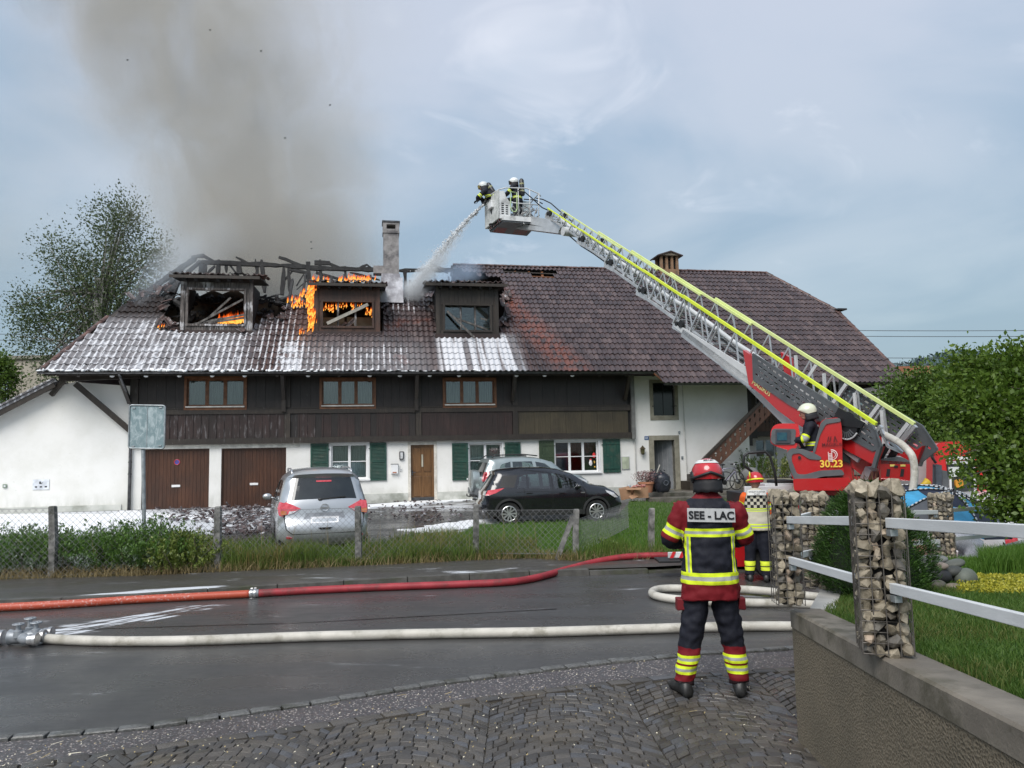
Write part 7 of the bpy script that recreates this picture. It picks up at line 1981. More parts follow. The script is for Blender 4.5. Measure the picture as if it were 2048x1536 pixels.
def lctr(L,k=10):
 """round the corners of a pixel polygon"""
 out=[];n=len(L)
 for i in range(n):
  a,b,c=Vector(L[i-1]),Vector(L[i]),Vector(L[(i+1)%n]);r1=min(k,(a-b).length*.45);r2=min(k,(c-b).length*.45)
  p,q=b+(a-b).normalized()*r1,b+(c-b).normalized()*r2
  for t_ in(0,.25,.5,.75,1):v=p*(1-t_)**2+b*2*t_*(1-t_)+q*t_**2;out.append((v.x,v.y))
 return out
splate([(1700,893),(1755,928),(1820,944),(1818,958),(1790,960),(1735,960),(1704,935)],.25,1.2,M_FRED,'lifting_frame',bev=.02)
splate([(1758,924),(1822,928),(1820,958),(1760,958)],.0,1.0,M_FRED,'rear_box',bev=.03)
splate([(1780,929),(1790,929),(1790,933),(1780,933)],-.01,.02,mat('yellow_label',(.7,.6,.15),.5),'label')
splate([(1801,929),(1811,929),(1811,933),(1801,933)],-.01,.02,mat('yellow_label',(.7,.6,.15),.5),'label')
for x in(1774,1802):splate([(x,938),(x+7,938),(x+5,953),(x-2,953)],-.01,.02,M_BLK,'vent')
splate([(1788,935),(1796,935),(1796,931),(1788,931)],-.02,.02,M_BLK,'latch')
splate([(1762,918),(1800,914),(1822,922),(1822,928),(1762,928)],.0,.9,M_GRAY,'deck_plate')
splate([(1655,880),(1704,880),(1706,985),(1655,985)],.30,1.2,M_FRED,'turret_column',bev=.02)
splate(lctr([(1586,958),(1700,955),(1704,981),(1588,981)],4),-.10,1.3,M_FRED,'turret_base',bev=.02,lab='red turntable base')
splate([(1590,981),(1800,975),(1790,990),(1600,990)],.1,1.3,M_FRED,'turret_base',bev=.02)
splate([(1704,955),(1790,958),(1772,985),(1704,983)],.2,1.2,M_FRED,'turret_base',bev=.02)
splate([(1600,990),(1760,988),(1755,1003),(1620,1003)],.3,1.2,M_BLK,'slewing_ring')
splate([(1685,884),(1700,884),(1698,925),(1684,920)],.25,.5,M_BLK,'hydraulic_valve',bev=.02)
MB().bar(SPP+SPD*.3+SPN*.6+Vector((0,0,.3))-TO,lad(3.4,.45,-.95),.16,.16).build('lifting_ram',M_ALUW,truck)
MB().bar(SPP+SPD*.25+SPN*.6+Vector((0,0,.0))-TO,lad(2.0,.45,-1.05),.24,.24).build('lifting_ram',M_FRED,truck)
seat=splate(lctr([(1646,838),(1680,834),(1684,858),(1685,930),(1690,950),(1640,953),(1605,962),(1586,962),(1578,930),(1572,903),(1580,897),(1605,899),(1627,905),(1638,880),(1638,850)],10),.0,.75,M_FRED,'operator_pod',bev=.02,lab='red operator pod with dark grey edging')
splate(lctr([(1641,846),(1650,838),(1680,836),(1682,843),(1652,848),(1640,870),(1630,906),(1625,905)],4),-.02,.77,M_GRAY,'pod_edging',bev=.01)
splate(lctr([(1572,906),(1582,896),(1606,898),(1628,906),(1644,915),(1640,920),(1618,918),(1600,906),(1584,908),(1583,920),(1594,948),(1610,949),(1640,941),(1684,939),(1690,950),(1645,953),(1612,962),(1590,962),(1580,940)],5),-.02,.6,M_GRAY,'pod_edging',bev=.01)
splate(lctr([(1596,912),(1602,912),(1602,918),(1596,918)],3),-.03,.0,M_BLK,'knob')
splate([(1700,905),(1712,910),(1711,913),(1699,908)],.2,.24,M_WHT,'label')
pod=splate(lctr([(1548,850),(1560,847),(1596,847),(1600,870),(1592,898),(1575,900),(1552,893),(1541,886),(1541,862)],6),.1,.75,M_FRED2,'console',bev=.02,lab='operator console with a small screen')
splate(lctr([(1543,860),(1550,857),(1592,858),(1590,889),(1548,889),(1541,882)],5),.08,.2,M_GRAY,'console_frame',bev=.01)
splate(lctr([(1551,860),(1581,860),(1581,886),(1551,886)],2),.06,.09,mat('screen_bezel',(.04,.045,.055),.4),'screen_bezel')
splate([(1554,865),(1574,865),(1574,881),(1554,881)],.05,.062,mat('console_screen',(.02,.06,.10),.1,col2=(.03,.10,.12),scale=14),'screen')
MB().tube([SPP+SPD*sp2(x,y)[0]+SPN*.3+Vector((0,0,sp2(x,y)[1]))-TO for x,y in((1596,870),(1600,885),(1605,895))],.03,8).build('joystick',M_BLK,truck)
def text(name,s,size,m,par,f,ext=.0,align='CENTER',bold=0.):
 cu=bpy.data.curves.new(name,'FONT');cu.body=s;cu.size=size;cu.align_x=align;cu.offset=bold;cu.resolution_u=3
 ob=bpy.data.objects.new('tmp',cu);me=ob.to_mesh();V=[f(v.co.x,v.co.y)for v in me.vertices];F=[tuple(p.vertices)for p in me.polygons];ob.to_mesh_clear()
 bpy.data.objects.remove(ob);bpy.data.curves.remove(cu);mb=MB();mb.add(V,F);return mb.build(name,m,par)
M_GOLD=mat('gold_lettering',(.75,.5,.06),.5);M_INK=mat('black_ink',(.01,.01,.012),.5);M_DRED=mat('dark_lettering',(.10,.008,.01),.4)
def podf(cx,cy,off=-.026,sl=0.):
 a,z=sp2(cx,cy);return lambda x,y:SPP+SPD*(a-x)+SPN*off+Vector((0,0,z+y))-TO
text('number_lettering','30.23',.165,M_GOLD,truck,podf(1663,934),bold=.004)
text('maker_lettering','MAGIRUS',.075,M_DRED,truck,podf(1664,892),bold=.001)
f=podf(1664,880);mb=MB()
for x in(-.05,-.015):mb.add([f(x-.03,-.03),f(x-.015,-.03),f(x+.01,.06),f(x-.005,.06)],[(0,1,2,3)])
mb.add([f(.02,-.03),f(.035,-.03),f(.05,.04),f(.07,-.03),f(.085,-.03),f(.055,.065),f(.04,.065)],[(0,1,2,6),(2,5,6),(2,3,4,5)]);mb.build('maker_emblem',M_DRED,truck)
f=podf(1664,912);mb=MB();M_PINK=mat('emblem_white',(.72,.6,.58),.5)
for i in range(6):mb.add([f(-.055,-.09+i*.024),f(-.005,-.09+i*.024),f(-.005,-.078+i*.024),f(-.055,-.078+i*.024)],[(0,1,2,3)])
for x in(-.06,-.005):mb.add([f(x,-.095),f(x+.009,-.095),f(x+.009,.07),f(x,.07)],[(0,1,2,3)])
for rr in(.05,.075):
 n=12;P_=[(rr*math.cos(R(100-190*i/n))-.0,rr*math.sin(R(100-190*i/n))+.02)for i in range(n+1)]
 for(a,b)in zip(P_,P_[1:]):mb.add([f(a[0],a[1]),f(b[0],b[1]),f(b[0]*1.16,b[1]*1.16),f(a[0]*1.16,a[1]*1.16)],[(0,1,2,3)])
mb.build('emblem',M_PINK,truck)
bl_=onlad(1546,788);f=lambda x,y:lad(bl_[0]-x*.98-y*.05,-.078,bl_[1]+.02+y*.95)
text('maker_lettering','MAGIRUS',.13,M_YELP,truck,lambda x,y:lad(onlad(1527,780)[0]-x,-.078,onlad(1527,780)[1]+y),align='CENTER')
def veh(px0,py0,px1,py1,y0,dy,m,nm,bev=.01,lab=None,par=None):
 y0=y0+(1.15 if 1300<px0 and py0>958 and px0 not in(1336,1318,1340)else .3)
 a=on_y(px0,(py0+py1)/2,y0);b=on_y(px1,(py0+py1)/2,y0);t_=on_y((px0+px1)/2,py0,y0).z;bt=on_y((px0+px1)/2,py1,y0).z
 return MB().box(a.x-TO.x,b.x-TO.x,y0-TO.y,y0+dy-TO.y,bt-TO.z,t_-TO.z).build(nm,m,par or truck,bevel=bev,label=lab)
veh(1430,1034,1870,1046,12.2,2.0,M_FRED2,'body_rail',lab='red upper body rail')
veh(1430,1046,1870,1060,12.26,2.0,M_ALU,'alu_trim')
veh(1440,1060,1900,1130,12.4,1.9,M_FRED,'body',lab='red lower body')
veh(1628,1060,1662,1128,12.3,.1,M_ALUW,'locker_shutter');veh(1676,1060,1712,1125,12.3,.1,M_FRED2,'locker_shutter')
veh(1748,1060,1792,1125,12.3,.1,M_ALUW,'locker_shutter');veh(1806,1060,1862,1125,12.3,.1,M_ALUW,'locker_shutter')
for x0 in(1604,1832):
 for i,py in enumerate((1062,1078,1094,1110,1124)):veh(x0,py,x0+22,py+3,12.0,.25,M_ALU,'step',0)
 veh(x0-2,1050,x0,1128,12.0,.06,M_ALU,'step_rail',0);veh(x0+22,1050,x0+24,1128,12.0,.06,M_ALU,'step_rail',0)
veh(1490,972,1586,986,12.5,.08,M_ALUW,'platform_edge',lab='pale platform edge left of the turntable')
veh(1490,986,1600,1034,12.9,1.2,M_BLK,'platform')
veh(1380,1012,1600,1030,12.4,1.4,M_FRED2,'rear_beam');veh(1376,1010,1500,1018,12.3,.1,M_ALU,'rear_beam')
veh(1550,960,1590,970,12.7,.5,M_BLK,'stowed_bag',.04);veh(1530,967,1588,973,12.6,.4,M_ALUW,'grating')
f=lambda px,py:(lambda x,y,a=on_y(px,py,13.3):Vector((a.x+x,13.32,a.z+y))-TO)
text('lettering','FE',.12,M_WHT,truck,f(1489,1038),align='LEFT');text('lettering','3',.12,M_WHT,truck,f(1541,1074))
hp=[on_y(x,y,12.6)-TO for x,y in((1512,950),(1487,930),(1488,912),(1496,906),(1530,903),(1540,912),(1550,945),(1553,972))]
MB().tube(hp,.022,8).build('guard_hoop',M_BLK,truck,smooth=True)
orr=veh(1336,1104,1372,1116,12.2,.03,M_WHT,'outrigger_board',lab='red and white striped outrigger board')
mb=MB();a=on_y(1336,1110,12.49);k=12.49/FPX
for i in range(2):x0_=a.x+i*18*k-TO.x;mb.add([(x0_+3*k,12.485-TO.y,a.z-TO.z-6*k),(x0_+10*k,12.485-TO.y,a.z-TO.z-6*k),(x0_+16*k,12.485-TO.y,a.z-TO.z+6*k),(x0_+9*k,12.485-TO.y,a.z-TO.z+6*k)],[(0,1,2,3)])
mb.build('red_stripes',M_FRED2,orr,kind='stuff')
veh(1318,1121,1362,1126,12.1,.45,M_BLK,'outrigger_foot',.01);veh(1340,1112,1450,1122,12.4,.2,M_BLK,'outrigger_beam')
wx=on_y(1560,1150,12.6);wx2=on_y(1800,1150,12.6)
for w_ in(wx,wx2):
 mb=MB();n=24;cx,cy,cz=w_.x-TO.x,12.5-TO.y,gz(w_.x,12.6)+.48-TO.z
 mb.rings([[(cx+rr*math.cos(2*math.pi*k/n),cy+yy,cz+rr*math.sin(2*math.pi*k/n))for k in range(n)]for rr,yy in((.2,.02),(.34,-.0),(.48,.02),(.48,.3),(.2,.3))],cap=True)
 mb.build('wheel',M_TYRE,truck,smooth=40)
cabd=14.6
def cabp(L,d0,dd,m,nm,bev=.02,lab=None,par=None):
 P=[on_y(x,y,d0)for x,y in L];P=[(p.x,p.z)for p in P]
 return MB().prism(P,lambda a,z:Vector((a,d0,z))-TO,lambda a,z:Vector((a,d0+dd,z))-TO).build(nm,m,par or truck,bevel=bev,label=lab)
cab=cabp(lctr([(1870,895),(1876,886),(1925,881),(1940,890),(1955,920),(1978,985),(1985,1110),(1868,1110)],6),cabd,2.2,M_FRED2,'cab',lab='red driver cab')
cabp([(1852,896),(1874,896),(1874,911),(1852,911)],cabd+.3,1.6,M_FRED2,'roof_edge');cabp([(1830,912),(1872,912),(1872,1040),(1830,1040)],cabd+.3,1.6,mat('pale_locker_side',(.30,.29,.29),.6,col2=(.36,.35,.35)),'locker_side')
cabp([(1873,930),(1882,932),(1882,985),(1872,985)],cabd-.12,.1,mat('air_intake',(.05,.06,.075),.5),'air_intake')
cabp([(1884,940),(1894,942),(1900,985),(1885,985)],cabd-.03,.06,M_GRAY,'door_edge',.0)
cabp(lctr([(1893,925),(1940,926),(1952,950),(1956,995),(1900,995)],4),cabd-.02,.05,mat('open_cab_dark',(.03,.035,.035),.5),'door_opening',.0)
cabp([(1893,912),(1948,914),(1950,920),(1893,919)],cabd-.03,.05,M_WHT,'white_band',.0);cabp([(1895,922),(1948,922),(1949,928),(1895,928)],cabd-.05,.05,M_ALUW,'sun_blind',.0)
cabp([(1897,934),(1918,934),(1920,953),(1900,954)],cabd-.04,.03,M_CURT,'side_glass',.0);cabp([(1946,930),(1950,930),(1954,995),(1950,995)],cabd-.04,.04,M_WHT,'door_seal',.0)
cabp(lctr([(1910,960),(1925,958),(1928,972),(1912,976)],5),cabd-.06,.1,mat('hi_vis_orange',(.5,.22,.02),.7),'orange_bag',.02)
cabp([(1899,954),(1903,954),(1904,990),(1900,990)],cabd-.05,.04,M_WHT,'grab_rail',.0);cabp([(1900,1080),(1956,1080),(1956,1110),(1900,1110)],cabd-.05,.1,M_FRED2,'sill')
hp=[on_y(x,y,cabd-.1)-TO for x,y in((1872,893),(1865,893),(1864,915),(1872,926))];MB().tube(hp,.025,6).build('mirror_arm',M_BLK,truck)
a,b=on_y(1826,990,cabd-.2)-TO,on_y(1856,962,cabd-.2)-TO
MB().tube([a,a.lerp(b,.8),b],[.05,.055,.075],10).tube([a,a+Vector((-.02,0,-.12))],.04,8).build('yellow_branch_pipe',mat('yellow_paint',(.5,.34,.02),.5),truck,smooth=True)
# rescue cage
cg_o=on_y(1008,444,23.0)
NLc,NRc=on_y(1006,443,23.0),on_y(1076,449,23.35);FLc,FRc=on_y(980,464,24.1),on_y(1054,471,24.6)
zf_=(NLc.z+NRc.z)/2
for p in(NLc,NRc,FLc,FRc):p.z=zf_
cage=MB()
def q3(u,v,h):p=NLc.lerp(NRc,u).lerp(FLc.lerp(FRc,u),v);return Vector((p.x,p.y,zf_+h))-TO
def qbox(u0,u1,v0,v1,h0,h1,mb=None):
 mb=mb or MB();return mb.add([q3(u0,v0,h0),q3(u1,v0,h0),q3(u1,v1,h0),q3(u0,v1,h0),q3(u0,v0,h1),q3(u1,v0,h1),q3(u1,v1,h1),q3(u0,v1,h1)],[(3,2,1,0),(4,5,6,7),(0,1,5,4),(1,2,6,5),(2,3,7,6),(3,0,4,7)])
CG=qbox(0,1,0,1,0,.05).build('rescue_cage',M_GRAY,truck,label='white rescue cage at the ladder tip')
mb=MB();mb.add([q3(-.02,-.02,.05),q3(1.02,-.02,.05),q3(1.02,1.02,.05),q3(-.02,1.02,.05),q3(-.02,-.02,.2),q3(1.02,-.02,.2),q3(1.02,1.02,.2),q3(-.02,1.02,.2)],[(0,1,5,4),(1,2,6,5),(2,3,7,6),(3,0,4,7),(4,5,6,7)])
mb.build('skirt',M_WHT,CG)
mb=MB()
for i in range(6):a=.12+i*.14;mb.add([q3(-.025,a,.05),q3(-.025,a+.06,.05),q3(-.025,a+.12,.2),q3(-.025,a+.06,.2)],[(0,1,2,3)]);mb.add([q3(.03+i*.05,.5,-.004),q3(.05+i*.05,.5,-.004),q3(.10+i*.05,.95,-.004),q3(.06+i*.05,.95,-.004)],[(0,1,2,3)]);mb.add([q3(.55+i*.06,.55,-.004),q3(.57+i*.06,.55,-.004),q3(.62+i*.06,.95,-.004),q3(.6+i*.06,.95,-.004)],[(0,1,2,3)])
mb.build('warning_stripes',mat('warning_red',(.32,.06,.05),.6),CG,kind='stuff')
mb=MB();P_=[(-.12,.1),(.21,.1),(.21,.62),(.10,.80),(.05,.97),(-.1,.95)]
mb.prism(P_,lambda u,h:q3(u,-.0,h),lambda u,h:q3(u,.04,h));SPN_=mb.build('side_panel',M_WHT,CG)
mb=MB()
for i in range(6):
 for(ua,ub)in((-.04,.03),(.08,.15)):
  if i==5 and ua>0:continue
  h=.24+i*.065;mb.add([q3(ua,-.006,h),q3(ub,-.006,h),q3(ub,-.006,h+.03),q3(ua,-.006,h+.03)],[(0,1,2,3)])
mb.build('louvres',M_BLK,SPN_,kind='stuff')
mb=MB();mb.prism([(0,.1),(1,.1),(1,.95),(0,.98)],lambda v,h:q3(-.13,v,h),lambda v,h:q3(-.09,v,h));mb.build('front_panel',mat('scuffed_white',(.40,.42,.40),.5,col2=(.62,.63,.62),scale=6),CG)
qbox(-.20,-.12,.3,.6,.55,.78).build('work_light',M_WHT,CG,bevel=.02)
qbox(-.12,1.0,.98,1.02,.1,.5).build('side_panel',M_WHT,CG)
rail_=MB()
for P_ in([(-.1,0,1.0),(.1,0,1.08),(.7,0,1.12),(1.05,0,.98),(1.1,.0,.9)],[(-.1,1,1.05),(.4,1,1.1),(1.0,1,1.05)],[(-.1,0,1.0),(-.14,.5,1.02),(-.1,1,1.05)],[(1.05,0,1.0),(1.05,1,1.02)],[(.45,0,.12),(.45,0,1.1)],[(.78,0,.12),(.78,0,1.1)],[(1.02,0,.12),(1.05,0,1.0)],[(1.02,1,.1),(1.05,1,1.0)],[(.22,0,.62),(1.04,0,.62)]):
 rail_.tube([q3(*p)for p in P_],.018,6)
rail_.build('cage_railing',M_ALUW,CG,smooth=True,kind='stuff')
MB().tube([q3(.22,-.02,.95),q3(.22,-.02,.45),q3(.27,-.02,.34),q3(.36,-.02,.34),q3(.40,-.02,.42),q3(.4,-.02,.95),q3(.22,-.02,.95)],.016,6).build('fluorescent_gate',mat('gate_green',(.45,.6,.3),.5),CG)
for P_ in([(.42,-.05,1.0),(.6,-.1,.95),(.8,-.1,.78),(1.1,-.1,.5),(1.3,-.1,.42)],[(1.15,.6,1.12),(1.35,.6,1.1),(1.55,.5,.95),(1.85,.4,.6),(2.1,.35,.35)],[(.9,.9,1.18),(1.2,.8,1.15),(1.4,.8,1.05)]):
 MB().tube([q3(*p)for p in P_],.018,6).build('guard_tube',M_BLK,CG,smooth=True)
mb=MB()
for i in range(70):
 p=q3(rnd.uniform(.3,1.05),rnd.uniform(.0,.35),rnd.uniform(.12,.55));d=Vector((rnd.uniform(-1,1),rnd.uniform(-.3,.3),rnd.uniform(-1,1))).normalized()*rnd.uniform(.06,.26)
 mb.tube([p,p+d*.5+Vector((0,0,rnd.uniform(-.05,.05))),p+d],rnd.uniform(.01,.028),6)
mb.build('hydraulic_gear',mat('grubby_alu',(.14,.14,.14),.5,.5,col2=(.42,.42,.42),scale=9),CG,kind='stuff')
MB().bar(q3(.75,.2,.2),lad(LL-.6,SECW/2,-.45),.22,.25).bar(q3(.6,.5,.08),lad(LL-.6,SECW/2,-.62),.3,.14).build('cage_arm',M_ALU,CG)
MB().cyl(lad(LL-1.3,.1,-.42),lad(LL-1.3,.7,-.42),.13,14).build('levelling_drum',M_ALUW,CG,smooth=40)
qbox(.72,.95,.5,.8,.45,.95).build('control_box',mat('pale_blue_grey',(.40,.46,.48),.5),CG,bevel=.02)
# people
def seg_near(p,a,b):
 d=b-a;t_=max(0,min(1,(p-a).dot(d)/max(1e-9,d.dot(d))));return(p-(a+d*t_)).length,t_
def ring(c,axis,rx,ry,side,n=14,sq=1.0):
 """ellipse ring around c in the plane normal to axis; side = direction of the rx radius"""
 axis=Vector(axis).normalized();s=(Vector(side)-axis*Vector(side).dot(axis)).normalized();f=axis.cross(s);out=[]
 for i in range(n):
  a=2*math.pi*i/n;ca,sa=math.cos(a),math.sin(a)
  if sq!=1:ca=math.copysign(abs(ca)**sq,ca);sa=math.copysign(abs(sa)**sq,sa)
  out.append(Vector(c)+s*rx*ca+f*ry*sa)
 return out
def limb(mb,pts_,side=(1,0,0),n=14,sub=4):
 """pts: (point, rx, ry); smooth loft"""
 P=[(Vector(p),a,b)for p,a,b in pts_];out=[]
 for i in range(len(P)-1):
  for k in range(sub):
   t_=k/sub;q0=P[max(0,i-1)];q1,q2=P[i],P[i+1];q3_=P[min(len(P)-1,i+2)]
   def cr(a,b,c,d):return .5*((2*b)+(c-a)*t_+(2*a-5*b+4*c-d)*t_**2+(3*b-a-3*c+d)*t_**3)
   out.append((cr(q0[0],q1[0],q2[0],q3_[0]),cr(q0[1],q1[1],q2[1],q3_[1]),cr(q0[2],q1[2],q2[2],q3_[2])))
 out.append(P[-1]);rg=[]
 for i,(c,a,b)in enumerate(out):
  ax=out[min(len(out)-1,i+1)][0]-out[max(0,i-1)][0];rg.append(ring(c,ax,a,b,side if abs(ax.normalized().dot(Vector(side).normalized()))<.9 else(0,1,0),n))
 mb.rings(rg);return mb
def remesh(mb,voxel,smooth=2,wrinkle=0.,seed=0,wf=9.):
 me=bpy.data.meshes.new('tmp');me.from_pydata(mb.v,[],mb.f);ob=bpy.data.objects.new('tmp',me);COL.objects.link(ob)
 r_=ob.modifiers.new('r','REMESH');r_.mode='VOXEL';r_.voxel_size=voxel;r_.use_smooth_shade=True
 s=ob.modifiers.new('s','SMOOTH');s.factor=.5;s.iterations=smooth
 dg=bpy.context.evaluated_depsgraph_get();me2=bpy.data.meshes.new_from_object(ob.evaluated_get(dg));bpy.data.objects.remove(ob);bpy.data.meshes.remove(me)
 if wrinkle:
  no=[v.normal.copy()for v in me2.vertices]
  for v,n_ in zip(me2.vertices,no):
   p=v.co+Vector((seed*3.7,0,0));k=mnoise.noise(Vector((p.x*wf,p.y*wf,p.z*wf*1.7)))*.6+mnoise.noise(p*wf*2.3)*.4
   v.co+=n_*k*wrinkle
 return me2
def attrs(me,torso,arms,legs,head_z):
 """pt: 0 torso 1 arm 2 leg 3 head; tt: position along the arm"""
 n=len(me.vertices);pt=np.zeros(n,np.float32);tt=np.zeros(n,np.float32)
 for i,v in enumerate(me.vertices):
  best=(9,0,0)
  for(a,b)in torso:
   d,t_=seg_near(v.co,a,b)
   if d-.10<best[0]:best=(d-.10,0,0)
  for ch in arms:
   L_=[(b-a).length for a,b in zip(ch,ch[1:])];tot=sum(L_);acc=0
   for(a,b),l in zip(zip(ch,ch[1:]),L_):
    d,t_=seg_near(v.co,a,b)
    if d<best[0]:best=(d,2,(acc+t_*l)/tot)
    acc+=l
  for ch in legs:
   for a,b in zip(ch,ch[1:]):
    d,t_=seg_near(v.co,a,b)
    if d<best[0]:best=(d,1,0)
  pt[i]=best[1];tt[i]=best[2]
  if v.co.z>head_z:pt[i]=3
 for nm,ar in(('pt',pt),('tt',tt)):a=me.attributes.new(nm,'FLOAT','POINT');a.data.foreach_set('value',ar)
NAVY=(.009,.010,.017);DRED=(.155,.006,.011);YEL=(.68,.82,.02);SIL=(.34,.35,.34)
def suit(name,rules,base=NAVY,head=(.02,.02,.022),sil=True):
 """rules: function(t, x, y, z, pt, tt) -> list of (mask, kind or colour) painted in order; bands of reflective tape are woven in"""
 m,t,b=newmat(name);nt=t.nt;ob=t.obj();x,y,z=t.xyz(ob)
 def at(n):a=t.new('Attribute');a.attribute_name=n;return E(nt,a.outputs['Fac'])
 pt,tt=at('pt'),at('tt');weave=t.noise(ob,90,2).ss(.3,.7);fold=t.noise(ob,6,3)
 c=t.mix(weave,tuple(k*.8 for k in base),tuple(k*1.25 for k in base));c=t.mix(fold.ss(.5,.75)*.25,c,tuple(k*1.8+.004 for k in base))
 for msk,kind in rules(t,x,y,z,pt,tt):
  if kind=='tape':
   mk,u=msk;col=t.mix(((u-.5).abs()).lt(.17),YEL,SIL);mesh_=((x+z)*130).frac().gt(.5)*((x-z)*130).frac().gt(.5);col=t.mix(mesh_*.25,col,(.25,.27,.1));c=t.mix(mk,c,col)
  elif kind=='ytape':c=t.mix(msk,c,YEL)
  else:c=t.mix(msk,c,kind)
 if head:c=t.mix(pt.gt(2.5),c,head)
 t.link(c,b.inputs['Base Color']);setin(b,'Roughness',.72);setin(b,'Specular IOR Level',.3)
 t.link(t.bump(t.noise(ob,120,2)+fold*3,.35,.004),b.inputs['Normal']);return m
def band(v,a,b):return v.gt(a)*v.lt(b)
M_SKIN=mat('skin',(.38,.21,.15),.5,col2=(.45,.26,.19),scale=20)
M_HELW=mat('cream_helmet',(.62,.64,.50),.3,col2=(.68,.70,.56),scale=3,coat=.6);M_HELWH=mat('white_helmet',(.68,.70,.69),.3,coat=.6)
M_HELR=mat('red_helmet',(.42,.015,.02),.25,col2=(.5,.02,.03),scale=3,coat=.8);M_HELY=mat('yellow_helmet',(.75,.68,.03),.35)
M_GLOVE=mat('glove',(.02,.019,.018),.8);M_GLOVT=mat('tan_glove',(.22,.17,.11),.8);M_BOOT=mat('boot',(.010,.010,.010),.45,col2=(.02,.02,.02),scale=20)
def head(par,c,yaw=0.,tilt=0.,k=1.):
 """face: skull, nose, lips, eyes, ears; faces +y before yaw"""
 M_=Matrix.Rotation(yaw,3,'Z')@Matrix.Rotation(tilt,3,'X');c=Vector(c);mb=MB()
 mb.ell(c,.078*k,.098*k,.115*k,16,12,M_);mb.ell(c+M_@Vector((0,.03,-.06))*k,.055*k,.062*k,.058*k,12,8,M_)
 mb.ell(c+M_@Vector((0,.105,-.015))*k,.013*k,.02*k,.026*k,8,6,M_)
 for s in(-1,1):mb.ell(c+M_@Vector((s*.08,0,-.01))*k,.012*k,.022*k,.032*k,8,6,M_)
 h=mb.build('head',M_SKIN,par,smooth=True)
 e=MB()
 for s in(-1,1):e.ell(c+M_@Vector((s*.03,.091,.012))*k,.012*k,.008*k,.008*k,8,6,M_)
 e.build('eyes',mat('eye',(.03,.025,.02),.2),h,kind='stuff');MB().ell(c+M_@Vector((0,.094,-.058))*k,.026*k,.008*k,.007*k,8,5,M_).build('mouth',mat('lips',(.30,.11,.09),.5),h);return h
def hand(par,wrist,d,palm_n,m,k=1.,curl=.9,thumb=1):
 """glove with palm, four unequal bent fingers and a thumb at the side"""
 w=Vector(wrist);d=Vector(d).normalized();n=Vector(palm_n);n=(n-d*n.dot(d)).normalized();s=d.cross(n)*thumb;mb=MB()
 mb.rings([ring(w+d*a*k,d,b*k,c_*k,s,10)for a,b,c_ in((-.02,.032,.026),(.02,.036,.022),(.07,.044,.019),(.10,.042,.016))])
 for i,(o,l)in enumerate(((.034,.072),(.012,.082),(-.011,.076),(-.032,.060))):
  p=w+d*.092*k+s*o*k;a=0.;P=[p-d*.02*k,p]
  for j in range(3):a+=curl*(.55+.25*j);p=p+(d*math.cos(a)+n*math.sin(a))*l*k*(.45,.32,.25)[j];P.append(p)
  mb.tube(P,[.0105*k,.0105*k,.0098*k,.009*k,.0075*k],8)
 p=w+d*.03*k+s*.035*k;P=[p]
 for j,(ds,dd,dn)in enumerate(((.8,.6,.2),(.35,.8,.5),(-.1,.7,.7))):p=p+(s*ds+d*dd+n*dn).normalized()*.032*k;P.append(p)
 mb.tube(P,[.014*k,.0125*k,.011*k,.009*k],8)
 return mb.build('glove',m,par,smooth=True)
def boot(par,ankle,fwd,k=1.,z0=0.):
 a=Vector(ankle);f=Vector(fwd).normalized();s=Vector((f.y,-f.x,0));mb=MB()
 R_=[]
 for(u,w,zt_)in((-.085,.026,.05),(-.075,.040,.09),(-.04,.046,.13),(.02,.047,.13),(.08,.046,.085),(.14,.052,.07),(.19,.046,.06),(.215,.024,.04)):
  c=Vector((a.x,a.y,z0))+f*u*k;n=10
  R_.append([c+s*w*k*math.cos(q)+Vector((0,0,max(0,(zt_*.5+zt_*.5*math.sin(q)))*k))for q in[2*math.pi*i/n for i in range(n)]])
 mb.rings(R_);return mb.build('boot',M_BOOT,par,smooth=True)
def V3(*a):return Vector(a)
def bodyset(j,torso,armr,legr,voxel,wr,seed,headb=None,hz=99.):
 """j: dict of joints; returns mesh with attributes"""
 mb=MB();limb(mb,torso,n=20)
 for s in 'LR':
  sh,el,wrp=j['sh'+s],j['el'+s],j['wr'+s];inn=j['chest'].lerp(sh,.55)
  limb(mb,[(inn,armr[0]*.8,armr[0]*.8),(sh,armr[0],armr[0]),(sh.lerp(el,.55),armr[1]*1.02,armr[1]*1.02),(el,armr[1],armr[1]),(el.lerp(wrp,.5),armr[2]*1.12,armr[2]*1.12),(wrp,armr[2],armr[2])],side=(0,0,1)if abs((el-sh).normalized().z)<.8 else(1,0,0))
  hp,kn,an=j['hp'+s],j['kn'+s],j['an'+s]
  limb(mb,[(hp+Vector((0,0,.08)),legr[0]*.9,legr[0]*.9),(hp.lerp(kn,.25),legr[0],legr[0]),(hp.lerp(kn,.7),legr[1]*1.1,legr[1]*1.1),(kn,legr[1],legr[1]),(kn.lerp(an,.4),legr[2]*1.12,legr[2]*1.14),(kn.lerp(an,.85),legr[2],legr[2]),(an,legr[2]*1.02,legr[2]*1.05)])
 if headb:limb(mb,headb)
 me=remesh(mb,voxel,2,wr,seed)
 tj=[t_[0]for t_ in torso]
 attrs(me,[(Vector(tj[i]),Vector(tj[i+1]))for i in range(len(tj)-1)],[[j['sh'+s],j['el'+s],j['wr'+s]]for s in 'LR'],[[j['hp'+s].lerp(j['kn'+s],.3),j['kn'+s],j['an'+s]]for s in 'LR'],hz)
 return me
def put(name,me,m,par):me.materials.clear();me.materials.append(m);o=bpy.data.objects.new(name,me);COL.objects.link(o);o.parent=par;return o
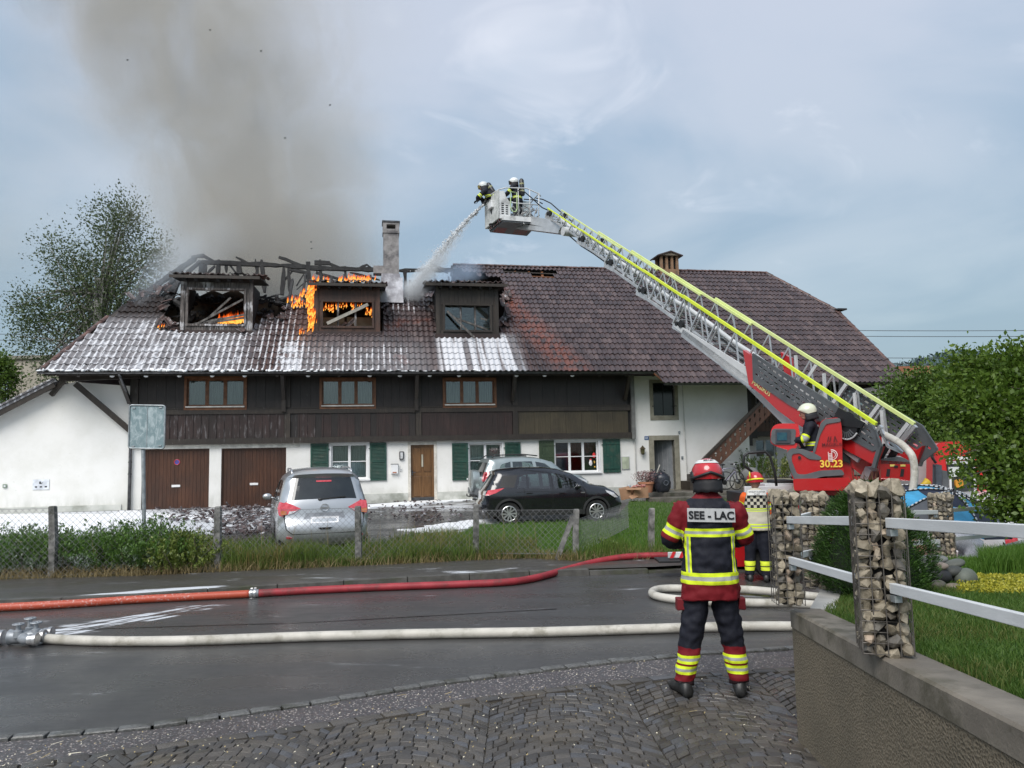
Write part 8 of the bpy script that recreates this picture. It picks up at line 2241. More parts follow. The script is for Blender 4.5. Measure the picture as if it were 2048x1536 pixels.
def helmet(par,c,m,yaw=0.,tilt=0.,k=1.,visor=None,neck=True,style='full'):
 """full shell fire helmet, open at the face (+y before yaw)"""
 M_=Matrix.Rotation(yaw,3,'Z')@Matrix.Rotation(tilt,3,'X');c=Vector(c);rg=[];n=28
 for i in range(11):
  f=i/10;th=math.pi*(.04+.60*f);row=[]
  for j in range(n):
   a=2*math.pi*j/n;fr=max(0,math.sin(a));lift=fr*max(0,f-.52)*.20
   rx=.132*(1+.05*f);ry=.158;p=Vector((rx*math.sin(th)*math.cos(a),ry*math.sin(th)*math.sin(a)-.012,.135*math.cos(th)+lift+.01))
   if f>.9:p.x*=1.04;p.y*=1.03
   row.append(c+M_@(p*k))
  rg.append(row)
 mb=MB();mb.rings(rg,cap=False);mb.face([len(mb.v)-0-0-len(mb.v)+j for j in range(n)][::-1])
 rg2=[[c+(Vector(p)-c)*.93 for p in row]for row in rg[::-1]]
 o=len(mb.v)-n;mb.rings([rg[-1]]+rg2,cap=False)
 H_=mb.build('helmet',m,par,smooth=50)
 if visor:MB().rings([[c+M_@(Vector((.125*math.cos(a)*(1-.25*q),.165*math.sin(a)+.0,.045-q*.09))*k)for a in[R(25+130*i/12)for i in range(13)]]+[]for q in(0,.5,1)],cap=False).build('visor',visor,H_,smooth=True)
 if neck:
  rg=[]
  for q in(0,.35,.7,1.):
   rg.append([c+M_@(Vector(((.122+.02*q)*math.cos(a)*(1-.12*q),(.135+.01*q)*math.sin(a)-.01,-.05-.115*q))*k)+Vector((0,0,.006*math.sin(a*9+q*3)))for a in[R(-205+230*i/22)for i in range(23)]])
  mb=MB();nn=23
  for r_ in rg:mb.v+=[tuple(p)for p in r_]
  for i in range(3):
   for j in range(nn-1):mb.face((i*nn+j,i*nn+j+1,(i+1)*nn+j+1,(i+1)*nn+j))
  o_=mb.build('neck_curtain',mat('black_cloth',(.012,.012,.015),.7),H_,smooth=True);md=o_.modifiers.new('s','SOLIDIFY');md.thickness=.006
 return H_,M_
 # foreground firefighter, seen from behind, feet apart, hands in front
p0=on_z(1430,1393,.0);F1=thing('person','firefighter with red white helmet and SEE-LAC jacket standing with his back to us','person',(p0.x,p0.y,gz(p0.x,p0.y)+.012),R(-3))
FK=6.14/FPX
def fx(px):return(px-1419)*(p0.y/FPX)
def fz_(py,px=1417):return(1396-py)*(p0.y/FPX)
j=dict(chest=V3(0,0,1.40),shL=V3(fx(1373),.0,fz_(1040)),shR=V3(fx(1472),.0,fz_(1044)),elL=V3(fx(1345),.05,fz_(1100)),elR=V3(fx(1493),.05,fz_(1096)),wrL=V3(-.12,.36,1.20),wrR=V3(.12,.36,1.18),
 hpL=V3(-.115,0,fz_(1212)),hpR=V3(.105,0,fz_(1212)),knL=V3(fx(1375),.0,fz_(1300)),knR=V3(fx(1460),.02,fz_(1302)),anL=V3(fx(1360),-.01,.10),anR=V3(fx(1467),.0,.10))
tor=[((0,0,fz_(1213)),.246,.180),((0,0,fz_(1200)),.243,.178),((0,0,fz_(1165)),.235,.175),((0,0,fz_(1120)),.215,.165),((0,.0,fz_(1080)),.22,.16),((0,.0,fz_(1050)),.225,.15),((0,.01,fz_(1030)),.19,.13),((0,.015,fz_(1014)),.11,.10),((0,.02,fz_(1000)),.085,.085)]
me=bodyset(j,tor,(.090,.076,.056),(.108,.092,.080),.0125,.024,1,[((0,.02,fz_(1005)),.07,.075),((0,.03,fz_(985)),.075,.09),((0,.03,fz_(965)),.07,.08)],9.)
def ff1(t,x,y,z,pt,tt):
 tor_=pt.lt(.5);arm=band(pt,1.5,2.5);leg=band(pt,.5,1.5);T_=lambda py:fz_(py);out=[]
 out.append((arm,DRED));out.append((tor_*x.abs().gt(.185)*z.gt(T_(1082)),DRED));out.append((tor_*z.lt(T_(1178))*z.gt(T_(1213)),DRED));out.append((leg*z.gt(T_(1209)),DRED))
 out.append((arm*tt.gt(.42)*y.lt(.16),NAVY));out.append((tor_*z.gt(T_(1018)),DRED))
 jag=t.noise(t.obj(),9,2)*.06
 out.append((leg*(z+jag).lt(T_(1303)+.03),DRED));out.append((leg*(z.lt(.13)),(.02,.01,.012)))
 for(a,b)in((T_(1091),T_(1075)),(T_(1181),T_(1159))):out.append(((tor_*band(z,a,b),(z-a)/(b-a)),'tape'))
 for s in(-1,1):out.append(((tor_*band(z,T_(1159),T_(1091))*band(x*s,.165,.205)*y.lt(.02),(x*s-.165)/.04),'tape'))
 out.append(((arm*band(tt,.235,.36),(tt-.235)/.125),'tape'))
 for(a,b)in((T_(1333),T_(1317)),(T_(1353),T_(1337))):out.append(((leg*band(z,a,b),(z-a)/(b-a)),'tape'))
 return out
put('body',me,suit('firefighter_suit_red',ff1),F1)
for s,px in((-1,1360),(1,1478)):
 a=V3(fx(px),.02,fz_(1212));MB().rings([[a+V3(s*u*.8,v_,w_)for u,v_,w_ in((-.03,-.07,0),(.035,-.05,0),(.04,.06,0),(-.03,.06,0))],[a+V3(s*u,v_,w_-.09)for u,v_,w_ in((-.035,-.06,0),(.03,-.04,-.01),(.035,.05,-.01),(-.03,.05,0))]]).build('pocket_flap',mat('red_cloth_trim',DRED,.7),F1,bevel=.008)
def backy(x,z):
 f=1-(x/.235)**2;return-.155*math.sqrt(max(.05,f))*1.0-.012
mb=MB();n=12;z0_,z1_=fz_(1062),fz_(1036);w_=.193
for i in range(n+1):x=-w_+2*w_*i/n;y_=-.168-.012*math.cos(x/w_*1.4);mb.v+=[(x,y_,z0_-x*.03),(x,y_+.004,z1_-x*.03)]
for i in range(n):mb.face((2*i,2*i+2,2*i+3,2*i+1))
lb=mb.build('back_label',mat('label_grey',(.42,.43,.43),.45,col2=(.5,.5,.5),scale=30),F1,smooth=True)
text('lettering','SEE - LAC',.088,M_INK,lb,lambda x,y:(x,-.1735-.012*math.cos(x/w_*1.4),(z0_+z1_)/2-.030+y-x*.03),bold=.003)
hc=V3(fx(1423),.03,fz_(972));H_,M_=helmet(F1,hc,M_HELR,0,R(-4),.93,None,True)
mb=MB();rg=[]
for i in range(9):
 th=R(-2+36*0);
for k_ in(0,1):
 row=[]
 for i in range(15):
  a=R(-180+180*i/14);th=R(33+19*k_);row.append(hc+M_@(V3(.1375*math.sin(th)*math.cos(a)*1.02,.160*math.sin(th)*math.sin(a)-.012,.1385*math.cos(th)+.012)*.93))
 rg.append(row)
mb=MB();mb.v=[tuple(p)for r_ in rg for p in r_]
for i in range(14):mb.face((i,i+1,15+i+1,15+i))
mb.build('white_band',mat('band_white',(.62,.62,.6),.4),H_,smooth=True)
def bandf(x,y):th=R(43)-y*6.5;a=-math.pi/2+x/.115;return hc+M_@(V3(.1375*math.sin(th)*math.cos(a)*1.03,.1625*math.sin(th)*math.sin(a)-.013,.140*math.cos(th)+.013)*.935)
text('lettering','SEE-LAC',.032,M_INK,H_,bandf,bold=.001)
for s in(-1,1):MB().ell(hc+V3(s*.122,-.01,-.02),.02,.05,.055,12,8).build('ear_piece',M_BLK,H_,smooth=True)
MB().tube([hc+M_@V3(.134*math.cos(a),.153*math.sin(a)-.012,-.035+.045*(1-abs(math.cos(a))))for a in[R(-175+170*i/14)for i in range(15)]],.012,6).build('rim',M_BLK,H_,smooth=True)
head(F1,hc+V3(0,.02,-.03),k=.95)
hand(F1,j['wrL'],(.55,.8,.0),(0,0,-1),M_GLOVE,1.05,.8,-1);hand(F1,j['wrR'],(-.55,.8,0),(0,0,-1),M_GLOVE,1.05,.8,1)
boot(F1,j['anL'],(-.25,1,0),1.15);boot(F1,j['anR'],(.2,1,0),1.15)
# commander with checkered vest beside the fire engine
pc=on_z(1520,1164,-.06);C1=thing('person','incident commander in a checkered white vest, orange sleeves and red yellow helmet','person',(pc.x,pc.y,gz(pc.x,pc.y)),R(-14))
ck=1.0
def cx_(px):return(px-1520)*(pc.y/FPX)
def cz_(py):return(1164-py)*(pc.y/FPX)
j=dict(chest=V3(.0,0,1.22),shL=V3(-.16,0,cz_(998)),shR=V3(.17,0,cz_(998)),elL=V3(-.24,.08,cz_(1026)),elR=V3(.26,.05,cz_(1040)),wrL=V3(-.16,.3,cz_(1024)),wrR=V3(.2,.28,cz_(1045)),
 hpL=V3(-.09,0,cz_(1068)),hpR=V3(.09,0,cz_(1068)),knL=V3(-.13,.03,cz_(1118)),knR=V3(.10,.01,cz_(1118)),anL=V3(-.15,.0,.09),anR=V3(.10,0,.09))
tor=[((0,0,cz_(1066)),.205,.145),((0,0,cz_(1056)),.21,.15),((0,0,cz_(1030)),.195,.14),((0,0,cz_(1005)),.195,.14),((0,.01,cz_(992)),.15,.11),((0,.02,cz_(984)),.075,.075)]
me=bodyset(j,tor,(.075,.065,.05),(.105,.085,.075),.016,.009,3)
def com(t,x,y,z,pt,tt):
 tor_=pt.lt(.5);arm=band(pt,1.5,2.5);leg=band(pt,.5,1.5);out=[]
 out.append((tor_*z.gt(cz_(1065)),(.50,.47,.37)));out.append((arm,(.62,.10,.015)));out.append((arm*tt.gt(.5),(.03,.02,.02)))
 ch=((x*1.0/.047)._m('FLOOR',x/.047)+(z/.05)._m('FLOOR',z/.05))*.5
 out.append((tor_*band(z,cz_(1022),cz_(997))*ch.frac().abs().gt(.25),(.015,.015,.015)))
 for(a,b)in((cz_(1028),cz_(1022)),(cz_(1060),cz_(1052))):out.append(((tor_*band(z,a,b),(z-a)/(b-a)),'tape'))
 out.append(((arm*band(tt,.2,.36),(tt-.2)/.16),'tape'))
 for(a,b)in((cz_(1134),cz_(1125)),(cz_(1143),cz_(1136))):out.append((leg*band(z,a,b),(.7,.8,.05)))
 return out
put('body',me,suit('commander_clothes',com),C1)
MB().box(-.13,.15,-.163,-.150,cz_(996),cz_(986)).build('back_label',mat('white_label',(.66,.66,.64),.6),C1)
text('lettering','EINSATZLEITER',.036,M_INK,C1,lambda x,y:(x+.01,-.166,cz_(991)+y));text('lettering','CHEF',.036,M_INK,C1,lambda x,y:(x+.01,-.166,cz_(996)+.004+y))
hc=V3(0,.03,cz_(967));H_,M_=helmet(C1,hc,M_HELR,R(20),R(-4),.92,None,False)
MB().tube([hc+M_@V3(.128*math.cos(a),.152*math.sin(a),-.01-.02*math.sin(a))for a in[R(i*18)for i in range(20)]],.014,6,closed=True).build('yellow_rim',M_HELY,H_,smooth=True)
MB().tube([hc+M_@V3(-.105+.03*math.cos(a),-.06+.07*math.cos(a),.07+.05*math.sin(a))for a in[R(i*30)for i in range(10)]],.012,6).build('yellow_swirl',M_HELY,H_,smooth=True)
head(C1,hc+V3(0,.01,-.04),R(20),k=.92)
hand(C1,j['wrL'],(.4,.8,.1),(0,0,-1),M_GLOVE,1,.7,-1);hand(C1,j['wrR'],(-.3,.9,0),(0,0,-1),M_GLOVE,1,.7,1)
boot(C1,j['anL'],(-.15,1,0),1.05);boot(C1,j['anR'],(.1,1,0),1.05)
# ladder operator sitting in the pod, facing left
def dark_suit(z_w0,z_w1,leg_b=None,arm=(.38,.58),extra=None):
 def f(t,x,y,z,pt,tt):
  tor_=pt.lt(.5);a_=band(pt,1.5,2.5);out=[((tor_*band(z,z_w0,z_w1),(z-z_w0)/(z_w1-z_w0)),'tape'),((a_*band(tt,*arm),(tt-arm[0])/(arm[1]-arm[0])),'tape')]
  return out
 return f
po=SPP+SPN*.36+SPD*sp2(1630,900,.36)[0]+Vector((0,0,sp2(1618,900,.36)[1]))
O1=thing('person','ladder operator with cream helmet seated in the red pod','person',(po.x,po.y,po.z-.05),math.atan2(SPD.y,SPD.x)-math.pi/2)
ok=12.9/FPX
j=dict(chest=V3(0,.06,.42),shL=V3(-.19,.05,.47),shR=V3(.19,.06,.47),elL=V3(-.27,.16,.24),elR=V3(.25,.18,.24),wrL=V3(-.2,.40,.20),wrR=V3(.18,.40,.22),hpL=V3(-.1,.02,.06),hpR=V3(.1,.02,.06),knL=V3(-.12,.30,-.02),knR=V3(.12,.30,-.02),anL=V3(-.12,.22,-.33),anR=V3(.12,.22,-.33))
tor=[((0,-.02,.0),.18,.15),((0,0,.14),.185,.15),((0,.03,.30),.19,.145),((0,.05,.44),.19,.13),((0,.06,.53),.11,.09),((0,.07,.60),.07,.07)]
me=bodyset(j,tor,(.085,.072,.055),(.10,.085,.075),.017,.010,5)
put('body',me,suit('operator_suit',dark_suit(.12,.19)),O1)
MB().box(.06,.2,-.075,-.066,.42,.48).build('back_label',mat('label_grey2',(.5,.5,.5),.5),O1,loc=(-.12,0,0));text('lettering','SEE',.06,M_INK,O1,lambda x,y:(x+.01,-.079,.43+y))
hc=V3(0,.10,.72);helmet(O1,hc,M_HELW,0,R(-14),1.0,None,True);head(O1,hc+V3(0,.02,-.03),0,R(-14),.95)
hand(O1,j['wrL'],(.1,1,-.1),(0,0,-1),M_GLOVE,1,.6,-1);hand(O1,j['wrR'],(-.1,1,-.1),(0,0,-1),M_GLOVE,1,.6,1);boot(O1,j['anL'],(0,1,0),.9,-.44);boot(O1,j['anR'],(0,1,0),.9,-.44)
O1.scale=(1.0,)*3
# two firefighters in the cage with breathing cylinders
def cage_man(label,u,v,lean,hm,yaw,tank_tilt,arm,gl=M_GLOVE,bend=.0,dz=.06):
 base=NLc.lerp(NRc,u).lerp(FLc.lerp(FRc,u),v);base=Vector((base.x,base.y,zf_+dz))
 P=thing('person',label,'person',base,yaw)
 ly=lean
 j=dict(chest=V3(0,ly*.8,1.20),shL=V3(-.19,ly*.85,1.27-bend),shR=V3(.19,ly*.85,1.27-bend),elL=V3(-.27,ly+.15,1.06-bend),elR=V3(.26,ly+.15,1.04-bend),wrL=V3(*arm[0]),wrR=V3(*arm[1]),
 hpL=V3(-.1,0,.84),hpR=V3(.1,0,.84),knL=V3(-.12,.05,.46),knR=V3(.12,.04,.46),anL=V3(-.12,-.02,.1),anR=V3(.13,-.02,.1))
 tor=[((0,0,.78),.19,.15),((0,ly*.2,.95),.19,.15),((0,ly*.55,1.10-bend*.5),.195,.15),((0,ly*.85,1.25-bend),.19,.13),((0,ly,1.34-bend),.11,.09),((0,ly*1.1,1.40-bend),.07,.07)]
 me=bodyset(j,tor,(.09,.075,.058),(.115,.09,.08),.024,.010,7)
 put('body',me,suit('cage_suit',dark_suit(.92,.98,arm=(.3,.45))),P)
 hc=V3(0,ly*1.2+.03,1.50-bend);helmet(P,hc,hm,0,-ly*.8,1.0,mat('gold_visor',(.5,.42,.16),.15,.5)if hm is M_HELWH and tank_tilt>.2 else M_DGLASS,True);head(P,hc+V3(0,.02,-.03),0,-ly*.8,.95)
 a=V3(0,ly*.55-.21,1.0-bend*.4);d=V3(0,math.sin(tank_tilt),math.cos(tank_tilt));mb=MB();L_=.56
 mb.tube([a,a+d*.04,a+d*(L_-.05),a+d*L_],[.05,.078,.078,.04],14);tk=mb.build('air_cylinder',mat('cylinder_black',(.02,.02,.022),.4),P,smooth=40)
 for q in(.12,.36):MB().tube([a+d*q,a+d*(q+.05)],.081,14).build('tape_ring',mat('tape_olive',(.28,.28,.14),.5),tk)
 hand(P,j['wrL'],(.2,1,-.2),(0,0,-1),gl,1,.9,-1);hand(P,j['wrR'],(-.2,1,-.2),(0,0,-1),gl,1,.9,1);boot(P,j['anL'],(0,1,0),1.05);boot(P,j['anR'],(0,1,0),1.05)
 return P,j
cm1,j1=cage_man('firefighter leaning out of the cage and aiming the water jet',.02,.55,.34,M_HELWH,R(72),.55,((.02,.62,.90),(-.02,.50,.98)),bend=.16,dz=.06)
cm2,j2=cage_man('firefighter standing upright in the cage behind his colleague',.62,.5,.10,M_HELWH,R(66),.06,((-.18,.42,1.0),(.16,.45,1.02)),M_GLOVT,dz=.06)
nz=on_y(966,410,23.6);nz2=on_y(982,388,23.8)
hn=thing('hose_nozzle','black branch pipe held out of the cage','nozzle',nz2);MB().tube([Vector((0,0,0)),(nz-nz2)*.5,(nz-nz2)],[.035,.04,.055],10).build('barrel',M_BLK,hn,smooth=True);MB().tube([V3(0,0,0),V3(.15,.2,-.1),V3(.3,.3,-.5)],.03,8).build('hose_tail',M_BLK,hn)
tgt=fW(812,600,3.4);mid=nz.lerp(tgt,.5)+Vector((0,0,.45))
n=60;P_=[]
for i in range(n+1):t_=i/n;P_.append(nz*(1-t_)**2+mid*2*t_*(1-t_)+tgt*t_*t_)
M_WATER=mat('white_water',(.80,.83,.86),.25,col2=(.9,.92,.94),scale=8)
jet=MB();jet.tube(P_[:20],[.014+.0012*i+.003*rnd.random()*(i>4)for i in range(20)],7)
for i in range(2600):
 t_=rnd.random()**.8;k=t_*n;a=P_[int(min(n-1,k))];sp_=.02+t_*.42*(1 if rnd.random()<.4 else .45);c=a+Vector((rnd.gauss(0,1),rnd.gauss(0,1),rnd.gauss(0,1)-t_*.3))*sp_*.5
 r_=rnd.uniform(.006,.02)*(1.5-t_*.5);d=(P_[min(n,int(k)+1)]-a).normalized()*r_*3
 o=len(jet.v);u=d.cross(V3(0,0,1)).normalized()*r_;w=d.cross(u).normalized()*r_;jet.v+=[tuple(c-d),tuple(c+u),tuple(c+w),tuple(c-u),tuple(c-w),tuple(c+d)]
 for q in range(4):jet.face((o,o+1+q,o+1+(q+1)%4));jet.face((o+5,o+1+(q+1)%4,o+1+q))
o=jet.build('water_jet',M_WATER,smooth=True,kind='stuff');o['label']='white jet of water sprayed from the cage onto the roof';o['category']='water jet'
wisp('water_spray','mist around the water jet',nz.lerp(tgt,.06),tgt+(tgt-nz)*.06,.06,.95,3.6,5,(.92,.95,.97),2.2)
wisp('water_spray','white spray bursting over the roof beside the chimney',fW(770,592,3.),fW(880,575,3.2),.5,.8,.9,6,(.9,.93,.97),1.8)
# man in a white shirt bending down behind the garden, and the open sports umbrella in front of the cab
pm=on_y(1935,1100,10.6);mz_=gz(pm.x,10.6)
W1_=thing('person','bald man in a white t-shirt and striped shorts bending forward behind the rails','person',(pm.x+.05,pm.y,mz_),R(80))
mh=on_y(1935,1063,10.6).z-mz_
j=dict(chest=V3(0,.38,mh-.12),shL=V3(-.17,.42,mh-.12),shR=V3(.17,.42,mh-.12),elL=V3(-.24,.48,mh-.38),elR=V3(.24,.48,mh-.38),wrL=V3(-.12,.62,mh-.5),wrR=V3(.12,.62,mh-.5),
 hpL=V3(-.1,0,mh-.22),hpR=V3(.1,0,mh-.22),knL=V3(-.12,.12,.46),knR=V3(.12,.12,.46),anL=V3(-.12,-.05,.1),anR=V3(.12,-.05,.1))
tor=[((0,-.06,mh-.24),.18,.15),((0,.08,mh-.14),.18,.14),((0,.25,mh-.10),.185,.13),((0,.40,mh-.12),.17,.12),((0,.50,mh-.16),.08,.08),((0,.56,mh-.18),.06,.06)]
me=bodyset(j,tor,(.07,.052,.036),(.10,.07,.055),.02,.006,9)
def civ(t,x,y,z,pt,tt):
 leg=band(pt,.5,1.5);return[(band(pt,1.5,2.5)*tt.gt(.3),(.40,.23,.17)),(leg*z.lt(.55),(.40,.23,.17)),(leg*z.gt(.55),(.45,.46,.48)),(leg*z.gt(.55)*(z*22).frac().gt(.6),(.12,.13,.15))]
put('body',me,suit('white_tshirt',civ,(.58,.58,.62),None),W1_)
head(W1_,V3(0,.66,mh-.2),0,R(-40));MB().ell((0,.62,mh-.14),.08,.09,.07,12,8).build('hair',mat('grey_hair',(.18,.17,.16),.8),W1_,smooth=True)
hand(W1_,j['wrL'],(0,.3,-1),(0,1,0),M_SKIN,1,.5);hand(W1_,j['wrR'],(0,.3,-1),(0,1,0),M_SKIN,1,.5);boot(W1_,j['anL'],(0,1,0));boot(W1_,j['anR'],(0,1,0))
ua=on_y(1905,984,11.6);ub=on_y(2010,1046,11.2);
um=thing('sports_umbrella','open blue, black and grey umbrella leaning in front of the cab','umbrella',ua,0)
ux=V3(1,-.12,-.27).normalized();uz=V3(.12,-.35,.93);Mu=frame(ux,uz,(0,0,0))
seg=10;rad=.82;M_UB=[mat('umbrella_blue',(.05,.30,.52),.5),mat('umbrella_navy',(.012,.016,.035),.5),mat('umbrella_grey',(.075,.08,.09),.5)]
for i in range(seg):
 a0,a1=2*math.pi*i/seg,2*math.pi*(i+1)/seg;mb=MB();nr=6
 rg=[]
 for k in range(nr+1):
  r_=rad*k/nr;z_=-.34*(k/nr)**1.8
  for q in range(4):a=a0+(a1-a0)*q/3;sag=1-.05*math.sin(math.pi*q/3)*(k/nr);mb.v.append(tuple(Mu@V3(r_*sag*math.cos(a)*1.15,r_*sag*math.sin(a),z_)))
 for k in range(nr):
  for q in range(3):
   mb.m=(i%2)if k<3 else((i+1)%2 if i%3 else 2);mb.face((k*4+q,k*4+q+1,(k+1)*4+q+1,(k+1)*4+q))
 mb.build('panel',M_UB,um,smooth=True)
mb=MB()
for i in range(seg):
 a=2*math.pi*i/seg;mb.m=0;mb.tube([Mu@V3(rad*k/6*math.cos(a)*1.15,rad*k/6*math.sin(a),-.34*(k/6)**1.8+.004)for k in range(7)],.016,5)
 for k in range(1,13):
  r0_,r1_=rad*(k+.2)/14,rad*(k+.75)/14;mb.m=1;mb.tube([Mu@V3(q*math.cos(a)*1.15,q*math.sin(a),-.34*(q/rad)**1.8+.018)for q in(r0_,r1_)],.010,5)
mb.build('ribs',[M_BLK,M_WHT],um,kind='stuff');MB().tube([Mu@V3(0,0,.06),Mu@V3(0,0,-.9)],.01,6).build('shaft',M_BLK,um)
# hoses
def hose_mat(name,a,b,dirt):return mat(name,a,.55,col2=b,scale=3,bump=.4,bscale=90,dirt=dirt,dscale=4)
M_HRED=hose_mat('red_hose',(.24,.018,.025),(.34,.03,.04),(.15,.03,.03))
M_HORG=None
m_,t,b=newmat('orange_red_hose');p=t.pos();x,y,z=t.xyz(p)
c=t.mix(t.noise(p,4,3),(.36,.055,.025),(.46,.08,.04));fo=(t.noise(p,30,4,.7)+x.ss(-4.3,-5.2)*.04).ss(.58,.7)*x.ss(-3.9,-4.4);c=t.mix(fo*.6,c,(.62,.5,.48));t.link(c,b.inputs['Base Color']);setin(b,'Roughness',.5);M_HORG=m_
M_HWHT=hose_mat('cream_hose',(.42,.40,.35),(.56,.53,.47),(.30,.28,.23))
def smooth_path(P,k=8):
 P=[Vector(p)for p in P];out=[]
 for i in range(len(P)-1):
  q0,q1,q2,q3_=P[max(0,i-1)],P[i],P[i+1],P[min(len(P)-1,i+2)]
  for j in range(k):t_=j/k;out.append(.5*((2*q1)+(q2-q0)*t_+(2*q0-5*q1+4*q2-q3_)*t_**2+(3*q1-q0-3*q2+q3_)*t_**3))
 return out+[P[-1]]
def hose(name,label,L,r_,m,zoff=None,cat='fire hose',lift=0.):
 P=[]
 for q in L:
  px,py=q[0],q[1];zb=q[2]if len(q)>2 else 0.;p=on_z(px,py,zb+r_);P.append(Vector((p.x,p.y,gz(p.x,p.y)+zb+r_+.002)))
 P=smooth_path(P,10);P=[p+Vector((0,rnd.uniform(-.002,.002),0))for p in P]
 o=MB().tube(P,r_,14).build(name,m,smooth=True);tag(o,label,cat);return o,P
r1=.056
o,Pa=hose('fire_hose','orange red hose with foam flecks, from the left edge to the coupling',[(-900,1240),(-300,1222),(-120,1219),(0,1215),(140,1208),(260,1200),(380,1194),(500,1188)],r1,M_HORG)
o,Pb=hose('fire_hose','crimson fire hose running from the coupling up onto the pavement',[(516,1187),(640,1180),(780,1174),(920,1169),(1020,1164),(1080,1154),(1140,1137),(1200,1122,.05),(1260,1113,.09),(1330,1111,.09),(1420,1112,.06),(1500,1116)],r1,M_HRED)
M_COUP=mat('coupling_metal',(.36,.36,.36),.35,.8,col2=(.55,.55,.55),scale=20)
def coupling(label,a,b,r_):
 a=Vector(a);b=Vector(b);d=(b-a).normalized();L_=(b-a).length;c=thing('hose_coupling',label,'coupling',a);mb=MB()
 mb.tube([d*(L_*q)for q in(0,.12,.13,.3,.31,.48,.49,.7,.71,.9,1)],[r_*k for k in(1.05,1.08,1.3,1.3,1.12,1.12,1.38,1.38,1.15,1.1,1.04)],18);mb.build('ring',M_COUP,c,smooth=30)
 s=d.cross(V3(0,0,1)).normalized()
 for k in(.22,.6):
  for q in range(4):an=q*math.pi/2+.5;v=s*math.cos(an)+V3(0,0,math.sin(an));MB().bar(d*(L_*k)+v*r_*1.25,d*(L_*k)+v*r_*1.5,.03,.03).build('lug',M_COUP,c)
coupling('metal coupling joining the orange and the crimson hose',Pa[-1]-V3(.01,0,0),Pb[0]+V3(.01,0,0),r1)
r2=.054
o,Pw=hose('fire_hose','long cream hose lying straight across the road behind the firefighter',[(80,1277),(150,1281),(260,1283),(400,1281),(600,1274),(850,1268),(1100,1264),(1300,1258),(1500,1253),(1700,1250)],r2,M_HWHT)
o,_=hose('fire_hose','cream hose folded in a loop on the road beside the wall',[(1720,1203),(1600,1204),(1500,1206),(1400,1203),(1330,1196),(1305,1188),(1312,1180),(1345,1177),(1420,1179),(1500,1180),(1600,1182),(1720,1184)],.055,M_HWHT)
hp=[lad(1.2,.35,-.35)+TO,lad(.5,.42,-.3)+TO,on_y(1790,880,12.2),on_y(1812,897,12.0),on_y(1825,915,11.9),on_y(1829,945,11.85),on_y(1826,975,11.8),on_y(1818,1008,11.75),on_y(1816,1060,11.7)]
o=MB().tube(smooth_path(hp,8),.056,12).build('supply_hose',M_HWHT,smooth=True);tag(o,'cream supply hose bending down from the foot of the ladder','fire hose')
dv=thing('hose_divider','grey three way hose divider with handwheels standing on the road','hose divider',(on_z(45,1290,0).x,on_z(45,1290,0).y,0),R(4))
M_DIV=mat('cast_grey',(.24,.26,.28),.45,.4,col2=(.36,.38,.40),scale=14)
mb=MB();mb.tube([(-.14,0,.09),(-.1,0,.09),(.08,0,.09),(.14,0,.09)],[.09,.075,.07,.06],14);mb.tube([(-.02,.0,.09),(.1,.14,.09),(.17,.16,.09)],[.06,.055,.05],12);mb.tube([(-.02,.0,.09),(.1,-.14,.09),(.17,-.16,.09)],[.06,.055,.05],12)
mb.build('body',M_DIV,dv,smooth=40)
for(x,y,h)in((-.02,-.06,.24),(.02,.10,.27),(.14,.0,.24)):
 v=MB().tube([(x,y,.1),(x,y,.17),(x,y,.18),(x,y,h)],[.05,.045,.028,.022],10).build('valve',M_DIV,dv,smooth=40)
 MB().tube([(x+.055*math.cos(a),y+.055*math.sin(a),h)for a in[i*math.pi/8 for i in range(16)]],.009,6,closed=True).bar((x-.05,y,h),(x+.05,y,h),.014,.01).bar((x,y-.05,h),(x,y+.05,h),.014,.01).build('handwheel',M_DIV,v,smooth=True)
MB().tube([(-.30,0,.09),(-.2,0,.09)],[.085,.085],14).build('coupling',M_COUP,dv,smooth=40)
for y in(-.16,.16,0):MB().tube([(.15,y,.09),(.19,y,.09),(.2,y,.09),(.24,y,.09)],[.06,.06,.07,.07],14).build('coupling',M_COUP,dv,smooth=40)
o=MB().tube([(dv.location.x-.28,dv.location.y,.09),(dv.location.x-.6,dv.location.y-.02,.08),(dv.location.x-2,dv.location.y-.1,.07),(dv.location.x-6,dv.location.y-.6,.07)],.07,12).build('fire_hose',mat('bright_red_hose',(.5,.02,.02),.5),smooth=True);tag(o,'short bright red hose entering the divider from the left','fire hose')
c=Pw[0];coupling('metal coupling where the cream hose meets the divider',c-V3(.1,0,0),c+V3(.03,0,0),r2)
o=MB().ell((c.x+.02,c.y-.03,.10),.07,.06,.06,12,8).ell((c.x-.06,c.y-.08,.05),.06,.05,.045,12,8).ell((c.x+.03,c.y-.05,.04),.05,.05,.04,10,7).build('foam_blobs',M_FOAM,smooth=True,kind='stuff');o['label']='blobs of foam on the hose end'
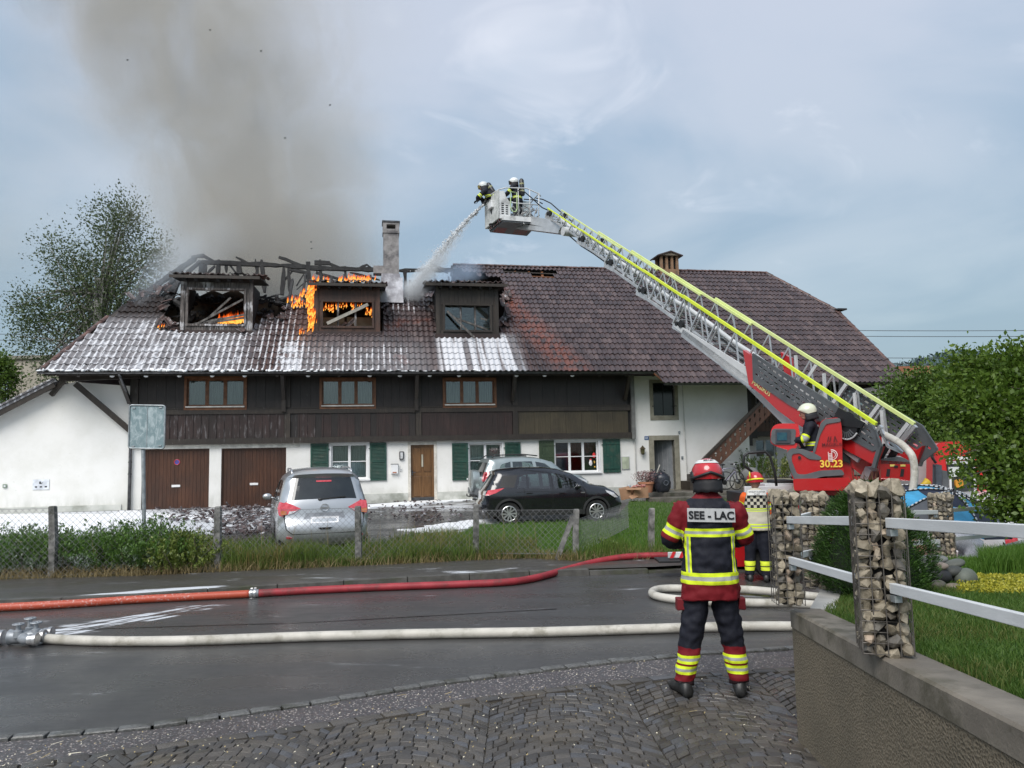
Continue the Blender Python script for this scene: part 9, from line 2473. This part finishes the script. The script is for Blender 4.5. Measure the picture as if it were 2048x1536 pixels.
# small things at the house
def onH(x,v,z):return fromH(x,v,z)
def hthing(name,label,cat,px,py,v,grp=None):x,z=H(px,py,v);return thing(name,label,cat,fromH(x,v,z),PSI,grp)
k=28.3/FPX
w=hthing('wall_lamp','flat rectangular wall lamp left of the oak front door','wall lamp',803,911,-.01);MB().box(-.08,.08,-.07,0,-.15,.15).build('case',M_ZINC,w,bevel=.01);MB().box(-.045,.045,-.078,-.071,-.11,.11).build('diffuser',M_WHT,w)
w=hthing('letterbox','white letterbox on the wall left of the oak front door','letterbox',789,938,-.01);MB().box(-.13,.13,-.1,0,-.17,.17).build('case',M_WWHITE,w,bevel=.01);MB().box(-.14,.14,-.11,0,.171,.185).build('lid',M_ZINC,w);MB().box(-.07,.07,-.104,-.101,-.15,-.10).build('name_strip',mat('name_strip',(.35,.15,.1),.6),w)
w=hthing('bell_plate','tiny bell plate between letterbox and front door','door bell',802,940,-.01);MB().box(-.035,.035,-.015,0,-.05,.05).build('plate',M_WHT,w);MB().box(-.015,.015,-.02,-.016,.0,.02).build('button',M_DARK,w)
w=hthing('house_number','small blue enamel house number plate 41 beside the stone door frame','house number',1293,876,-.01);MB().box(-.085,.085,-.012,0,-.07,.07).build('plate',mat('enamel_blue',(.02,.09,.25),.3),w,bevel=.003)
text('lettering','41',.12,M_WHT,w,lambda x,y:(x,-.014,y-.042),bold=.002)
w=hthing('lantern','old hexagonal wall lantern below the blue number plate','wall lamp',1285.5,901,-.14)
M_BRZ=mat('lantern_bronze',(.07,.055,.03),.5,.5,col2=(.12,.09,.05));n=6
def hexr(r_,z):return[(r_*math.cos(i*math.pi/3),r_*math.sin(i*math.pi/3),z)for i in range(6)]
MB().rings([hexr(.07,-.12),hexr(.10,.06)]).build('glass',mat('lantern_glass',(.10,.09,.045),.2),w);MB().rings([hexr(.13,.06),hexr(.05,.14),hexr(.015,.19)]).build('hood',M_BRZ,w);MB().bar((0,.14,.02),(0,.05,-.15),.03,.03).rings([hexr(.05,-.16),hexr(.075,-.12)]).build('bracket',M_BRZ,w)
w=hthing('notice_panel','pale green blank notice panel right of the shutter','notice panel',1251,926,-.01);MB().box(-.14,.14,-.02,0,-.23,.23).build('panel',mat('pale_green',(.42,.46,.34),.5),w);MB().box(-.155,.155,-.024,.0,.23,.245).box(-.155,.155,-.024,.0,-.245,-.23).box(-.155,-.14,-.024,0,-.23,.23).box(.14,.155,-.024,0,-.23,.23).build('frame',M_ALU,w)
w=hthing('parking_sign','small white parking sign on the blank gable wall','sign',82,969,.0);MB().box(-.25,.25,-.012,0,-.17,.17).build('panel',mat('sign_white',(.66,.69,.74),.5),w);mb=MB().box(-.05,.0,-.016,-.0125,.02,.10).bar((-.0,-.014,.03),(.05,-.014,.06),.02,.004,up=(0,1,0))
for i in range(3):mb.box(-.18+i*.15,-.11+i*.15,-.016,-.0125,-.10,-.055)
mb.build('symbols',M_INK,w,kind='stuff');w=hthing('socket_box','small square socket box on the blank gable wall','socket',10,972,.0);MB().box(-.06,.06,-.03,0,-.06,.06).build('case',mat('socket_green',(.2,.26,.2),.5),w);MB().box(-.03,.03,-.034,-.031,-.03,.03).build('cover',M_WHT,w)
for i,(px,py)in enumerate(((1358,864),(1364,914))):w=hthing('wall_light_sensor',['upper grey sensor beside the stone door frame','lower grey twin switch beside the stone door frame'][i],'sensor',px,py,-.02);MB().cyl((0,-.06,0),(0,0,0),.04,10).build('head',M_GALV,w);MB().box(-.03,.03,-.02,0,-.08,-.04).build('box',M_GALV,w)
LZ=FZ+.17
def at_l(px,py,v):x,z=H(px,py,v);return x
M_CARD=mat('cardboard',(.30,.165,.09),.85,col2=(.38,.22,.13),scale=3)
x=at_l(1275,985,-2.2);w=thing('cardboard_box','larger square cardboard box beside the flower pot','cardboard box',onH(x,-2.35,FZ+.03),PSI+.05)
MB().box(-.27,.27,-.2,.2,0,.36).build('carton',M_CARD,w);MB().bar((-.27,-.2,.36),(-.33,-.33,.30),.5,.006,up=(0,0,1)).build('flap',M_CARD,w)
mb=MB();
for i in range(26):mb.ell((rnd.uniform(-.22,.22),rnd.uniform(-.15,.15),.36+rnd.uniform(0,.08)),.06,.05,.03,6,4)
mb.build('contents',mat('box_contents',(.35,.08,.07),.7,col2=(.5,.3,.25),scale=20),w,kind='stuff')
x=at_l(1251,985,-2.2);w=thing('cardboard_box','crumpled tilted cardboard box left of the larger one','cardboard box',onH(x,-2.3,FZ+.02),PSI-.3,rot=(R(6),R(-12),PSI-.3));MB().box(-.19,.19,-.17,.17,0,.38).build('carton',M_CARD,w);MB().bar((.19,-.17,.1),(.28,-.3,.0),.3,.006).build('flap',M_CARD,w)
w=thing('can','small blue and white can between the cardboard boxes','can',onH(at_l(1259,975,-2.1),-2.05,FZ+.2));MB().cyl((0,0,.0),(0,0,.26),.07,14).build('body',mat('can_blue',(.2,.35,.45),.4,col2=(.6,.6,.6),scale=15),w,smooth=40);MB().cyl((0,0,.26),(0,0,.29),.03,10).build('cap',M_WHT,w)
x=at_l(1292,972,-1.6);w=thing('flower_pot','terracotta pot of wilted pink flowers beside the open door','flower pot',onH(x,-1.6,LZ));MB().tube([(0,0,0),(0,0,.30),(0,0,.31),(0,0,.38)],[.22,.27,.30,.30],20).build('pot',mat('terracotta',(.36,.15,.08),.8,col2=(.45,.2,.11),scale=5),w,smooth=35)
P_=[(rnd.gauss(0,.2),rnd.gauss(0,.17),.42+rnd.uniform(0,.34)-.0)for _ in range(700)];leaf_mesh('blossoms',P_,.05,leaf_mat('dry_pink',(.16,.05,.06),(.42,.28,.26)),w,.3,'stuff',asp=.7)
mb=MB();[mb.tube([(0,0,.3),(p[0]*.6,p[1]*.6,.45),p],.005,4)for p in P_[:40]];mb.build('stems',M_BARK,w,kind='stuff')
def bag(label,px,v,s,hgt,seed):
 w=thing('bin_bag',label,'bin bag',onH(at_l(px,975,v),v,LZ),PSI);r_=random.Random(seed);mb=MB();n=20;rg=[]
 for i in range(11):
  t_=i/10;rr=s*(math.sin(math.pi*(.16+.70*t_))**.5)*(1 if t_<.85 else 1-(t_-.85)*3.6);rg.append([(rr*math.cos(a)*(1+.09*math.sin(a*5+i*.7+seed)),rr*.85*math.sin(a)*(1+.08*math.sin(a*7-i)),hgt*t_)for a in[2*math.pi*k/n for k in range(n)]])
 mb.rings(rg);mb.v=[(x+.02*mnoise.noise(V3(x,y,z)*14),y+.02*mnoise.noise(V3(z,x,y)*14),z)for x,y,z in mb.v]
 mb.build('bag',mat('bin_bag_plastic',(.012,.013,.017),.28,col2=(.03,.033,.045),scale=12,bump=.8,bscale=18),w,smooth=True)
 for q in(-1,1):MB().tube([(0,0,hgt),(q*.06,0,hgt+.08),(q*.12,0,hgt+.05)],.02,6).build('tie',mat('bin_bag_plastic',(.012,.013,.017),.28),w)
 return w
b1=bag('full black bin bag standing in front of the open door',1325,-1.7,.30,.72,2);b2=bag('second black bin bag behind, with a stick poking out',1308,-1.2,.24,.74,5)
MB().bar((.05,0,.5),(.22,-.1,.98),.04,.03).build('stick',mat('pale_stick',(.5,.48,.42),.7),b2)
MB().tube([(.04+.085*math.cos(a),-.262,.34+.085*math.sin(a))for a in[i*math.pi/9 for i in range(18)]],.007,5,closed=True).build('round_print',mat('bag_print',(.2,.21,.24),.5),b1)
def bicycle(label,px,v,rz_,m,seed=0):
 w=thing('bicycle',label,'bicycle',onH(at_l(px,965,v),v,LZ),PSI+rz_,'bicycles under the stair');w.rotation_euler=(R(8),0,PSI+rz_)
 for x in(-.52,.52):
  T=MB().tube([(x+.33*math.cos(a),0,.34+.33*math.sin(a))for a in[2*math.pi*i/26 for i in range(26)]],.018,6,closed=True).build('wheel',M_TYRE,w,smooth=True)
  mb=MB();[mb.bar((x,0,.34),(x+.32*math.cos(a),0,.34+.32*math.sin(a)),.003,.003)for a in[2*math.pi*i/14 for i in range(14)]];mb.cyl((x,-.04,.34),(x,.04,.34),.025,8);mb.build('spokes',M_ALU,T,kind='stuff')
 J=dict(bb=(-.05,0,.30),st=(-.17,0,.80),hd=(.36,0,.82),hl=(.40,0,.70),rw=(-.52,0,.34),fw=(.52,0,.34))
 mb=MB();[mb.tube([J[a],J[b]],.016,7)for a,b in(('bb','st'),('st','hd'),('bb','hl'),('hd','hl'),('bb','rw'),('st','rw'),('hl','fw'))];mb.build('frame',m,w,smooth=True)
 MB().tube([(-.17,0,.80),(-.20,0,.93)],.013,6).ell((-.21,0,.95),.14,.07,.035,10,6).build('saddle',M_BLK,w,smooth=True)
 MB().tube([(.36,0,.82),(.34,0,.98)],.013,6).tube([(.26,-.28,1.0),(.34,-.2,1.0),(.36,0,.99),(.34,.2,1.0),(.26,.28,1.0)],.012,6).build('handlebar',M_ALU,w,smooth=True)
 MB().cyl((-.05,-.03,.30),(-.05,.03,.30),.09,16).bar((-.05,-.05,.30),(.03,-.05,.16),.02,.01).build('crank',M_BLK,w);return w
bb=bicycle('silver ladies bicycle with a dark pannier, nearest under the stair',1450,-1.9,.25,mat('bike_silver',(.35,.33,.42),.35,.5))
MB().box(-.72,-.38,-.14,.14,.68,.98).build('pannier',mat('pannier',(.02,.022,.024),.7),bb,bevel=.04)
bicycle('dark bicycle leaning behind the silver one',1478,-1.4,-.15,M_BLK)
x0=at_l(1498,950,-1.2);pl_=thing('planter','grey planter wall in front of the recessed house wall','planter',onH(x0,-1.,0),PSI);MB().box(0,4.6,-.1,2.4,0,hzz(1540,958,-1.)).build('wall',M_STONE,pl_)
for i in range(4):shrub('planter_shrub',['leafy shrub at the left end of the planter','shrub in the planter next to the leftmost one','shrub near the middle of the planter, half behind the red pod','shrub at the right end of the planter behind the pod'][i],(onH(x0+.55+i*1.1,-.3,0).x,onH(x0+.55+i*1.1,-.3,0).y),.6,1.25-.1*i,1700,M_LEAF_Y if i%2 else M_LEAF_HD,.085,grp='shrubs in the planter',zf=lambda x,y:hzz(1540,962,-1.))
bo=MB().ell((0,0,0),.38,.3,.30,12,8);bo.v=[tuple(Vector(q)*(1+.15*mnoise.noise(Vector(q)*4)))for q in bo.v]
o=bo.build('boulder',mat('garden_rock',(.13,.13,.13),.8,col2=(.2,.2,.19)),smooth=True,loc=onH(at_l(1497,945,-1.3),-1.45,hzz(1497,950,-1.3)));tag(o,'angular grey rock on the planter wall beside the bicycles','boulder')
M_ASHF=mat('ash_flake',(.03,.03,.03),.9);V=[];F=[]
for i,(px,py)in enumerate(((522,102),(622,484),(623,497),(570,276),(255,120),(660,210),(420,60),(640,520))):
 p=on_y(px,py,34);s=.06;o=len(V);V+=[(p.x-s,p.y,p.z),(p.x,p.y-.03,p.z+s*.4),(p.x+s,p.y,p.z+.02),(p.x,p.y+.03,p.z-s*.5)];F.append((o,o+1,o+2,o+3))
o=np_obj('ash_flakes',V,F,M_ASHF,kind='stuff');o['label']='flakes of ash floating in the smoke'
V=[]
